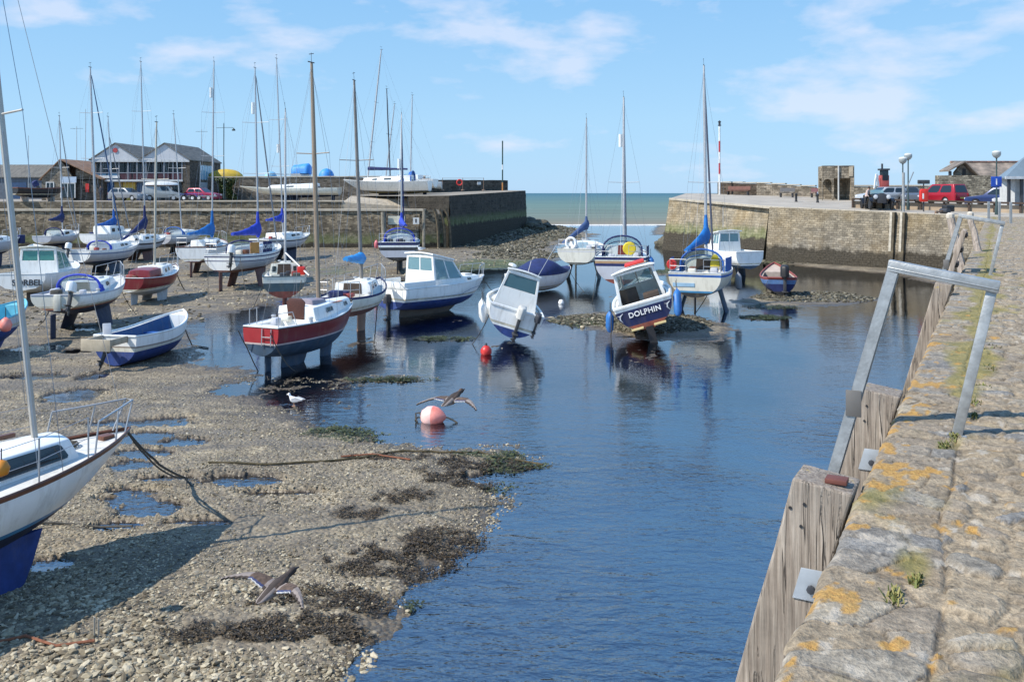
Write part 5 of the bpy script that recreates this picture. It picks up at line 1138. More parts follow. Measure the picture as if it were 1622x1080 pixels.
# 11 white yacht behind with blue mast boot
make_boat(dict(label='white yacht behind the pale blue striped one, blue boom cover and blue wrapped mast', name='sailing_yacht', cat='yacht', xs=140, xb=206, base=404, L=6.6, B=2.4, zs=1.95, sb=.3, zk=.8, zw=1, top=white(), anti=navyb(), stem=3, keels=bk(.5, m=navyb()), cabins=[dict(t0=.3, t1=.8, wa=.85, wf=.4, ha=.75, hf=.5, windows=[('S', .1, .3, .3, .75), ('S', .5, .7, .3, .75)])],
    mast=dict(t=.62, ytop=185, xtop=171, boom=2.7, bz=.75, cover=blue(), coll=1.1, fore=mat('grey_furled_sail', (.2, .22, .25)), forefrac=.86)))
# 12 navy cover, boom lifted to mast
make_boat(dict(label='white yacht with long sloping navy sail cover, mast in front of the boathouse', name='sailing_yacht', cat='yacht', xs=186, xb=262, base=413, L=7.2, B=2.6, zs=1.75, sb=.3, zk=.7, zw=.95, top=cream(), anti=blackb(), stem=3, keels=bk(.5, m=brownb()), bands=[('s', 0, white()), ('s', .2, dark()), ('s', .34, greyhull()), ('w', 0, blackb())], gunw=white(), cabins=[dict(t0=.3, t1=.8, wa=.9, wf=.42, ha=.42, hf=.26, windows=[('S', .15, .35, .3, .75), ('S', .5, .66, .3, .75)])],
    mast=dict(t=.56, ytop=98, xtop=223, boom=3.2, bz=1.15, droop=.32, cover=navy(), coll=1.3, spread=(.45, .72), radar=None), pulpit=True))
# 13 grey-white sloop by the wall
make_boat(dict(label='white sloop with blue sprayhood and grey stripes beside the light blue covered yacht', name='sailing_yacht', cat='yacht', xs=256, xb=318, base=403, L=7, B=2.5, zs=1.85, sb=.25, zk=.75, zw=1, top=white(), anti=blackb(), stem=3, keels=bk(.5, m=blackb()), bands=[('s', 0, white()), ('s', .12, greyhull()), ('s', .2, white()), ('s', .3, greyhull()), ('w', 0, blackb())], cabins=[dict(t0=.36, t1=.8, wa=.85, wf=.4, ha=.4, hf=.26)],
    mast=dict(t=.5, ytop=181, xtop=275, boom=0, r=.05), hood=dict(t0=.3, t1=.42, w=.85, h=.7, m=mat('blue_canvas', (.015, .10, .36)))))
# 14 bright blue cover
b14 = make_boat(dict(label='white yacht with bright blue sail cover, round white stern and red brown keel', name='sailing_yacht', cat='yacht', xs=304, xb=350, base=433, L=7.4, B=2.65, zs=1.98, sb=.25, zk=.85, zw=1.0, zkst=1.05, top=white(), anti=brownb(), rub=wood(), tw=.8, stem=3, keels=bk(.5, m=brownb()), rudder=(brownb(), 1.15, 0, .4), tiller=False, cockpit=(.05, .34, .65, .4), cabins=[dict(t0=.36, t1=.82, wa=.9, wf=.4, ha=.42, hf=.28, windows=[('S', .2, .4, .3, .75), ('S', .55, .7, .3, .75)])],
    mast=dict(t=.66, ytop=98, xtop=339, boom=3.2, bz=.75, bang=-14, cover=mat('bright_blue_canvas', (.01, .14, .42), .6, var=.25, bump=.3, bscale=14), coll=1.25, spread=(.48, .72), radar=.83), pushpit=True, pulpit=True))
# 15 yacht with lettered dodger
b15 = make_boat(dict(label='white twin keel yacht with orange banner and navy SCAMUS dodger on the rail', name='sailing_yacht', cat='yacht', xs=352, xb=440, base=452, L=7.8, B=2.8, zs=2.05, sb=.25, zk=.95, zw=1.12, zkst=1.15, top=greyhull(), transom=white(), anti=brownb(), tw=.76, stem=3, bands=[('s', 0, white()), ('s', .1, navy()), ('s', .17, white()), ('s', .34, navy()), ('s', .39, greyhull()), ('w', 0, brownb())], gunw=white(),  # shaded sides of this white hull coloured grey, the lit transom white
    keels=[(.34, .50, .7, .25, .16, brownb()), (.34, .50, -.7, .25, .16, brownb()), (.56, .66, -.3, .1, .16, brownb())], rudder=(brownb(), 1.2, 0, .34), tiller=False, cockpit=(.05, .34, .7, .4), cabins=[dict(t0=.36, t1=.85, wa=1.0, wf=.42, ha=.42, hf=.28, windows=[('S', .3, .5, .3, .7), ('S', .6, .75, .3, .7)])],
    mast=dict(t=.62, ytop=108, xtop=404, boom=2.9, bz=1.05, bang=-6, cover=royal(), coll=1.05, spread=(.42, .7), radar=.78, fore=mat('grey_furled_sail', (.2, .22, .25))), hood=dict(t0=.33, t1=.46, w=.95, h=.75, m=navy()), pushpit=True, outboard=(-.6, 10, white(), 1)))
dodger(b15, .30, .46, -1, .62, navy(), 'SCAMUS', mat('white_lettering', (.75, .75, .75), .6), .36)
dodger(b15, .12, .24, -1, .62, mat('orange_banner', (.62, .27, .06), .7))
# 16 small dark sterned yacht
b16 = make_boat(dict(label='small dark green hulled yacht seen from astern with grubby cream cockpit and red fuel can', name='sailing_yacht', cat='yacht', xs=449, xb=454, base=470, L=5.6, B=2.1, zs=1.55, sb=.25, zk=.55, zw=.8, zkst=.62, top=mat('slate_green_topsides', (.05, .085, .10), .4, var=.2, dirt=.5), anti=redb(), tw=.9, stem=3.4, D=44, keels=[(.3, .6, 0, 0, .22, redb())], cockpit=(.06, .42, .62, .45), deck=cream(), bands=[('s', 0, cream()), ('s', .3, mat('slate_green_topsides', (.05, .085, .10))), ('w', .05, mat('slate_green_topsides', (.05, .085, .10))), ('w', 0, redb())],
    cabins=[dict(t0=.44, t1=.85, wa=.75, wf=.35, ha=.55, hf=.3, door=(.25, .7, .98, mat('dark_brown_door', (.07, .045, .03), .6)), m=cream(), windows=[('A', .06, .2, .3, .8), ('A', .78, .92, .3, .8)])],
    mast=dict(t=.58, ytop=173, xtop=452, boom=1.9, bz=1.0, bang=38, droop=.55, spread=(.6,), r=.05)))
o = thing('fuel_can', 'bright red fuel can on the side deck of the small dark green yacht', 'fuel can', b16.o.matrix_basis @ Vector((-.6, -.78, b16.zd(.4))), 0); MB().box(-.2, .2, -.14, .14, 0, .42).build('can', mat('bright_red_plastic', (.6, .03, .02), .4), o, bevel=.05); MB().box(-.05, .05, -.05, .05, .42, .5).build('cap', black(), o)
# 17 white yacht with long bow behind
make_boat(dict(label='white yacht with dark stripe and purple-blue covers, bow pointing right by the wall', name='sailing_yacht', cat='yacht', xs=410, xb=490, base=412, L=7.4, B=2.6, zs=1.85, sb=.3, zk=.75, zw=1.0, top=greyhull(), anti=navyb(), stem=2.4, pbow=1.0, bands=[('s', 0, white()), ('s', .1, dark()), ('s', .2, greyhull()), ('w', 0, navyb())], gunw=white(), keels=bk(.5, m=navyb()), cabins=[dict(t0=.3, t1=.82, wa=.95, wf=.42, ha=.5, hf=.3, windows=[('S', .35, .55, .35, .75), ('S', .62, .78, .35, .75)])],
    mast=dict(t=.46, ytop=93, xtop=438, boom=2.3, bz=1.5, cover=royal(), coll=.8, spread=(.4, .66), radar=.5, back=False), pulpit=True))
# 18 white yacht with cyan bundled sail
b18 = make_boat(dict(label='white yacht with brown keel and loose bright cyan tarpaulin tied round the boom', name='sailing_yacht', cat='yacht', xs=526, xb=602, base=524, L=5.9, B=2.1, zs=1.60, sb=.3, zk=.72, zw=.98, top=cream(), anti=brownb(), rub=navy(), tw=.62, stem=2.7, keels=[(.50, .66, 0, 0, .24, mat('pinkish_keel', (.28, .17, .12), .75, var=.25, dirt=.3))], cockpit=(.05, .36, .55, .4), cabins=[dict(t0=.38, t1=.82, wa=.78, wf=.36, ha=.48, hf=.28, windows=[('S', .2, .4, .3, .75), ('S', .55, .7, .3, .75)], door=(.25, .75, .95, mat('dark_brown_door', (.07, .045, .03))))],
    mast=dict(t=.58, ytop=128, xtop=561, m=mat('dark_spar', (.2, .18, .16), .55), r=.07, boom=1.9, bz=.75, cover=cyan(), coll=.3, droop=-.1, spread=(.6,), zfoot=2.0), pulpit=True, pushpit=True, rails=(.3, .82, 4)))
# 19 navy trimmed yacht from astern near the cream board
b19 = make_boat(dict(label='navy trimmed white yacht seen from astern in front of the cream board on the wall', name='sailing_yacht', cat='yacht', xs=629, xb=640, base=427, L=7.4, B=2.75, zs=2.15, sb=.25, zk=.75, zw=1.08, zkst=1.0, top=white(), anti=blackb(), tw=.92, stem=3, D=63, bands=[('s', 0, navy()), ('s', .2, white()), ('s', .34, dark()), ('s', .55, greyhull()), ('w', 0, blackb())], gunw=white(), keels=[(.3, .6, 0, 0, .3, blackb())], rudder=(blackb(), .95, 0, .4, .3), tiller=False, cockpit=(.05, .36, .75, .4), cabins=[dict(t0=.38, t1=.85, wa=.95, wf=.4, ha=.45, hf=.28)],
    mast=dict(t=.6, ytop=179, xtop=636, boom=2.6, bz=1.1, bang=10, cover=royal(), coll=.7, fore=navy(), spread=(.5,), radar=.6), hood=dict(t0=.30, t1=.46, w=1.05, h=.95, m=royal()), pushpit=True))
fender(b19.o.matrix_basis @ Vector((-3.4, 1.42, 2.35)), .55, .14, mat('pink_fender', (.65, .16, .18), .5), 'faded pink fender hanging at the left quarter of the navy trimmed yacht', 'fenders hung on boats')
# 20 white cruiser
b20 = make_boat(dict(label='white cabin cruiser with tall glazed wheelhouse and bright blue bottom in the shallows', name='cabin_cruiser', cat='motorboat', xs=616, xb=766, base=484, L=6.3, B=2.45, zs=1.40, sb=.12, ss=.0, zk=.25, zw=.72, zkst=.45, wtrim=-.1, top=white(), anti=blueb(), tw=.88, stem=4, p=3.2, pbow=1.15, D=41, cockpit=(.05, .36, .9, .55), keels=[(.1, .75, 0, 0, .3, mat('dark_brown_keel', (.12, .1, .08)))], gr=.035,
    houses=[dict(t0=.30, t1=.66, wa=.95, wf=.82, ha=1.42, hf=1.1, rf=.85, sill=.22, aft='glass', mull=1, side=1, gm=cleargl(), roofo=.16)], cabins=[dict(t0=.62, t1=.94, wa=.85, wf=.3, ha=.30, hf=.12, rf=.3, hatch=True, windows=[('S', .25, .45, .3, .7)])], pulpit=True))
mb = MB().loft([[(x, y, z) for x, y in ((-3.2, -1.02), (-1.4, -1.16), (-1.4, -1.06), (-3.2, -.92))] for z in (1.4, 1.68)]); mb.loft([[(x, -y, z) for x, y in ((-3.2, -1.02), (-1.4, -1.16), (-1.4, -1.06), (-3.2, -.92))] for z in (1.4, 1.68)]); mb.box(-3.2, -3.1, -1.0, 1.0, 1.4, 1.68); mb.build('bulwark', white(), b20.o, bevel=.04)
mb = MB()
for pts in ([(-2.2, -1.245, .9), (.2, -1.235, .93), (.9, -1.18, 1.1), (2.2, -.85, 1.2)],): mb.tube(pts, .012, 4)
mb.build('hull_stripe', mat('grey_line', (.25, .26, .3), .4), b20.o)
outboard(b20, 0, 0, dark(), .9, .1, .75)
# 21 leaning white fishing boat
b21 = make_boat(dict(label='white cuddy fishing boat heeled to the right with outboards and blue bottom', name='fishing_boat', cat='motorboat', xs=804, xb=797, base=527, L=5.0, B=2.15, zs=1.12, sb=.40, ss=.05, zk=.10, zw=.42, zkst=.17, top=white(), anti=blueb(), tw=.92, stem=4, p=2.2, pbow=1.2, D=34, cockpit=(.08, .45, .95, .6), z=.20, roll=R(17), gr=.05,
    houses=[dict(t0=.34, t1=.68, wa=.82, wf=.65, ha=1.32, hf=1.08, rf=.32, sill=.45, aft='glass', mull=0, gm=glassmat('smoky_screen', (.10, .20, .24), .7), side=1, inset=.2, roofo=.08)]))
outboard(b21, -.15, -8, mat('grey_cowling', (.55, .54, .5), .5, var=.2, dirt=.5), 1.0, .02, .98); outboard(b21, -.78, -14, dark(), .7, .0, 1.02)
MB().tube([(-.4, -.55, 2.38), (-.2, -.9, 3.75)], .014, 4).tube([(.2, -.2, 2.38), (.3, -.2, 2.85)], .012, 4).build('aerial', steel(), b21.o)
MB().lathe([(.02, 0), (.16, .03), (.16, .1), (.05, .14)], (.3, .45, 2.42), 10).build('roof_lamp', white(), b21.o)
for k, (x, y) in enumerate(((-2.1, 1.04), (-1.5, 1.09), (-.9, 1.1))):
    fender(b21.o.matrix_basis @ Vector((x, y+.15, 1.0)), .72, .13, white(), ['white fender nearest the stern of the heeled fishing boat', 'middle white fender on the raised side of the heeled fishing boat', 'foremost white fender on the raised side of the heeled fishing boat'][k], 'fenders hung on boats', (R(14), 0))
# 22 covered speedboat
b22 = make_boat(dict(label='white speedboat under a navy boat cover', name='speedboat', cat='motorboat', xs=822, xb=902, base=457, L=5.6, B=2.2, zs=1.05, sb=.18, zk=.06, zw=.25, top=white(), anti=cream(), tw=.85, stem=3, p=3, pbow=1.0, D=50, toe=.02, gunw=white()))
rings = []
for i in range(15):
    t = .03+.93*i/14; b_ = max(.03, b22.h.b(t)+.02); pk = 1.02*math.exp(-((t-.42)/.2)**2)*.62+.28*(1-t); z = b22.h.zs(t)
    rings.append([(b22.h.x(t), b_*math.cos(a), z-.02+(pk+.06)*max(0, math.sin(a))**.9) for a in np.linspace(0, math.pi, 11)]+[(b22.h.x(t), 0, z-.04)])
MB().loft(rings).build('boat_cover', navy(), b22.o, smooth=1)
# 23 grey keel yacht from astern
b23 = make_boat(dict(label='white twin keel yacht seen from astern by the channel with white lifebuoy on its rail', name='sailing_yacht', cat='yacht', xs=913, xb=938, base=437, L=7.2, B=2.75, zs=2.0, sb=.22, zk=.95, zw=1.12, zkst=1.1, top=cream(), anti=greyb(), tw=.86, stem=3, D=58, bands=[('s', 0, cream()), ('s', .12, greyhull()), ('s', .18, cream()), ('w', 0, greyb())], keels=bk(.75, .34, .54, .25, .18, greyb()), rudder=(greyb(), 1.15, 0, .4), tiller=True, cockpit=(.05, .36, .75, .4), cabins=[dict(t0=.38, t1=.85, wa=.95, wf=.4, ha=.45, hf=.28, door=(.32, .68, .95, mat('pale_blue_washboard', (.3, .42, .5), .5)))],
    mast=dict(t=.6, ytop=188, xtop=929, boom=2.7, bz=1.25, bang=-25, droop=.35, cover=mat('faded_navy_canvas', (.05, .09, .2), .8, var=.25), coll=.6, spread=(), r=.06), pushpit=True))
o = thing('lifebuoy', 'white horseshoe lifebuoy hung on the stern rail of the yacht by the channel', 'lifebuoy', b23.o.matrix_basis @ Vector((-3.5, .35, 2.45)), b23.th); MB().loft([[(-.02+.07*math.cos(a), (.3+.08*math.sin(a))*math.cos(t), (.32+.08*math.sin(a))*math.sin(t)) for a in np.linspace(0, 5.5, 7)] for t in np.linspace(-.9, math.pi+.9, 16)]).build('ring', white(), o)
# 24 navy and white ketch-like yacht
b24 = make_boat(dict(label='navy and white yacht with dark sprayhood, varnished doors and red bottom', name='sailing_yacht', cat='yacht', xs=982, xb=992, base=464, L=7.8, B=2.8, zs=2.25, sb=.25, zk=.8, zw=1.08, zkst=.95, top=white(), anti=redb(), tw=.9, stem=3, D=48, bands=[('s', 0, navy()), ('s', .14, cream()), ('s', .2, mat('tan_rubbing_strake', (.42, .26, .14), .5)), ('s', .32, navy()), ('s', .46, greyhull()), ('w', 0, redb())], gunw=white(), keels=[(.2, .6, 0, 0, .3, redb())], rudder=(redb(), 1.0, .0, .5, .4), tiller=False, cockpit=(.05, .4, .8, .45), deck=white(), cabins=[dict(t0=.42, t1=.86, wa=.98, wf=.42, ha=.52, hf=.3, door=(.36, .66, 1.05, mat('mahogany_doors', (.26, .045, .03), .45)))],
    mast=dict(t=.6, ytop=154, xtop=988, boom=0, fore=mat('dark_furled_sail', (.10, .11, .15), .7), spread=(.45,), r=.075, radar=.72), hood=dict(t0=.34, t1=.5, w=1.05, h=1.05, m=navy()), pushpit=True))
dodger(b24, .1, .36, -1, .5, navy()); dodger(b24, .1, .36, 1, .5, navy())
o = thing('life_ring', 'yellow life ring cover on the stern rail of the navy and white yacht', 'lifebuoy', b24.o.matrix_basis @ Vector((-3.6, -.45, 2.75)), b24.th); MB().lathe([(.05, -.08), (.3, -.07), (.34, 0), (.3, .07), (.05, .08)], (0, 0, 0), 14, axis='x').build('cover', mat('yellow_vinyl', (.65, .5, .03), .5), o)
fender(b24.o.matrix_basis @ Vector((-2.9, -1.5, 2.3)), .75, .15, mat('blue_fender', (.03, .15, .42), .5), 'blue fender on the right quarter of the navy and white yacht', 'fenders hung on boats', (R(-12), 0))
# 25 heeled blue boat with name
b25 = make_boat(dict(label='navy boat heeled to the left with open wheelhouse and DOLPHIN across its stern', name='fishing_boat', cat='motorboat', xs=1034, xb=1030, base=521, L=5.7, B=2.3, zs=1.36, sb=.36, ss=.0, zk=.27, zw=.56, zkst=.34, top=mat('navy_topsides', (.012, .018, .07), .35, var=.2, dirt=.15), anti=redb(), tw=.94, stem=4, p=2.4, pbow=1.2, D=35.5, cockpit=(.05, .5, 1.0, .7), roll=R(-17), z=.16, gunw=white(), gr=.06, rub=white(), keels=[(.1, .6, 0, 0, .16, blackb())], deck=white(), well=mat('grey_well_paint', (.18, .18, .18), .7),
    bands=[('s', 0, white()), ('s', .16, mat('navy_topsides', (.012, .018, .07))), ('w', .05, mat('navy_topsides', (.012, .018, .07))), ('w', 0, redb())],
    houses=[dict(t0=.22, t1=.62, wa=.93, wf=.78, ha=1.20, hf=1.05, rf=.3, sill=.42, aft='open', mull=1, gm=cleargl(), inset=.14, roofo=.14)]))
lettering('DOLPHIN', .27, (-2.875, 0, 1.0), (R(90), 0, R(-90)), mat('white_lettering', (.75, .75, .75)), b25.o, spacing=1.08)
mb = MB()
for sg in (-1, 1):       # little leaping fish motifs either side of the name
    mb.tube([(-2.862, sg*.9+dy, 1.0+dz) for dy, dz in ((-.1, .14), (.02, .06), (.05, -.06), (-.02, -.18))], [.008, .03, .03, .008], 5)
    mb.tube([(-2.862, sg*.9+dy, 1.0+dz) for dy, dz in ((.03, .05), (.12, .1))], [.016, .005], 4)
mb.build('fish_emblem', mat('silver_paint', (.5, .52, .55), .5), b25.o)
mb = MB().box(-3.2, -2.86, .2, .65, .46, .5).box(-3.2, -2.86, -.65, -.2, .46, .5); mb.build('trim_tab', mat('yellowed_plate', (.48, .4, .2), .6, dirt=.5), b25.o)
MB().box(-3.0, -2.85, -.14, .14, -.2, .45).build('stern_bracket', black(), b25.o)
MB().box(-1.1, .1, -.5, .3, 2.62, 2.71).build('roof_raft', mat('red_canvas', (.5, .03, .02), .6), b25.o, bevel=.04)
MB().box(-2.2, -1.6, -.7, -.1, .85, 1.55).box(-1.2, -.9, .1, .8, .85, 1.8).build('engine_box', mat('dark_brown_door', (.07, .045, .03)), b25.o, bevel=.03)
bf = mat('blue_fender', (.03, .15, .42), .5)
for k, (x, y, tl) in enumerate(((-2.7, 1.24, 14), (-2.25, 1.28, 14), (-2.6, -1.33, -22), (-2.05, -1.38, -22))):
    fender(b25.o.matrix_basis @ Vector((x, y, 1.28 if y > 0 else 1.38)), .78 if y > 0 else .95, .14, bf, ['blue fender on the low side of the heeled navy boat, nearest its stern', 'second blue fender on the low side of the heeled navy boat', 'large blue fender on the raised side of the heeled navy boat, nearest its stern', 'second large blue fender on the raised side of the heeled navy boat'][k], 'fenders hung on boats', (R(tl), 0))
# 26 blue trimmed yacht
b26 = make_boat(dict(label='cream yacht with light blue canopy, boom cover and dodger, tallest mast on the right', name='sailing_yacht', cat='yacht', xs=1100, xb=1130, base=486, L=6.9, B=2.65, zs=1.95, sb=.25, zk=.85, zw=1.02, zkst=.95, top=cream(), anti=mat('petrol_antifouling', (.03, .06, .10)), tw=.86, stem=3, D=42, bands=[('s', 0, cream()), ('s', .08, blue()), ('s', .18, cream()), ('w', .08, mat('light_blue_stripe', (.05, .22, .42))), ('w', 0, blackb())], gunw=white(), keels=bk(.75, .36, .52, .3, .18, mat('petrol_antifouling', (.03, .06, .10))), rudder=(blackb(), .95, .2, .3, .3), tiller=False, cockpit=(.05, .42, .72, .45), cabins=[dict(t0=.44, t1=.86, wa=.9, wf=.4, ha=.55, hf=.3, m=cream(), door=(.3, .7, 1.0, mat('dark_brown_door', (.07, .045, .03))))],
    mast=dict(t=.60, ytop=104, xtop=1115, boom=2.5, bz=1.35, bang=-14, droop=.18, cover=mat('bright_blue_canvas', (.01, .14, .42)), coll=.95, fore=mat('dark_furled_sail', (.10, .11, .15)), spread=(.42,), r=.07), hood=dict(t0=.36, t1=.52, w=1.0, h=1.0, m=blue()), pushpit=True))
dodger(b26, .14, .40, -1, .62, blue()); dodger(b26, .16, .36, 1, .55, blue())
MB().box(-3.47, -3.455, .0, .95, 1.42, 1.58).build('name_patch', mat('faded_blue_name', (.28, .45, .6), .6), b26.o)
o = thing('yellow_oilskin', 'yellow oilskin jacket hung by the hatch of the light blue trimmed yacht', 'jacket', b26.o.matrix_basis @ Vector((-.55, -.55, 1.95)), b26.th); MB().loft([[(x, y, z) for x, y in ((-.08, -.2*k), (.06, -.16*k), (.06, .16*k), (-.08, .2*k))] for z, k in ((0, 1.2), (.3, 1.15), (.6, .8), (.72, .4))]).build('cloth', mat('yellow_vinyl', (.65, .5, .03)), o, bevel=.04)
o = thing('horseshoe_buoy', 'red horseshoe buoy on the left rail of the light blue trimmed yacht', 'lifebuoy', b26.o.matrix_basis @ Vector((-3.1, 1.05, 2.35)), b26.th); MB().lathe([(.03, -.08), (.2, -.08), (.24, 0), (.2, .08), (.03, .08)], (0, 0, 0), 12, axis='x').build('ring', lb, o)
fender(b26.o.matrix_basis @ Vector((.5, -1.5, 1.75)), .8, .16, mat('grey_fender', (.25, .25, .26), .6), 'grey fender on the right side of the light blue trimmed yacht', 'fenders hung on boats', (R(-10), 0))
# 27 white launch with forward wheelhouse
b27 = make_boat(dict(label='white launch with rounded wheelhouse in front of the weedy harbour wall', name='motor_launch', cat='motorboat', xs=1188, xb=1118, base=432, L=5.6, B=2.3, zs=1.65, sb=.25, zk=.55, zw=.78, zkst=.6, top=white(), anti=mat('petrol_antifouling', (.03, .06, .10)), tw=.88, stem=3.5, p=3, D=60, keels=bk(.5, .25, .5, .1, .15, mat('petrol_antifouling', (.03, .06, .10))), cockpit=(.05, .42, .9, .5), houses=[dict(t0=.44, t1=.74, wa=.88, wf=.65, ha=1.35, hf=1.1, rf=.35, sill=.4, aft='glass', mull=1, side=2, gm=cleargl(), roofo=.3)], gr=.04))
MB().tube([(.5, 0, 3.2), (.5, 0, 4.6)], .02, 4).build('aerial', steel(), b27.o)
# 28 small blue open boat
b28 = make_boat(dict(label='small open blue rowing boat with red gunwale and dark outboard, beside the right hand bar', name='open_boat', cat='boat', xs=1238, xb=1226, base=460, L=4.8, B=1.9, zs=.95, sb=.55, ss=.1, zk=.06, zw=.28, zkst=.12, top=mat('sky_blue_paint', (.08, .17, .36), .5, dirt=.2), anti=blackb(), tw=.75, stem=4, p=2.0, D=49, cockpit=(.06, .72, .8, .6), gunw=mat('dull_red_gunwale', (.25, .06, .05), .6), gr=.05, deck=mat('bleached_foredeck', (.42, .34, .28), .8), well=dark(), bands=[('s', 0, mat('dull_red_gunwale', (.25, .06, .05))), ('s', .1, mat('sky_blue_paint', (.10, .25, .5))), ('s', .32, navy()), ('w', 0, blackb())], outboard=(-.15, 0, black(), 1.35)))
# 29-31 yachts laid up on the boatyard quay
hs = dict(z=4.62)
b29 = make_boat(dict(label='long low white yacht laid up on the boatyard quay, bow to the left', name='sailing_yacht', cat='yacht', group='yachts laid up on the boatyard quay', xs=538, xb=380, D=97, L=11.2, B=3.3, zs=1.95, sb=.25, zk=.95, zw=1.12, zkst=1.15, z=4.05, top=cream(), anti=navyb(), stem=1.7, pbow=1.05, tw=.6, rake=.0, keels=[(.40, .58, 0, 0, .3, navyb())], rudder=(navyb(), 1.2, .3, .35, .9), tiller=False, cabins=[dict(t0=.22, t1=.72, wa=1.0, wf=.5, ha=.6, hf=.3, windows=[('S', .2, .3, .4, .7), ('P', .4, .55, .4, .7)])]))
b30 = make_boat(dict(label='big white cruising yacht on the boatyard quay with tall raked mast and radar', name='sailing_yacht', cat='yacht', group='yachts laid up on the boatyard quay', xs=681, xb=544, D=98, L=9.8, B=3.3, zs=2.55, sb=.25, zk=1.2, zw=1.4, zkst=1.35, z=4.2, top=white(), anti=navyb(), stem=2.4, tw=.8, bands=[('s', 0, white()), ('s', 1.0, mat('grey_line', (.25, .26, .3))), ('s', 1.08, white()), ('w', 0, mat('olive_bottom', (.15, .13, .07), .8))], gunw=white(), keels=[(.35, .6, 0, 0, .4, navyb())], rudder=(navyb(), 1.4, .3, .4, .8), tiller=False,
    cabins=[dict(t0=.2, t1=.78, wa=1.15, wf=.5, ha=.75, hf=.35, windows=[('P', .2, .3, .4, .7), ('P', .45, .6, .4, .7)])], mast=dict(t=.72, ytop=79, xtop=604, r=.09, boom=4.4, bz=1.3, cover=navy(), coll=.2, spread=(.3, .6), thick=1.2), hood=dict(t0=.2, t1=.36, w=1.1, h=1.2, m=blue()), pushpit=True))
b31 = make_boat(dict(label='yacht hidden behind the big white cruiser with a slim black mast', name='sailing_yacht', cat='yacht', group='yachts laid up on the boatyard quay', xs=690, xb=575, D=104, L=9, B=3, zs=2.4, sb=.25, zk=1.1, zw=1.3, z=4.64, top=white(), anti=navyb(), stem=2.4, keels=[(.35, .6, 0, 0, .4, navyb())], cabins=[dict(t0=.2, t1=.78, wa=1.1, wf=.5, ha=.6, hf=.35)], mast=dict(t=.62, ytop=141, xtop=612.5, m=mat('black_spar', (.03, .035, .05), .5), r=.08, boom=0, spread=(.5,), thick=1.2)))
for k, (xm, yt, D_, xs_, xb_) in enumerate(((653, 151, 112, 700, 600), (625, 165, 116, 660, 560))):
    make_boat(dict(label=['pale masted yacht furthest right behind the boatyard wall', 'thin masted yacht behind the boatyard wall, left of the furthest right'][k], name='sailing_yacht', cat='yacht', group='yachts laid up on the boatyard quay', xs=xs_, xb=xb_, D=D_, L=8, B=2.8, zs=2.2, zk=1.0, zw=1.2, z=4.64, top=white(), anti=navyb(), stem=2.6, keels=[(.35, .6, 0, 0, .4, navyb())], mast=dict(t=.5, ytop=yt, xtop=xm, r=.075, boom=0, spread=(.4, .68), thick=1.2)))
b33 = make_boat(dict(label='black workboat with varnished rail and tilted outboard on the boatyard quay at far left', name='work_boat', cat='boat', group='boats stored ashore', xs=22, xb=104, D=93.5, L=5.6, B=2.0, zs=1.35, sb=.15, zk=.35, zw=.6, z=4.62, top=black(), anti=dark(), gunw=wood(), gr=.06, stem=3, tw=.8, cockpit=(.05, .8, .8, .4), deck=cream()))
outboard(b33, 0, -30, navy(), 1.3, 2.6, 1.7)
MB().box(-1.8, -1.6, -.6, .6, -.02, .5).box(1.0, 1.2, -.6, .6, -.02, .5).build('chock', oldwood(), b33.o)
# ---------------------------------------------------------------- buildings
slate = mat('slate_roofing', (.10, .095, .085), .75, var=.3, scale=2.2, bump=.5, bscale=3, stretch=(2, .4, .4), col2=(.14, .13, .11))
def gable_roof(name, x0, x1, y0, y1, ze, zr, m, parent, ov=.3, th=.12, axis='y'):
    mb = MB()
    if axis == 'y':
        xm = (x0+x1)/2; k = (zr-ze)/(xm-x0)
        prof = [(x0-ov, ze-ov*k), (xm, zr), (x1+ov, ze-ov*k)]
        mb.loft([[(prof[0][0], y, prof[0][1]), (prof[1][0], y, prof[1][1]), (prof[2][0], y, prof[2][1]), (prof[2][0], y, prof[2][1]+th), (prof[1][0], y, prof[1][1]+th), (prof[0][0], y, prof[0][1]+th)] for y in (y0-ov, y1+ov)])
    else:
        ym = (y0+y1)/2; k = (zr-ze)/(ym-y0); prof = [(y0-ov, ze-ov*k), (ym, zr), (y1+ov, ze-ov*k)]
        mb.loft([[(x, prof[0][0], prof[0][1]), (x, prof[1][0], prof[1][1]), (x, prof[2][0], prof[2][1]), (x, prof[2][0], prof[2][1]+th), (x, prof[1][0], prof[1][1]+th), (x, prof[0][0], prof[0][1]+th)] for x in (x0-ov, x1+ov)])
    return mb.build(name, m, parent, smooth=0)
stonew = wallmat('building_stone', (.235, .20, .155), (.235, .20, .155), .5, .2, None, -9, contrast=.4)
# boathouse with twin gables
X0, X1, Y0, Y1, Z0 = -50.0, -38.3, 105.0, 116.0, 4.62
bh = thing('boathouse', 'two storey boathouse with twin white gables, glazed balcony and blue doors', 'boathouse', ((X0+X1)/2, Y0, Z0))
wd = X1-X0; hx = wd/2; E = 4.85; RZ = 6.75
def bpart(mb, name, m, smooth=0, uv=False, par=None, **k):
    o = mb.build(name, m, par or bh, smooth=smooth, **k)
    if uv: setuv(o, boxuv)
    return o
bpart(MB().box(-hx, hx, .9, 11, -.2, E-.02), 'wall', stonew, uv=True)
for bx in ((hx-.75, hx+.02, -.02, 3.2, -.2, E-.03), (hx-.0, hx+.05, 8.2, 11, -.2, E-.04)): bpart(MB().box(*bx), 'stone_pillar', wallmat('dark_building_stone', (.10, .085, .07), (.10, .085, .07), .4, .17, None, -9), uv=True)
wboard = mat('white_weatherboard', (.52, .53, .55), .5, var=.06, scale=1, bump=.5, bscale=2, stretch=(6, 6, .1))
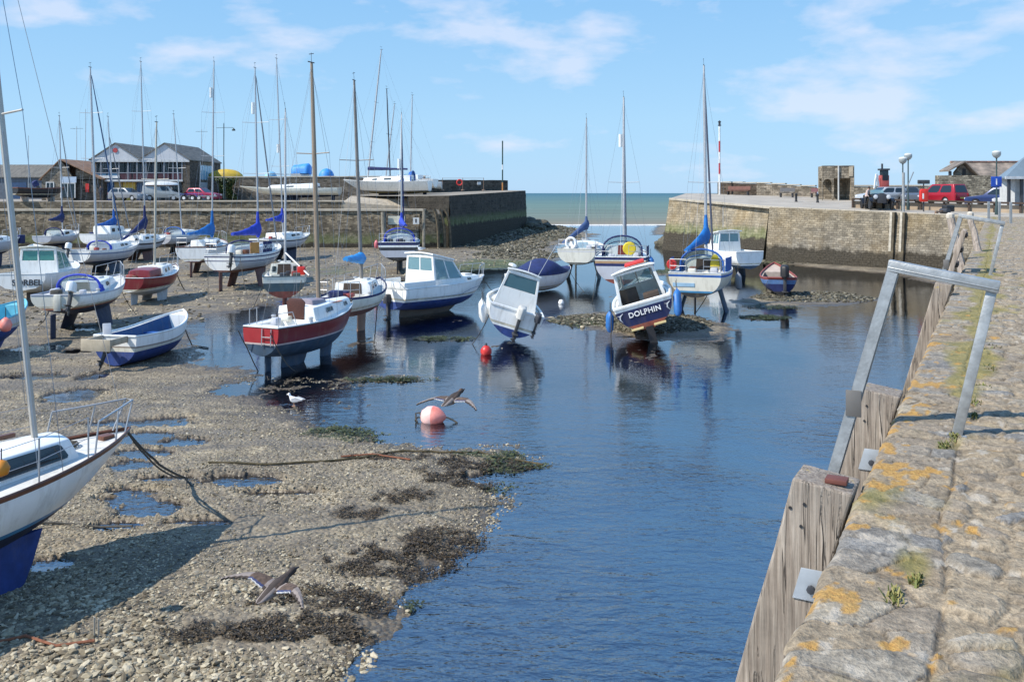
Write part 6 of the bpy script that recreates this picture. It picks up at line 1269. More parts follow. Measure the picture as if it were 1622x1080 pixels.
for gx in (-hx, 0):      # two gables
    g = MB(); g.prism([(gx, -.1, E), (gx+hx, -.1, E), (gx+hx/2, -.1, RZ)], (0, .25, 0)); bpart(g, 'gable', wboard)
    gable_roof('roof', gx, gx+hx, -.1, 11, E, RZ, slate, bh, .18, .12)
bpart(MB().box(-hx, hx, -.14, .0, E-.28, E-.0), 'fascia', mat('weathered_white', (.50, .51, .51), .6)); mat('white_paint', (.72, .72, .7), .5)
fr = mat('blue_grey_frame', (.05, .085, .13), .5)
bpart(MB().box(-hx, hx-.8, .0, .88, 2.3, 2.42).box(-hx, hx-.8, -.1, .0, 2.25, 2.48), 'balcony_floor', mat('weathered_white', (.50, .51, .51), .6))
mb = MB(); 
for k in range(11): x = -hx+.1+k*(wd-1)/10; mb.box(x-.05, x+.05, -.02, .08, 2.45, E-.28)
mb.box(-hx, hx-.8, -.03, .05, 3.25, 3.33); bpart(mb, 'balcony_frame', mat('dull_frame', (.28, .30, .33), .5)); mat('pale_frame', (.5, .52, .54), .5)
for k in range(8):
    x0 = -hx+.3+k*1.33; w_ = bpart(MB().box(x0, x0+1.15, .82, .89, 2.75, 4.4), 'window', glass()); bpart(MB().box(x0-.06, x0, .8, .88, 2.7, 4.5).box(x0+1.15, x0+1.21, .8, .88, 2.7, 4.5).box(x0-.06, x0+1.21, .8, .88, 4.4, 4.5), 'window_frame', fr, par=w_)
for k in range(7):
    x = -hx+.45+k*1.5; bpart(MB().box(x, x+1.35, -.0, .03, 2.5, 3.22), 'balcony_panel', [mat('blue_panel', (.05, .13, .22), .5), mat('maroon_panel', (.06, .018, .025), .4)][k > 1])
bpart(MB().box(-hx+.1, -hx+3.4, -.12, -.03, 2.65, 2.95), 'banner', mat('white_paint', (.72, .72, .7)))
dz = [('boat_store_door', -hx+.1, 2.2, mat('bright_blue_door', (.02, .10, .30), .5)), ('entrance_door', -hx+2.4, .9, mat('ochre_panel', (.38, .28, .12), .6)), ('yellow_door', -hx+3.4, 1.5, mat('yellow_door', (.5, .34, .05), .5)), ('shutter_door', -hx+5.1, 2.2, mat('deep_blue_door', (.03, .07, .15), .5)), ('glazed_door', -hx+7.6, 2.8, glass())]
for nm, x, w_, m in dz: bpart(MB().box(x, x+w_, .8, .89, 0, 2.15), nm, m, bevel=.01)
bpart(MB().box(hx, hx+.04, 3.3, 8.1, .0, 2.2), 'side_panel', mat('pale_render', (.46, .47, .47), .7))
w_ = bpart(MB().box(hx, hx+.03, 3.4, 8.0, 2.55, 4.3), 'window', glassmat('sky_window', (.25, .45, .6), .9)); mb = MB()
for k in range(6): y = 3.4+k*.92; mb.box(hx+.0, hx+.07, y-.04, y+.04, 2.5, 4.35)
bpart(mb, 'window_frame', mat('white_paint', (.72, .72, .7)), par=w_)
MB().lathe([(.28, -.04), (.28, .04)], (-hx/2, -.14, E+1.1), 14, axis='y').build('crest_roundel', mat('crest_red', (.4, .05, .05), .5), bh)
MB().tube([(hx+.1, 3.25, 0), (hx+.1, 3.25, E)], .05, 6).build('drainpipe', mat('white_paint', (.72, .72, .7)), bh)
# stone shed with orange-brown roof
sx0, sx1 = (66-CX)*104/F, (116-CX)*104/F
sh = thing('stone_shed', 'low stone shed with rust coloured roof and small white framed windows', 'shed', (sx0, 104, 4.62)); w0 = sx1-sx0
o = MB().box(0, w0, 0, 9, -.2, 2.6).build('wall', stonew, sh, smooth=0); setuv(o, boxuv)
o = MB().prism([(0, 0, 2.6), (w0, 0, 2.6), (w0*.6, 0, 4.75)], (0, .3, 0)).build('gable', stonew, sh, smooth=0); setuv(o, boxuv)
MB().loft([[(-.25, y, 2.35), (w0*.6, y, 4.78), (w0+3.4, y, 2.45), (w0+3.4, y, 2.57), (w0*.6, y, 4.9), (-.25, y, 2.47)] for y in (-.2, 9.2)]).build('roof', mat('rust_brown_roof', (.26, .15, .09), .8, var=.3, scale=1.5, bump=.4), sh, smooth=0)
o = MB().box(w0, w0+3.2, .6, 9, -.2, 2.5).build('wall', wallmat('dark_building_stone', (.10, .085, .07), (.10, .085, .07)), sh, smooth=0); setuv(o, boxuv)
o = MB().prism([(w0, .6, 2.4), (w0+3.2, .6, 2.4), (w0+3.2, .6, 2.5), (w0, .6, 3.75)], (0, .3, 0)).build('gable', stonew, sh, smooth=0); setuv(o, boxuv)
for x, wq, z0_, z1_ in ((.6, .8, 1.1, 2.1), (2.3, 1.6, .4, 2.0)):
    q = MB().box(x, x+wq, -.05, .01, z0_, z1_).build('window', glass(), sh); MB().box(x-.08, x, -.07, .02, z0_-.08, z1_+.08).box(x+wq, x+wq+.08, -.07, .02, z0_-.08, z1_+.08).box(x+wq/2-.03, x+wq/2+.03, -.07, .0, z0_, z1_).box(x, x+wq, -.07, .02, z1_, z1_+.08).build('window_frame', mat('white_paint', (.72, .72, .7)), q)
MB().box(2.2, 4.1, -.06, .0, 2.1, 2.8).build('notice_panel', mat('pale_blue_board', (.42, .5, .6), .5), sh)
MB().box(w0+1.2, w0+1.6, .5, .6, 1.0, 2.0).build('extinguisher_box', mat('bright_red_plastic', (.6, .03, .02)), sh)
# long slate shed far left
lx1 = (77-CX)*128/F; ls = thing('slate_shed', 'long dark slate roofed shed at the left end of the boatyard', 'shed', (lx1, 128, 4.62))
o = MB().box(-22, 0, 0, 8, -.2, 3.2).build('wall', mat('blue_grey_cladding', (.10, .12, .15), .7, var=.25), ls, smooth=0)
gable_roof('roof', -22, 0, 0, 8, 3.2, 5.0, slate, ls, .25, .12, axis='x')
MB().box(-5.6, -3.2, -.06, 0, 0, 2.4).build('door', mat('deep_blue_door', (.03, .07, .15)), ls); MB().box(-12, -8, -.06, 0, 1.2, 2.2).build('window', glass(), ls)
# boatyard boundary wall with coping + ivy
freewall('boundary_wall', 'tall dark stone wall behind the laid up yachts with pale coping', (-37.2, 108), (-10.6, 108.0), (4.6, 4.6), (7.35, 7.45), .55, wallmat('boatyard_wall_stone', (.15, .13, .105), (.13, .11, .09), .45, .18, None, -9), cap=mat('pale_coping', (.46, .40, .31)))
iv = thing('ivy_bush', 'green ivy bush against the boundary wall beside the tall lamp post', 'bush', at(358, 322, 107))
n = 2600; a = RNG.uniform(0, 6.283, n); z = RNG.uniform(0, 1, n)**.8*3.0; r_ = (1.0+.35*np.sin(z*2.1+1))*np.sqrt(RNG.uniform(.2, 1, n)); x = r_*np.cos(a)*1.15; y = r_*np.sin(a)*.5; s_ = RNG.uniform(.06, .15, n); b_ = RNG.uniform(0, 6.283, n); tl = RNG.uniform(-.9, .9, n)
dx, dy = np.cos(b_)*s_, np.sin(b_)*s_
v = np.stack([np.stack([x-dx, y-dy, z], -1), np.stack([x+dy*.6, y-dx*.6, z-tl*s_], -1), np.stack([x+dx, y+dy, z+.02], -1), np.stack([x-dy*.6, y+dx*.6, z+tl*s_], -1)], 1).reshape(-1, 3)
o = npmesh('foliage', v, np.arange(4*n).reshape(-1, 4), stonemat('ivy_leaves', [(0, (.02, .035, .008)), (.6, (.06, .09, .02)), (1, (.12, .15, .04))], .6), {'tone': np.repeat(RNG.uniform(0, 1, n), 4)}, smooth=False); o.parent = iv
MB().tube([(0, .1, -.1), (.1, .15, 1), (-.1, .2, 2.3)], .07, 6).build('stem', oldwood(), iv)
# tarpaulined shapes behind the wall
def tarp(px0, px1, pt, D, m, label, hump=1.0, flat=False):
    p0, p1 = at(px0, 300, D), at(px1, 300, D); L = (p1-p0).length; zt = EYE-(pt-HY)*D/F
    o = thing('covered_boat', label, 'covered boat', (p0.x, D, 4.64), 0, 'covered boats behind the boundary wall'); H_ = zt-4.64
    rings = []
    for i in range(11):
        q = i/10; e = (math.sin(math.pi*min(1, max(0, q*.9+.05)))**.35) if not flat else min(1, .8+.25*q)*(1 if .02 < q < .98 else .8)
        rings.append([(L*q, 1.1*e*math.cos(b)*1.0, H_-1.3+(1.3*e*max(0, math.sin(b))**.7)*(1+random.uniform(-.03, .03)) if math.sin(b) >= -1e-6 else H_-1.5) for b in np.linspace(0, math.pi, 9)]+[(L*q, 0, H_-1.45)])
    MB().loft(rings).build('cover', m, o, smooth=1); MB().loft([[(x, -w_, z), (x, w_, z), (x, w_*.8, z-.9), (x, -w_*.8, z-.9)] for x, w_, z in ((L*.03, .9, H_-1.4), (L*.6, 1.05, H_-1.4), (L*.97, .5, H_-1.4))]).build('hull', white(), o); MB().box(L*.2, L*.3, -.8, .8, 0, H_-2.0).box(L*.65, L*.75, -.8, .8, 0, H_-2.0).build('cradle', oldwood(), o)
yt = mat('yellow_tarpaulin', (.50, .34, .03), .55, var=.2, bump=.4, bscale=5); bt = mat('blue_tarpaulin', (.05, .27, .66), .55, var=.2, bump=.5, bscale=4)
tarp(332, 383, 268, 112, yt, 'boat under a yellow cover showing above the boundary wall')
tarp(463, 492, 259, 112, bt, 'larger bright blue tarpaulin above the boundary wall', flat=True)
tarp(506, 528, 267, 112, bt, 'smaller bright blue tarpaulin above the boundary wall, right of the larger one')
tarp(420, 438, 271, 113, mat('pale_blue_tarpaulin', (.25, .5, .65), .6), 'low pale blue cover peeping over the boundary wall')
# ---------------------------------------------------------------- vehicles
def car(label, p, rz, col, L=4.3, W=1.72, H=1.48, kind='hatch', name='parked_car', cat='car', group='parked cars'):
    """local x forward"""
    o = thing(name, label, cat, p, rz, group); bm_ = mat('car_paint_'+str(abs(hash(col)) % 9999), col, .3, .15, var=.04); h = L/2
    prof = [(-h, .35), (-h, .75), (-h+.05, .95), (h*.42, .95), (h-.08, .78), (h, .6), (h, .35)] if kind != 'van' else [(-h, .35), (-h, 1.0), (-h+.03, 1.05), (h*.55, 1.05), (h-.1, .85), (h, .6), (h, .35)]
    # cut wheel arches into the profile
    arch = lambda cx: [(cx+.36*math.cos(a), .30+.36*math.sin(a)) for a in np.linspace(0.12, math.pi-.12, 8)]
    low = [(h, .22)]+arch(h*.62)+arch(-h*.60)+[(-h, .22)]
    poly = prof+low; rings = []
    for y, k in ((-W/2, .96), (-W/2+.08, 1), (W/2-.08, 1), (W/2, .96)): rings.append([(x*k, y, z) for x, z in poly])
    MB().loft(rings).build('body', bm_, o, smooth=.5, bevel=.02)
    gb = .93; x0, x1, r0, r1 = {'hatch': (-h+.12, h*.38, .32, .75), 'estate': (-h+.06, h*.38, .22, .75), 'van': (-h+.02, h*.6, .04, .6)}[kind]; T = H-.04; gb = 1.03 if kind == 'van' else .93
    bot = [(x0, -W/2+.06, gb), (x1, -W/2+.06, gb), (x1, W/2-.06, gb), (x0, W/2-.06, gb)]; top = [(x0+r0, -W/2+.24, T), (x1-r1, -W/2+.24, T), (x1-r1, W/2-.24, T), (x0+r0, W/2-.24, T)]
    g_ = MB().hexa(bot+top).build('greenhouse', bm_, o, bevel=.05, seg=3)
    bV, tV = [Vector(q) for q in bot], [Vector(q) for q in top]; Q = dict(S=[bV[0], bV[1], tV[1], tV[0]], P=[bV[2], bV[3], tV[3], tV[2]], F=[bV[1], bV[2], tV[2], tV[1]], A=[bV[3], bV[0], tV[0], tV[3]])
    gl_ = glassmat('car_glass', (.02, .03, .04), .95)
    for sd in 'SP':
        if kind == 'van': pane(Q[sd], *((.66, .92) if sd == 'S' else (.08, .34)), .12, .85, gl_, o)
        else:
            for u0, u1 in ((.08, .47), (.52, .9)): pane(Q[sd], u0, u1, .1, .86, gl_, o)
    pane(Q['F'], .06, .94, .08, .92, gl_, o, name='windscreen'); pane(Q['A'], .08, .92, .12, .88, gl_, o, name='rear_window')
    for x in (h*.62, -h*.60):
        for y in (-1, 1):
            w_ = MB().lathe([(.2, -.09), (.31, -.09), (.33, -.05), (.33, .05), (.31, .09), (.2, .09)], (x, y*(W/2-.12), .32), 16, axis='y').build('wheel', black(), o, smooth=.7)
            MB().lathe([(.2, -.1), (.19, .1), (.06, .11)] if y > 0 else [(.06, -.11), (.19, -.1), (.2, .1)], (x, y*(W/2-.115), .32), 12, axis='y').build('hub', alu(), w_)
    for y in (-1, 1):
        MB().box(h-.1, h+.015, y*W*.36-.16, y*W*.36+.16, .58, .74).build('headlight', mat('headlight_glass', (.6, .62, .65), .15), o, bevel=.03)
        MB().box(-h-.015, -h+.05, y*W*.40-.1, y*W*.40+.1, .62, .92).build('tail_light', mat('tail_light_red', (.35, .01, .01), .3), o, bevel=.02)
    MB().box(-h-.012, -h, -.26, .26, .5, .61).build('number_plate', mat('number_plate_yellow', (.6, .5, .08), .5), o)
    return o
pz = lambda x, y: platz(x, y)
def rp(px, D): x = (px-CX)*D/F; return (x, D, platz(x, D))
car('silver hatchback parked behind the black vintage car by the right sea wall', rp(1398, 77), R(190), (.42, .44, .46), kind='hatch')
car('dark grey car parked between the silver hatchback and the red estate', rp(1441, 77), R(250), (.10, .11, .13))
car('red estate car parked in front of the stone wall on the right', rp(1487, 76), R(115), (.34, .015, .03), L=4.6, H=1.75, W=1.85, kind='estate')
car('dark blue people carrier parked by the lamp post with the blue sign', rp(1577, 72), R(140), (.02, .04, .13), H=1.6, kind='estate')
car('white car at the right edge parked in front of the kiosk', rp(1622, 70), R(160), (.7, .7, .7), kind='hatch')
lp_ = lambda px, D: ((px-CX)*D/F, D, 4.63)
car('silver hatchback parked in front of the boathouse doors', lp_(203, 99), R(-20), (.24, .255, .27))
vn = car('pale van parked by the boathouse beneath an upturned white boat', lp_(258, 100), R(10), (.33, .34, .33), kind='van', H=1.75, L=4.2)
o = thing('upturned_boat', 'white boat upside down on the roof of the pale van', 'boat', (lp_(258, 100)[0]-.1, 100, 4.63+1.75), R(10)); MB().loft([[(x, -w_*1.0, 0), (x, -w_*.8, hh_*.7), (x, 0, hh_), (x, w_*.8, hh_*.7), (x, w_, 0)] for x, w_, hh_ in ((-1.7, .7, .35), (-.5, .85, .45), (.8, .7, .42), (1.6, .25, .3), (1.8, .03, .15))]).build('hull', white(), o, smooth=.8); MB().tube([(-1.7, -.72, .0), (-.5, -.88, 0), (.8, -.73, 0), (1.6, -.28, 0), (1.82, 0, 0), (1.6, .28, 0), (.8, .73, 0), (-.5, .88, 0), (-1.7, .72, 0)], .035, 5).build('gunwale', wood(), o)
car('bright pinkish red hatchback parked near the corner of the boathouse', lp_(322, 101), R(-15), (.30, .02, .06), L=3.9)
tr_ = thing('boat_trailer', 'empty boat trailer with blue mudguards and two pairs of wheels at the quay edge', 'trailer', lp_(305, 94.5)); 
MB().bar((-2.4, -.7, .55), (2.6, -.1, .55), .1, .12).bar((-2.4, .7, .55), (2.6, .1, .55), .1, .12).bar((-1.9, -.65, .55), (-1.9, .65, .55), .1, .1).bar((0, -.45, .55), (0, .45, .55), .1, .1).build('frame', galv(), tr_)
for x in (-.55, .35):
    for y in (-.95, .95):
        w_ = MB().lathe([(.15, -.09), (.33, -.09), (.35, 0), (.33, .09), (.15, .09)], (x, y, .35), 14, axis='y').build('wheel', black(), tr_); MB().lathe([(.16, -.1), (.16, .1)], (x, y, .35), 10, axis='y').build('hub', white(), w_)
for y in (-.95, .95): MB().loft([[(x, y-.14, z), (x, y+.14, z), (x, y+.14, z+.04), (x, y-.14, z+.04)] for x, z in ((-1.05, .45), (-.9, .72), (-.1, .78), (.7, .72), (.85, .45))]).build('mudguard', mat('trailer_blue', (.03, .07, .3), .5), tr_)
# vintage open car
vc = thing('vintage_car', 'black vintage open car facing the camera at the railing, spare wheel on its side', 'vintage car', rp(1389, 68.3), R(262), 'parked cars')
bk_ = mat('black_coachwork', (.012, .012, .014), .25)
MB().loft([[(x, -w_, .55), (x, w_, .55), (x, w_*1.0, zt), (x, w_*.6, zt+.1), (x, -w_*.6, zt+.1), (x, -w_, zt)] for x, w_, zt in ((-1.7, .62, 1.1), (-.2, .66, 1.12), (.2, .5, 1.15), (1.35, .36, 1.12))]).build('body', bk_, vc, bevel=.03)
MB().loft([[(1.36, -.32, .5), (1.44, -.32, .5), (1.44, .32, .5), (1.36, .32, .5)], [(1.36, -.34, 1.15), (1.44, -.34, 1.15), (1.44, .34, 1.15), (1.36, .34, 1.15)], [(1.36, -.1, 1.27), (1.44, -.1, 1.27), (1.44, .1, 1.27), (1.36, .1, 1.27)]]).build('radiator', dark(), vc, bevel=.02)
for sg in (-1, 1):
    for x in (1.15, -1.3):
        w_ = MB().lathe([(.26, -.07), (.37, -.07), (.39, 0), (.37, .07), (.26, .07)], (x, sg*.78, .38), 18, axis='y').build('wheel', black(), vc, smooth=.8); MB().lathe([(.25, -.03), (.06, -.07), (.06, .07), (.25, .03)], (x, sg*.78, .38), 14, axis='y').build('wire_spokes', alu(), w_)
    MB().loft([[(x, sg*.78-.13, z), (x, sg*.78+.13, z), (x, sg*.78+.13, z+.03), (x, sg*.78-.13, z+.03)] for x, z in ((1.62, .62), (1.4, .82), (1.1, .88), (.8, .78), (.5, .42), (-.6, .4), (-.95, .72), (-1.3, .86), (-1.65, .7))]).build('mudguard', bk_, vc)
    h_ = MB().lathe([(.05, -.12), (.15, -.02), (.16, .06), (.1, .08)], (1.42, sg*.47, .98), 12, axis='x').build('headlight', mat('headlight_glass', (.6, .62, .65)), vc)
MB().hexa([(.02, -.5, 1.18), (.05, -.5, 1.18), (.05, .5, 1.18), (.02, .5, 1.18), (-.08, -.48, 1.52), (-.05, -.48, 1.52), (-.05, .48, 1.52), (-.08, .48, 1.52)]).build('windscreen', cleargl(), vc)
MB().box(-1.0, -.55, -.5, .5, 1.0, 1.35).build('seat', mat('tan_leather', (.26, .14, .08), .6), vc, bevel=.06)
# ---------------------------------------------------------------- people (one continuous skinned figure each)
def person(p, rz, label, shirt, trousers, lean=0.0, bald=False):
    o = thing('person', label, 'person', p, rz)
    J = {'pel': (0, 0, .95), 'spi': (.02+lean*.3, 0, 1.2), 'che': (.03+lean*.6, 0, 1.40), 'nek': (.03+lean, 0, 1.53), 'hd': (.05+lean*1.15, 0, 1.66), 'top': (.04+lean*1.25, 0, 1.76)}
    for s_, sg in (('l', 1), ('r', -1)):
        J.update({'hp'+s_: (0, .10*sg, .90), 'kn'+s_: (.06*sg+.02, .12*sg, .49), 'an'+s_: (.05*sg-.02, .12*sg, .08), 'to'+s_: (.05*sg+.13, .13*sg, .035), 'sh'+s_: (.02+lean*.75, .19*sg, 1.42), 'el'+s_: (.0+lean*.9, .25*sg, 1.14), 'wr'+s_: (.14+lean, .22*sg, .93), 'ha'+s_: (.19+lean, .20*sg, .86)})
    names = list(J); idx = {n: i for i, n in enumerate(names)}
    ed = [('pel', 'spi'), ('spi', 'che'), ('che', 'nek'), ('nek', 'hd'), ('hd', 'top')]
    for s_ in 'lr': ed += [('pel', 'hp'+s_), ('hp'+s_, 'kn'+s_), ('kn'+s_, 'an'+s_), ('an'+s_, 'to'+s_), ('che', 'sh'+s_), ('sh'+s_, 'el'+s_), ('el'+s_, 'wr'+s_), ('wr'+s_, 'ha'+s_)]
    rad = dict(pel=.15, spi=.135, che=.16, nek=.06, hd=.10, top=.07, hp=.095, kn=.065, an=.045, to=.04, sh=.075, el=.05, wr=.035, ha=.04)
    bm = bmesh.new(); sk = bm.verts.layers.skin.verify(); vv = [bm.verts.new(J[n]) for n in names]; bm.verts.ensure_lookup_table()
    for a, b_ in ed: bm.edges.new((vv[idx[a]], vv[idx[b_]]))
    for n in names:
        r_ = rad.get(n, rad.get(n[:2], .05)); vv[idx[n]][sk].radius = (r_, r_); vv[idx[n]][sk].use_root = (n == 'pel')
    me = bpy.data.meshes.new('body'); bm.to_mesh(me); bm.free(); b_ = bpy.data.objects.new('body', me); COL.objects.link(b_); b_.parent = o
    md = b_.modifiers.new('skin', 'SKIN'); md.use_smooth_shade = True; ms = b_.modifiers.new('sub', 'SUBSURF'); ms.levels = 1; ms.render_levels = 2
    m, nt, bs = newmat('figure'); tc = nt.nodes.new('ShaderNodeTexCoord'); sz = nt.nodes.new('ShaderNodeSeparateXYZ'); nt.links.new(tc.outputs['Object'], sz.inputs[0])
    sk_ = (.42, .24, .17)
    r_ = nt.nodes.new('ShaderNodeValToRGB'); r_.color_ramp.interpolation = 'CONSTANT'; e = r_.color_ramp.elements
    st = [(0, (.03, .025, .02)), (.04, trousers), (.49, shirt), (.765, sk_), (.86, sk_ if bald else (.05, .03, .02))]
    while len(e) < 5: e.new(.5)
    for i, (q, c) in enumerate(st): e[i].position = q; e[i].color = (*c, 1)
    nt.links.new(mth(nt, 'DIVIDE', sz.outputs[2], 2.0), r_.inputs[0]); nt.links.new(r_.outputs[0], bs.inputs['Base Color']); bs.inputs['Roughness'].default_value = .8; me.materials.append(m)
    hr = MB().lathe([(.02, .11), (.08, .09), (.105, .03), (.1, -.03)], (J['hd'][0]-.015, 0, J['hd'][2]), 10).build('hair', mat('dark_hair', (.04, .025, .02), .7), o, smooth=1)
    return o
q = rp(1372, 68.6); person(q, R(-40), 'person in a pale top and dark trousers leaning beside the black vintage car', (.55, .42, .38), (.03, .03, .035), .16)
person(lp_(160, 103), R(-90), 'person in dark clothes standing before the blue boathouse door', (.03, .03, .04), (.02, .02, .03))
# ---------------------------------------------------------------- right hand pier furniture
# parapet: sheltered bays, then long wall
pc = mat('parapet_coping', (.42, .38, .31), .9, var=.2, bump=.3)
sw = wallmat('sea_wall_stone', (.24, .205, .16), (.24, .205, .16), .5, .2, None, -9)
swd = wallmat('sea_wall_dark', (.085, .065, .05), (.085, .065, .05), .5, .2, None, -9)
Zp = lambda x, y: platz(x, y)
A_, B_ = (22.6, 97.2), (30.0, 90.2); C_ = (62, 84)
freewall('sea_wall', 'low dark stone sea wall with rust stained bays at the end of the right pier', A_, (26.0, 94.0), (5.3, 5.2), (6.62, 6.5), .5, swd, cap=pc)
freewall('sea_wall', 'stone sea wall with pale coping running up to the square shelter', (26.0, 94.0), (31, 90.3), (5.2, 5.0), (6.55, 6.1), .5, sw, cap=pc)
freewall('sea_wall', 'long sea wall behind the parked cars on the right', (31.8, 90.2), C_, (5, 4.8), (6.15, 6.15), .5, wallmat('pale_sea_wall', (.34, .295, .225), (.34, .295, .225), .45, .18, None, -9), cap=pc)
def bench(px, D, label, m, L=2.0, rz=0.0):
    o = thing('bench', label, 'bench', rp(px, D), rz, 'benches along the sea wall'); MB().box(-L/2, L/2, -.22, .2, .42, .47).build('seat', m, o); MB().hexa([(-L/2, .2, .55), (L/2, .2, .55), (L/2, .24, .55), (-L/2, .24, .55), (-L/2, .3, .95), (L/2, .3, .95), (L/2, .34, .95), (-L/2, .34, .95)]).build('backrest', m, o)
    for x in (-L/2+.15, L/2-.15): MB().box(x-.04, x+.04, -.2, .22, 0, .42).build('leg', dark(), o)
bench(1169, 94.2, 'long reddish brown bench in the dark bay of the sea wall', mat('red_brown_slats', (.13, .05, .035), .7), 2.6, R(-42))
bench(1246, 89, 'dark bench against the sea wall, nearer the red bench', dark(), 1.5, R(-36)); bench(1293, 88.5, 'dark bench close to the left side of the square shelter', mat('maroon_slats', (.12, .03, .04), .6), 1.2, R(-36))
for px, lab in ((1261, 'left black iron bollard on the right pier'), (1295, 'right black iron bollard on the right pier, in front of the shelter')):
    o = thing('bollard', lab, 'bollard', rp(px, 80 if px < 1280 else 78.5), 0, 'black bollards on the pier'); MB().lathe([(.14, 0), (.12, .1), (.10, .15), (.10, .6), (.13, .64), (.13, .7), (.08, .76), (.02, .78)], (0, 0, 0), 12).build('post', black(), o)
# square shelter tower
st = thing('stone_shelter', 'square open stone shelter with arched opening on the right pier', 'shelter', rp(1324, 84), R(-12))
sm_ = wallmat('shelter_stone', (.30, .25, .185), (.26, .215, .16), .5, .22, None, -9)
def sbox(*a):
    o = MB().box(*a).build('wall', sm_, st, smooth=0, bevel=.03); setuv(o, boxuv); return o
H_ = 3.2; w_ = 1.42
# arched left face: two piers + arch ring
ar = MB(); rr_ = .42; cx_ = -.95
prof = [(-w_, -.3), (cx_-rr_, -.3), (cx_-rr_, 1.45)]+[(cx_-rr_*math.cos(a), 1.45+rr_*1.25*math.sin(a)) for a in np.linspace(.15, math.pi-.15, 9)]+[(cx_+rr_, 1.45), (cx_+rr_, -.3), (-.38, -.3), (-.38, H_), (-w_, H_)]
ar.prism([(x, -w_, z) for x, z in prof], (0, .3, 0)); o = ar.build('arch', sm_, st, smooth=0); setuv(o, boxuv)
sbox(-.38, w_, -w_+.02, -w_+.3, 2.0, H_); sbox(w_-.3, w_+.01, -w_+.01, w_, -.3, H_-.02); sbox(-w_-.01, -w_+.3, w_-.4, w_, -.3, H_-.02); sbox(-w_, w_, w_-.3, w_-.02, -.3, 2.21); sbox(-w_-.01, -w_+.28, -w_+.3, w_-.4, 2.0, H_-.02); sbox(-w_+.3, w_-.3, w_-.31, w_-.01, 2.2, H_-.03)
MB().box(-w_+.02, w_-.02, -w_+.02, w_-.02, H_-.16, H_-.04).build('roof', dark(), st)
MB().tube([(.02, -w_-.08, -.1), (.02, -w_-.08, H_)], .07, 8).build('drainpipe', mat('pale_grey_pipe', (.5, .5, .48), .5), st)
MB().box(.95, 1.3, -w_-.05, -w_+.02, 2.2, 3.1).build('pale_panel', mat('buff_stone', (.45, .38, .28), .8), st)
# fence: low kerb wall and rail
fp = [rp(1350, 70.5), rp(1622, 63.5)]; fa, fb = Vector(fp[0]), Vector(fp[1]); fb = fb+(fb-fa)*.4
fw = thing('guard_fence', 'dark guard rail with square posts above a low buff kerb wall by the car park', 'fence', fa, math.atan2((fb-fa).y, (fb-fa).x)); L = (fb-fa).xy.length; sl_ = (fb.z-fa.z)/L
o = MB().hexa([(0, .25, -.3), (L, .25, -.3+sl_*L), (L, .5, -.3+sl_*L), (0, .5, -.3), (0, .25, .55), (L, .25, .55+sl_*L), (L, .5, .55+sl_*L), (0, .5, .55)]).build('kerb_wall', mat('buff_render', (.36, .28, .20), .9, var=.2, scale=.8), fw)
MB().bar((0, 0, .72), (L, 0, .72+sl_*L), .12, .14).build('rail', mat('dark_timber', (.06, .04, .03)), fw)
for k in range(11): x = L*k/10; MB().box(x-.07, x+.07, .06, .2, -.1+sl_*x, .70+sl_*x).build('post', mat('dark_timber', (.06, .04, .03)), fw)
# globe lamps
def globe_lamp(px, ybase, ytop, D, label):
    x = (px-CX)*D/F; z0 = platz(x, D); zt = EYE-(ytop-HY)*D/F; h = zt-z0; o = thing('street_lamp', label, 'street lamp', (x, D, z0), 0, 'globe street lamps by the car park'); pm_ = mat('lamp_post_green', (.03, .055, .055), .5)
    MB().lathe([(.12, 0), (.12, .5), (.08, .6), (.07, 1.2), (.05, 1.25), (.045, h-.55), (.09, h-.5), (.12, h-.36)], (0, 0, 0), 10).build('pole', pm_, o)
    MB().lathe([(.04, h-.52), (.16, h-.47), (.26, h-.34), (.29, h-.22), (.28, h-.12)], (0, 0, 0), 14).build('lamp_globe', mat('milky_globe', (.30, .33, .33), .2), o, smooth=1); MB().lathe([(.29, h-.13), (.28, h-.06), (.15, h), (.03, h+.02)], (0, 0, 0), 14).build('lamp_cap', mat('lamp_cap', (.62, .62, .58), .4), o, smooth=.8)
globe_lamp(1430, 335, 249, 66.5, 'shorter globe street lamp behind the pair of tall wall fenders'); globe_lamp(1438.5, 330, 243, 67.5, 'taller globe street lamp right beside the shorter one'); globe_lamp(1578.5, 340, 239, 62, 'globe street lamp carrying a blue square sign at the right')
# lamp pole brace next to the pair
o = thing('grey_pole', 'stout pale grey pole standing in front of the pair of globe lamps', 'pole', rp(1431, 65.3)); MB().tube([(0, 0, -.2), (0, 0, 2.9)], .10, 10).build('shaft', mat('mid_grey_pipe', (.27, .28, .28), .6), o); MB().bar((.1, 0, 1.4), (.75, 0, 2.95), .06, .06).build('brace', galv(), o)
o = thing('information_sign', 'blue square sign with white letter i on the right hand lamp post', 'sign', at(1578, 288, 61.7)); MB().box(-.37, .37, -.04, .0, -.36, .36).build('panel', mat('sign_blue', (.01, .06, .36), .5), o, bevel=.01); lettering('i', .62, (0, -.042, -.02), (R(90), 0, 0), mat('white_lettering', (.75, .75, .75)), o)
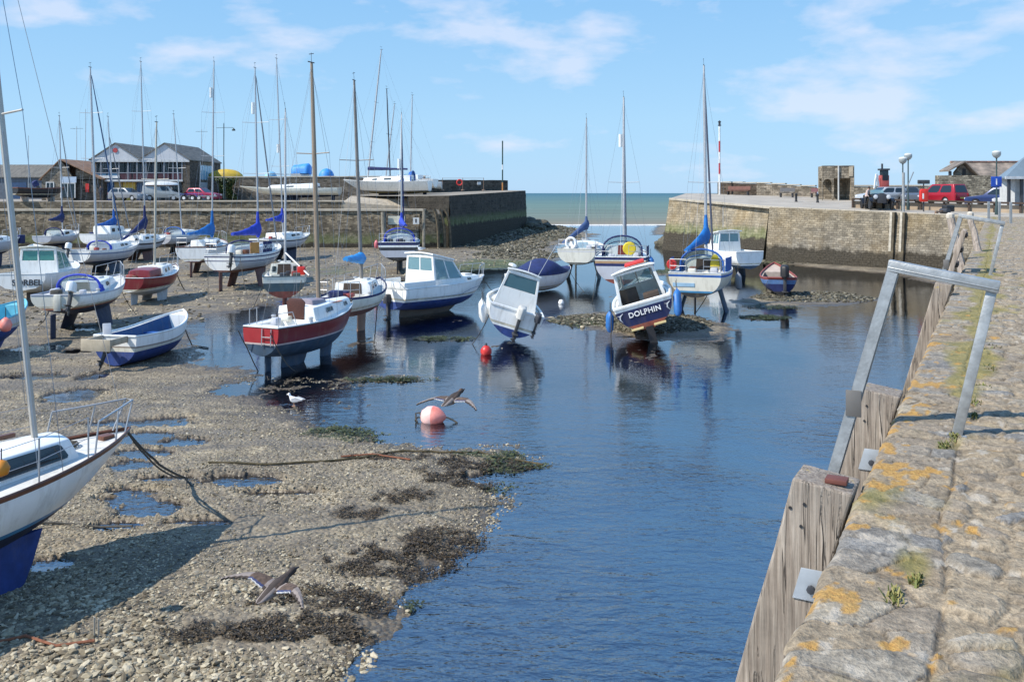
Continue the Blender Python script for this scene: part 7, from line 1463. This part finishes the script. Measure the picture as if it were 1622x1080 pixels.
# lifebuoy housing and black sign
o = thing('lifebuoy_housing', 'bright red lifebuoy housing on a post under a dark oval sign', 'lifebuoy', rp(1463, 65.6)); MB().tube([(0, 0, 0), (0, 0, 2.1)], .05, 8).build('post', dark(), o); MB().loft([[(x, y, z) for x, y in ((-.3*k, -.14), (.3*k, -.14), (.34*k, .0), (.3*k, .12), (-.3*k, .12), (-.34*k, 0))] for z, k in ((.72, .7), (.85, 1), (1.5, 1), (1.68, .7))]).build('housing', mat('bright_red_plastic', (.6, .03, .02)), o, bevel=.03); MB().box(-.16, -.04, -.15, -.13, .95, 1.35).build('notice', mat('white_paint', (.72, .72, .7)), o); MB().box(-.46, .46, -.04, .04, 2.05, 2.35).build('sign_panel', mat('dark_slate_sign', (.05, .055, .06), .5), o, bevel=.06)
o = thing('flagged_post', 'low black and red hut top above the parked silver car', 'kiosk', rp(1399, 80)); MB().box(-.32, .42, -.3, .3, 0, 2.4).build('body', mat('faded_red_cabin', (.35, .07, .06), .6), o, bevel=.03); MB().box(-.2, .34, -.32, .28, 1.95, 2.85).build('cab_window', glass(), o); MB().box(-.36, .46, -.36, .36, 2.85, 3.0).tube([(-.1, 0, 2.9), (-.1, 0, 3.45)], .09, 8).build('roof', dark(), o)
o['label'] = 'small red digger cab with black roof and exhaust standing behind the silver car'; o['category'] = 'digger'; o.name = 'digger'
for sg in (-1, 1): MB().loft([[(x, sg*.45-.15, z) for x, z in ((-.7, .02), (.7, .02), (.85, .25), (.7, .5), (-.7, .5), (-.85, .25))], [(x, sg*.45+.15, z) for x, z in ((-.7, .02), (.7, .02), (.85, .25), (.7, .5), (-.7, .5), (-.85, .25))]]).build('track', black(), o)
MB().bar((-.5, -.2, 1.4), (-.75, -.3, 2.5), .12, .16).bar((-.75, -.3, 2.5), (-.95, -.35, 1.2), .1, .12).build('boom', white(), o)
# black winch / seat block by the rail
o = thing('winch', 'low black winch on wheels in front of the guard rail', 'winch', rp(1502, 62.7), R(15)); MB().box(-.35, .35, -.25, .25, .18, .62).build('drum_case', black(), o, bevel=.06); MB().lathe([(.2, -.35), (.22, 0), (.2, .35)], (-.28, 0, .22), 12, axis='y').build('drum', dark(), o); MB().bar((-.3, 0, .3), (-1.0, 0, .12), .08, .08).box(-1.08, -.9, -.08, .08, 0, .25).build('handle', mat('rust_steel', (.2, .13, .09)), o)
# stone building and kiosk on the right
bz_ = 4.35; D = 80; xl = (1486-CX)*D/F
sb_ = thing('stone_building', 'stone walled building with patched slate roof and small bell gable on the right', 'building', (xl, D, bz_)); xr = (1570-CX)*D/F-xl
o = MB().box(0, xr, 0, .6, -.3, 2.75).build('wall', wallmat('speckled_rubble', (.33, .285, .21), (.33, .285, .21), .3, .16, None, -9, contrast=.55), sb_, smooth=0, bevel=.02); setuv(o, boxuv)
gx = (1517-CX)*D/F-xl; rz_ = EYE-(257-HY)*D/F-bz_; ex = (1553-CX)*D/F-xl; ez = EYE-(285-HY)*D/F-bz_; rx = gx+.75
o = MB().prism([(gx+.1, .65, 2.2), (ex, .65, 2.2), (ex, .65, ez), (rx, .65, rz_-.1), (gx+.1, .65, 3.05)], (0, .4, 0)).build('gable', stonew, sb_, smooth=0); setuv(o, boxuv)
pr = mat('patched_slate', (.13, .12, .105), .75, var=.5, scale=1.1, col2=(.24, .19, .15), bump=.4, bscale=8)
mb = MB(); th_ = .14
e0 = (gx-.75, .2, 2.98+.15); mb.hexa([(gx-.75, .1, 3.1), (rx, .1, rz_), (rx, 1.9, rz_), (gx-.75, 1.9, 3.1), (gx-.75, .1, 3.1+th_), (rx, .1, rz_+th_), (rx, 1.9, rz_+th_), (gx-.75, 1.9, 3.1+th_)])
mb.hexa([(rx, .1, rz_-.001), (ex+.35, .1, ez-.1), (ex+.35, 2.5, ez-.1), (rx, 2.5, rz_-.001), (rx, .1, rz_+th_), (ex+.35, .1, ez-.1+th_), (ex+.35, 2.5, ez-.1+th_), (rx, 2.5, rz_+th_)])
mb.build('porch_roof', pr, sb_, smooth=0)
# main roof slope facing the harbour, running off to the right
mb = MB().hexa([(rx, 3, rz_-.02), (ex, 1.0, ez+.1), (20, 1.0, ez+.1), (20, 3, rz_-.02), (rx, 3, rz_+.12), (ex, 1.0, ez+.24), (20, 1.0, ez+.24), (20, 3, rz_+.12)]); mb.build('roof', pr, sb_, smooth=0)
mb = MB()
for k in range(22): x = rx+.1+k*.68; mb.box(x, x+.64, 2.85, 3.15, rz_+.08, rz_+.22)
mb.build('ridge_tile', mat('terracotta_ridge', (.24, .13, .10), .8, var=.35, scale=.9), sb_, bevel=.03)
o = MB().box(ex-.1, 20, 1.3, 3, -.3, ez+.1).build('wall', stonew, sb_, smooth=0); setuv(o, boxuv)
MB().box(gx-.6, gx-.4, .3, .5, 2.7, 3.15).build('porch_post', dark(), sb_); MB().box(gx+.75, gx+1.05, .6, .66, 2.75, 3.35).build('opening', black(), sb_); MB().box(ex-.15, ex+.3, .5, 1.35, 0, 2.0).build('door', mat('dark_timber', (.06, .04, .03)), sb_)
D = 66; xk = (1588-CX)*D/F
kk = thing('kiosk', 'kiosk with blue grey hipped roof and pale panels at the right edge', 'kiosk', (xk, D, platz(xk, D)-.1)); e_ = EYE-(281-HY)*D/F-kk.location.z; t_ = EYE-(240-HY)*D/F-kk.location.z
MB().add([(-.1, -.6, e_), (7, -.6, e_), (7, 2.4, e_), (.9, 2.4, e_), (2.6, .9, t_), (4.6, .9, t_), (-.1, -.6, e_-.1), (7, -.6, e_-.1), (7, 2.4, e_-.1), (.9, 2.4, e_-.1)], [(0, 1, 5, 4), (1, 2, 5), (2, 3, 4, 5), (3, 0, 4), (6, 7, 1, 0), (7, 8, 2, 1), (8, 9, 3, 2), (9, 6, 0, 3), (9, 8, 7, 6)]).build('roof', mat('blue_grey_sheeting', (.16, .21, .25), .5, var=.12, scale=1), kk, smooth=0)
MB().box(-.15, 7.05, -.68, -.58, e_-.14, e_+.06).build('gutter', mat('pale_frame', (.5, .52, .54)), kk)
for x in (.35, 1.3, 2.6): MB().box(x-.09, x+.09, -.3, -.12, 0, e_-.08).build('post', dark(), kk)
MB().box(1.0, 6.6, .1, 2.2, 0, e_-.1).build('wall', mat('pale_render', (.46, .47, .47)), kk)
# tall lamp post on the left
o = thing('yard_lamp', 'tall thin lamp post with one side arm and hanging lantern beside the ivy', 'street lamp', at(354.5, 321, 101)); h = EYE-(197-HY)*101/F-o.location.z; pm_ = mat('lamp_post_green', (.03, .055, .055))
MB().lathe([(.12, 0), (.1, 1.0), (.06, 1.1), (.045, h), (.02, h+.15)], (0, 0, 0), 8).build('pole', pm_, o); MB().tube([(-.85, 0, h-.42), (0, 0, h-.38), (1.0, 0, h-.38), (1.15, 0, h-.5)], .025, 5).build('arm', pm_, o); MB().lathe([(.03, h-.42), (.1, h-.52), (.22, h-.66), (.2, h-.74), (.02, h-.76)], (1.12, 0, 0), 10).build('lantern', pm_, o)
def aerial(px, yt, D, label, cross=True):
    o = thing('aerial_mast', label, 'aerial', ((px-CX)*D/F, D, 4.62)); zt = EYE-(yt-HY)*D/F-4.62; mb = MB().tube([(0, 0, 0), (0, 0, zt)], .05, 5, 0, .03); mb.build('pole', mat('pale_grey_pipe', (.5, .5, .48)), o)
    if cross: MB().tube([(-.8, 0, zt-.3), (.8, 0, zt-.3)], .02, 4).tube([(-.5, 0, zt-.3), (-.5, .5, zt-.3)], .015, 4).build('cross_bar', dark(), o)
aerial(121.5, 200, 110, 'slim rust coloured aerial mast behind the stone shed'); aerial(319.5, 205, 118, 'slim aerial mast just behind the right end of the boathouse'); aerial(45, 215, 120, 'thin brownish mast behind the dark slate shed', False); aerial(135.5, 173, 112, 'pale slender mast left of the boathouse', False)
# far handrail stubs near the junction
for k, (px, D) in enumerate(((1566, 50), (1583, 48), (1601, 46))):
    o = thing('railing_post', ['left slender grey post at the far end of the quay', 'middle slender grey post at the far end of the quay', 'right slender grey post at the far end of the quay'][k], 'railing', ((px-CX)*D/F, D, 3.88), 0, 'railing posts at the far end of the quay'); MB().box(-.05, .05, -.05, .05, 0, 1.15).lathe([(.09, 0), (.09, .05)], (0, 0, 0), 8).build('post', galv(), o)
# ---------------------------------------------------------------- buoys, birds, ropes
def zg(x, y): return float(terrain(np.array([x]), np.array([y]))[0])
bo = mat('orange_pink_buoy', (.74, .13, .10), .5, var=.12, col2=(.85, .32, .26), dirt=.2)
x, y = gnd(686, 668); b_ = thing('mooring_buoy', 'large orange pink mooring buoy lying on its side in the near water', 'buoy', (x, y, .13), R(-12), 'mooring buoys afloat')
fl = MB().lathe([(.02, -.30), (.14, -.27), (.235, -.14), (.25, 0), (.22, .12), (.13, .24), (.05, .31), (.02, .33)], (0, 0, 0), 20, axis='x'); fl.m = [1 if q < 60 else 0 for q in range(len(fl.m))]; fl.build('float', [bo, mat('sun_bleached_buoy', (.82, .50, .45), .5, var=.12)], b_, smooth=1)
MB().tube([(.3, 0, 0), (.4, 0, -.02), (.5, .04, -.08), (.6, .02, -.13)], .022, 6).tube([(-.26, 0, .0), (-.36, .02, .07), (-.44, .0, .05), (-.42, -.04, -.08), (-.38, -.05, -.13)], .022, 6).tube([(-.28, .0, -.05), (-.4, .05, -.05), (-.46, .02, -.13)], .018, 6).build('chain', ropem(), b_)
x, y = gnd(770, 561); b_ = thing('mooring_buoy', 'small round red mooring buoy afloat further out', 'buoy', (x, y, .10), 0, 'mooring buoys afloat'); MB().lathe([(.02, -.2), (.12, -.17), (.19, -.05), (.19, .06), (.11, .17), (.03, .21)], (0, 0, 0), 16).build('float', mat('red_buoy', (.55, .03, .025), .4), b_, smooth=1); MB().lathe([(.03, .19), (.05, .22), (.03, .28)], (0, 0, 0), 8).build('eye', dark(), b_)
x, y = gnd(889, 481); b_ = thing('mooring_buoy', 'tiny pale mooring buoy floating beside the covered speedboat', 'buoy', (x, y, .06), 0, 'mooring buoys afloat'); MB().lathe([(.02, -.14), (.12, -.1), (.15, 0), (.1, .12), (.02, .15)], (0, 0, 0), 12).build('float', white(), b_, smooth=1)
x, y = gnd(8, 505, 1.0); b_ = thing('fender_buoy', 'orange buoy hung on the blue open boat at the left edge', 'buoy', at(9, 514, 29)); MB().lathe([(.02, -.24), (.14, -.2), (.2, -.02), (.14, .15), (.03, .24)], (0, 0, 0), 14).build('float', bo, b_, smooth=1); MB().tube([(0, 0, .22), (0, 0, .55)], .015, 5).build('lanyard', ropem(), b_)
b_ = thing('fender_buoy', 'orange buoy on the cockpit rail of the nearest yacht at the left edge', 'buoy', at(2, 742, 10.9)); MB().lathe([(.01, -.1), (.08, -.07), (.1, .01), (.06, .09), (.01, .11)], (0, 0, 0), 12).build('float', mat('orange_float', (.6, .22, .02), .5), b_, smooth=1); MB().tube([(0, 0, .1), (0, 0, .25)], .008, 5).build('lanyard', ropem(), b_)
# flying mallards
duckb = mat('duck_brown', (.095, .062, .045), .85, var=.6, scale=18); duckd = mat('duck_dark', (.045, .032, .026), .8, var=.3, scale=14); duckg = mat('duck_grey', (.24, .20, .18), .85, var=.2, scale=14); duckw = mat('duck_white', (.48, .47, .45), .8, var=.05); duckn = mat('duck_speculum', (.03, .04, .11), .5)
def duck(label, p, rz, pitch, roll, dih, sweep, hm):
    o = thing('flying_duck', label, 'duck', p, rz, 'ducks in flight', roll, pitch)
    mb = MB(); prof = [(-.30, .012, .004, 0), (-.26, .045, .012, 0), (-.17, .062, .04, -.005), (-.05, .082, .07, -.01), (.06, .085, .075, -.005), (.14, .062, .06, .005), (.20, .038, .04, .015), (.25, .036, .038, .02), (.29, .042, .042, .025), (.325, .034, .034, .022), (.345, .018, .016, .018), (.39, .016, .006, .01), (.405, .006, .003, .008)]
    rings = [[(x, w_*math.cos(a), z+h*math.sin(a)) for a in np.linspace(0, 2*math.pi, 13)[:-1]] for x, w_, h, z in prof]
    mb.loft(rings, 0); n = len(mb.m); mm = []
    for i in range(len(prof)-1):
        for j in range(12):
            up = 0 < (j+.5) < 6; x = prof[i][0]
            mm.append(hm if x >= .2 else (1 if (up and abs((j+.5)-3) < 1.2) else (2 if x < -.1 else 0)))
    mb.m = mm+[0]*(n-len(mm))
    for sg in (-1, 1):      # wings: chordwise strips so that the feather tracts have their own colours
        S = [(0.05, .10, -.09, 0), (.16, .11, -.07, .02), (.28, .10, -.03, .035), (.40, .05, -.05, .03), (.52, -.03, -.09, .01), (.60, -.10, -.125, -.01)]
        tr_ = (0, .45, .80, .95, 1.0); cm = [0, 0, 4, 3]
        rows = []
        S2 = []
        for i in range(len(S)-1):
            for q in range(4): S2.append(tuple(a+(b-a)*q/4 for a, b in zip(S[i], S[i+1])))
        S2.append(S[-1]); S2 = [(y, le, te-(.007 if k % 2 else -.002)*(1+2.2*max(0, y-.3)/.3), z) for k, (y, le, te, z) in enumerate(S2)]
        for (y, le, te, z) in S2:
            zz_ = y*math.tan(dih)+z-.25*dih*max(0, y-.25); rows.append([(le+(te-le)*q-sweep*y*.4, sg*y, zz_+.015*math.sin(math.pi*q)) for q in tr_])
        for i in range(len(S2)-1):
            for j in range(4):
                c_ = cm[j] if .1 < S2[i][0] < .3 else (2 if j < 2 else 1)
                q = [Vector(rows[i][j]), Vector(rows[i+1][j]), Vector(rows[i+1][j+1]), Vector(rows[i][j+1])]; d = Vector((0, 0, .006)); mb.hexa([v-d for v in q]+[v+d for v in q], c_)
    mb.build('body', [duckb, duckd, duckg, duckw, duckn], o, smooth=.8); o.scale = (.86, .86, .86); return o
duck('brown duck with black head flying low over the shingle in the foreground', at(436, 930, 8.6), R(62), R(-12), R(4), R(9), .45, 1)
duck('greyish brown duck flying away over the water above the large buoy', at(716, 632, 12.6), R(60), R(-12), R(-3), R(-6), .35, 0)
def gull(label, p, rz, sc=1.0):
    o = thing('gull', label, 'gull', p, rz, 'standing gulls'); g_ = mat('gull_grey', (.40, .41, .43), .7); w_ = mat('gull_white', (.74, .74, .73), .7, var=.04)
    prof = [(-.24, .02, .008, .20), (-.16, .04, .022, .19), (-.06, .075, .065, .17), (.04, .08, .08, .17), (.11, .06, .075, .19), (.14, .04, .05, .24), (.155, .042, .044, .29), (.185, .036, .036, .30), (.21, .014, .014, .295), (.25, .006, .006, .285)]
    mb = MB().loft([[(x*sc, w*math.cos(a)*sc, (z+h*math.sin(a))*sc) for a in np.linspace(0, 2*math.pi, 13)[:-1]] for x, w, h, z in prof])
    for sg in (-1, 1): mb.loft([[(x*sc, sg*(y+t_)*sc, z*sc) for x, z in ((.07, .20), (-.05, .245), (-.20, .21), (-.27, .185), (-.12, .15), (.03, .14))] for y, t_ in ((.055, 0), (.075, .012))], 1)
    for sg in (-1, 1): mb.tube([(.02*sc, .03*sg*sc, .1*sc), (.03*sc, .03*sg*sc, 0)], .007*sc, 5, 2).box(.0, .07*sc, (.03*sg-.02)*sc, (.03*sg+.02)*sc, 0, .008*sc, 2)
    mb.build('body', [w_, g_, mat('gull_leg', (.5, .3, .2), .6)], o, smooth=.9); return o
x, y = gnd(467, 643); gull('white gull standing at the water edge of the shingle bank', (x, y, zg(x, y)), R(160), 1.0)
q = b20.o.matrix_basis @ Vector((-.85, .35, 0)); gull('gull perched on the roof of the white cabin cruiser', (q.x, q.y, 2.80), R(200), .9)
# weedy boulders at the pier ends
def boulder(name, px, py, D, s, label, grp):
    p = at(px, py, D); o = thing(name, label, 'boulder', (p.x, D, max(-.1, zg(p.x, D)-.1)), random.uniform(0, 6), grp); bm = bmesh.new(); bmesh.ops.create_icosphere(bm, subdivisions=3, radius=1)
    rs = Vector((random.random()*50, random.random()*50, 3))
    from mathutils import noise as mn
    for v in bm.verts: k = 1+.35*mn.noise(v.co*1.3+rs)+.15*mn.noise(v.co*3.3+rs); v.co = Vector((v.co.x*s*k, v.co.y*s*.8*k, v.co.z*s*.6*k+s*.3))
    me = bpy.data.meshes.new('rock'); bm.to_mesh(me); bm.free(); me.materials.append(mat('weedy_rock', (.07, .06, .045), .8, var=.5, scale=2, bump=.6, bscale=6, col2=(.10, .09, .06))); r_ = bpy.data.objects.new('rock', me); COL.objects.link(r_); r_.parent = o
L_ = [(838, 352, 128, 1.6), (848, 356, 128, 1.3), (857, 358, 131, 1.1), (866, 360, 127, .9), (842, 362, 122, 1.2), (853, 365, 120, .9), (876, 362, 126, .7)]
D_ = ['big dark boulder against the end of the left pier', 'second dark boulder from the left pier end', 'rounded dark boulder in the middle of the row off the left pier', 'low dark boulder near the outer end of the row off the left pier', 'weedy boulder below the big one at the left pier foot', 'small weedy boulder in front of the row off the left pier', 'outermost small boulder off the left pier']
for q, d in zip(L_, D_): boulder('boulder', *q, d, 'boulders at the foot of the piers')
L_ = [(1056, 384, 92, 1.3), (1066, 390, 88, 1.0), (1046, 388, 93, .8)]; D_ = ['big black weedy boulder at the seaward foot of the right harbour wall', 'medium weedy boulder under the right harbour wall, right of the big one', 'smallest weedy boulder off the foot of the right harbour wall']
for q, d in zip(L_, D_): boulder('boulder', *q, d, 'boulders at the foot of the piers')
# mooring ropes / chains
def rope(pts, r, label, name='mooring_rope', m=None, sag=.0, cat='rope', jit=.012):
    P = [Vector(p) for p in pts]; out = []
    for i in range(len(P)-1):
        k = max(2, int((P[i+1]-P[i]).length/.25))
        for j in range(k): t = j/k; q = P[i].lerp(P[i+1], t); q.z -= sag*4*t*(1-t); out.append(q)
    out.append(P[-1]); ja = [Vector((random.uniform(-1, 1), random.uniform(-1, 1), 0))*jit for _ in out]; out = [q+(a if 0 < i < len(out)-1 else Vector()) for i, (q, a) in enumerate(zip(out, ja))]; c = out[-1]; o = MB().tube([q-c for q in out], r, 6).build(name, m or ropem(), None, smooth=1); o.location = c
    return tag(o, label, cat, 'mooring lines')
def gp(px, py, dz=.03): x, y = gnd(px, py); return Vector((x, y, max(zg(x, y), -.02)+dz))
bw = fy.o.matrix_basis @ Vector((fy.h.x(.985), 0, fy.h.zs(.985)))
rope([bw, gp(292, 772, .10), gp(340, 792), gp(395, 803), gp(440, 805)], .020, 'heavy weedy mooring rope running from the bow of the nearest yacht to the shingle', sag=.12)
rope([bw+Vector((.03, .02, -.05)), gp(296, 775, .12), gp(285, 808)], .014, 'second thinner bow rope of the nearest yacht dropping to the mud', sag=.2)
rope([gp(330, 742), gp(420, 746), gp(480, 741), gp(530, 739), gp(640, 722), gp(760, 720), gp(860, 738)], .022, 'long weed grown ground chain lying across the shingle bank', 'ground_chain', mat('weed_chain', (.05, .05, .02), .9, var=.6, scale=5, col2=(.08, .06, .03)), cat='chain', jit=.05)
rope([gp(0, 838), gp(90, 838), gp(160, 835), gp(210, 842)], .018, 'thin dark rope lying behind the keel of the nearest yacht', cat='rope')
rope([gp(0, 1030), gp(40, 1022), gp(90, 1034), gp(150, 1030)], .018, 'orange rusty chain lying among stones at the lower left', 'rusty_chain', mat('rust_chain', (.22, .085, .045), .9, var=.4, scale=20), cat='chain')
rope([gp(540, 732), gp(590, 728), gp(650, 737)], .018, 'rust red length of chain on the shingle near the water', 'rusty_chain', mat('rust_chain', (.30, .10, .045)), cat='chain')
bw = dg.o.matrix_basis @ Vector((dg.h.x(.97), 0, 1.05)); rope([bw, gp(304, 548), gp(330, 552)], .022, 'dark bow rope of the open white and blue dinghy')
st_ = rb_.o.matrix_basis @ Vector((-2.8, -.6, 1.35)); rope([st_, gp(470, 588, 0)], .016, 'slack line from the stern of the red hulled yacht to the water', sag=.2)
st_ = rb_.o.matrix_basis @ Vector((-2.8, .6, 1.35)); rope([st_, gp(409, 588, 0)], .018, 'left hand stern line of the red hulled yacht')
bw = b5.o.matrix_basis @ Vector((b5.h.x(.97), 0, 1.6)); rope([bw, gp(292, 462), gp(300, 471)], .028, 'dark bow chain of the small red yacht', 'mooring_chain', cat='chain', sag=.15)
bw = b18.o.matrix_basis @ Vector((b18.h.x(.97), 0, 1.8)); rope([bw, gp(592, 549, 0)], .02, 'bow line of the white yacht with the cyan tarpaulin', sag=.2)
st_ = b25.o.matrix_basis @ Vector((-3.1, 1.2, 1.3)); rope([st_, st_+Vector((0, -.1, -1.35))], .018, 'rope hanging from the low corner of the heeled navy boat')
bw = b26.o.matrix_basis @ Vector((-3.3, -.9, 1.8)); rope([bw, gp(1100, 497, 0)], .018, 'thin stern line of the light blue trimmed yacht', sag=.1)
st_ = b4.o.matrix_basis @ Vector((-2.9, .2, 1.5)); rope([st_, gp(62, 520), gp(40, 528)], .02, 'stern rope of the white yacht with the royal blue canopy', sag=.2)
for B_, t_, sg, px_, py_, lab in ((b4, .97, 1, 215, 500, 'thin bow line of the white yacht with the royal blue canopy'), (b10, .02, -1, 118, 448, 'stern line of the white yacht with the long blue furled foresail line'), (b15, .02, 1, 330, 470, 'slack stern line of the yacht with the navy lettered dodger'), (b15, .02, -1, 392, 476, 'second stern line of the yacht with the navy lettered dodger'), (b14, .02, 1, 275, 452, 'stern line of the white yacht with the bright blue sail cover'),
                               (b16, .02, 1, 398, 492, 'left stern line of the small dark green yacht'), (b16, .02, -1, 470, 497, 'right stern line of the small dark green yacht'), (b18, .02, 1, 515, 545, 'stern line of the white yacht with the cyan tarpaulin'), (b20, .98, 1, 792, 470, 'bow line of the white cabin cruiser'), (b22, .98, 1, 925, 462, 'bow line of the covered speedboat'), (b24, .02, 1, 938, 478, 'stern line of the navy and white yacht'), (b28, .02, 1, 1200, 472, 'stern line of the small open blue boat'), (b6, .02, -1, 60, 492, 'stern line of the green glazed motor cruiser'), (b21, .03, 1, 748, 545, 'stern line of the heeled white fishing boat'), (b5, .02, 1, 180, 492, 'stern chain of the small red yacht')):
    q_ = B_.o.matrix_basis @ Vector((B_.h.x(t_), sg*B_.h.b(t_)*.85, B_.h.zs(t_))); e_ = gp(px_, py_, .01)
    rope([q_, e_, e_+(e_-q_).xy.to_3d().normalized()*1.2+Vector((0, 0, .0))], .014, lab, sag=.12)
p = gp(152, 1018); o = thing('gravel_stake', 'pair of short pale stakes stuck in the shingle at the lower left', 'stake', p); MB().tube([(-.02, 0, 0), (-.02, 0, .22)], .012, 5).tube([(.03, 0, 0), (.03, 0, .2)], .012, 5).build('stake', mat('bleached_timber', (.42, .38, .31)), o)
bpy.context.view_layer.update()
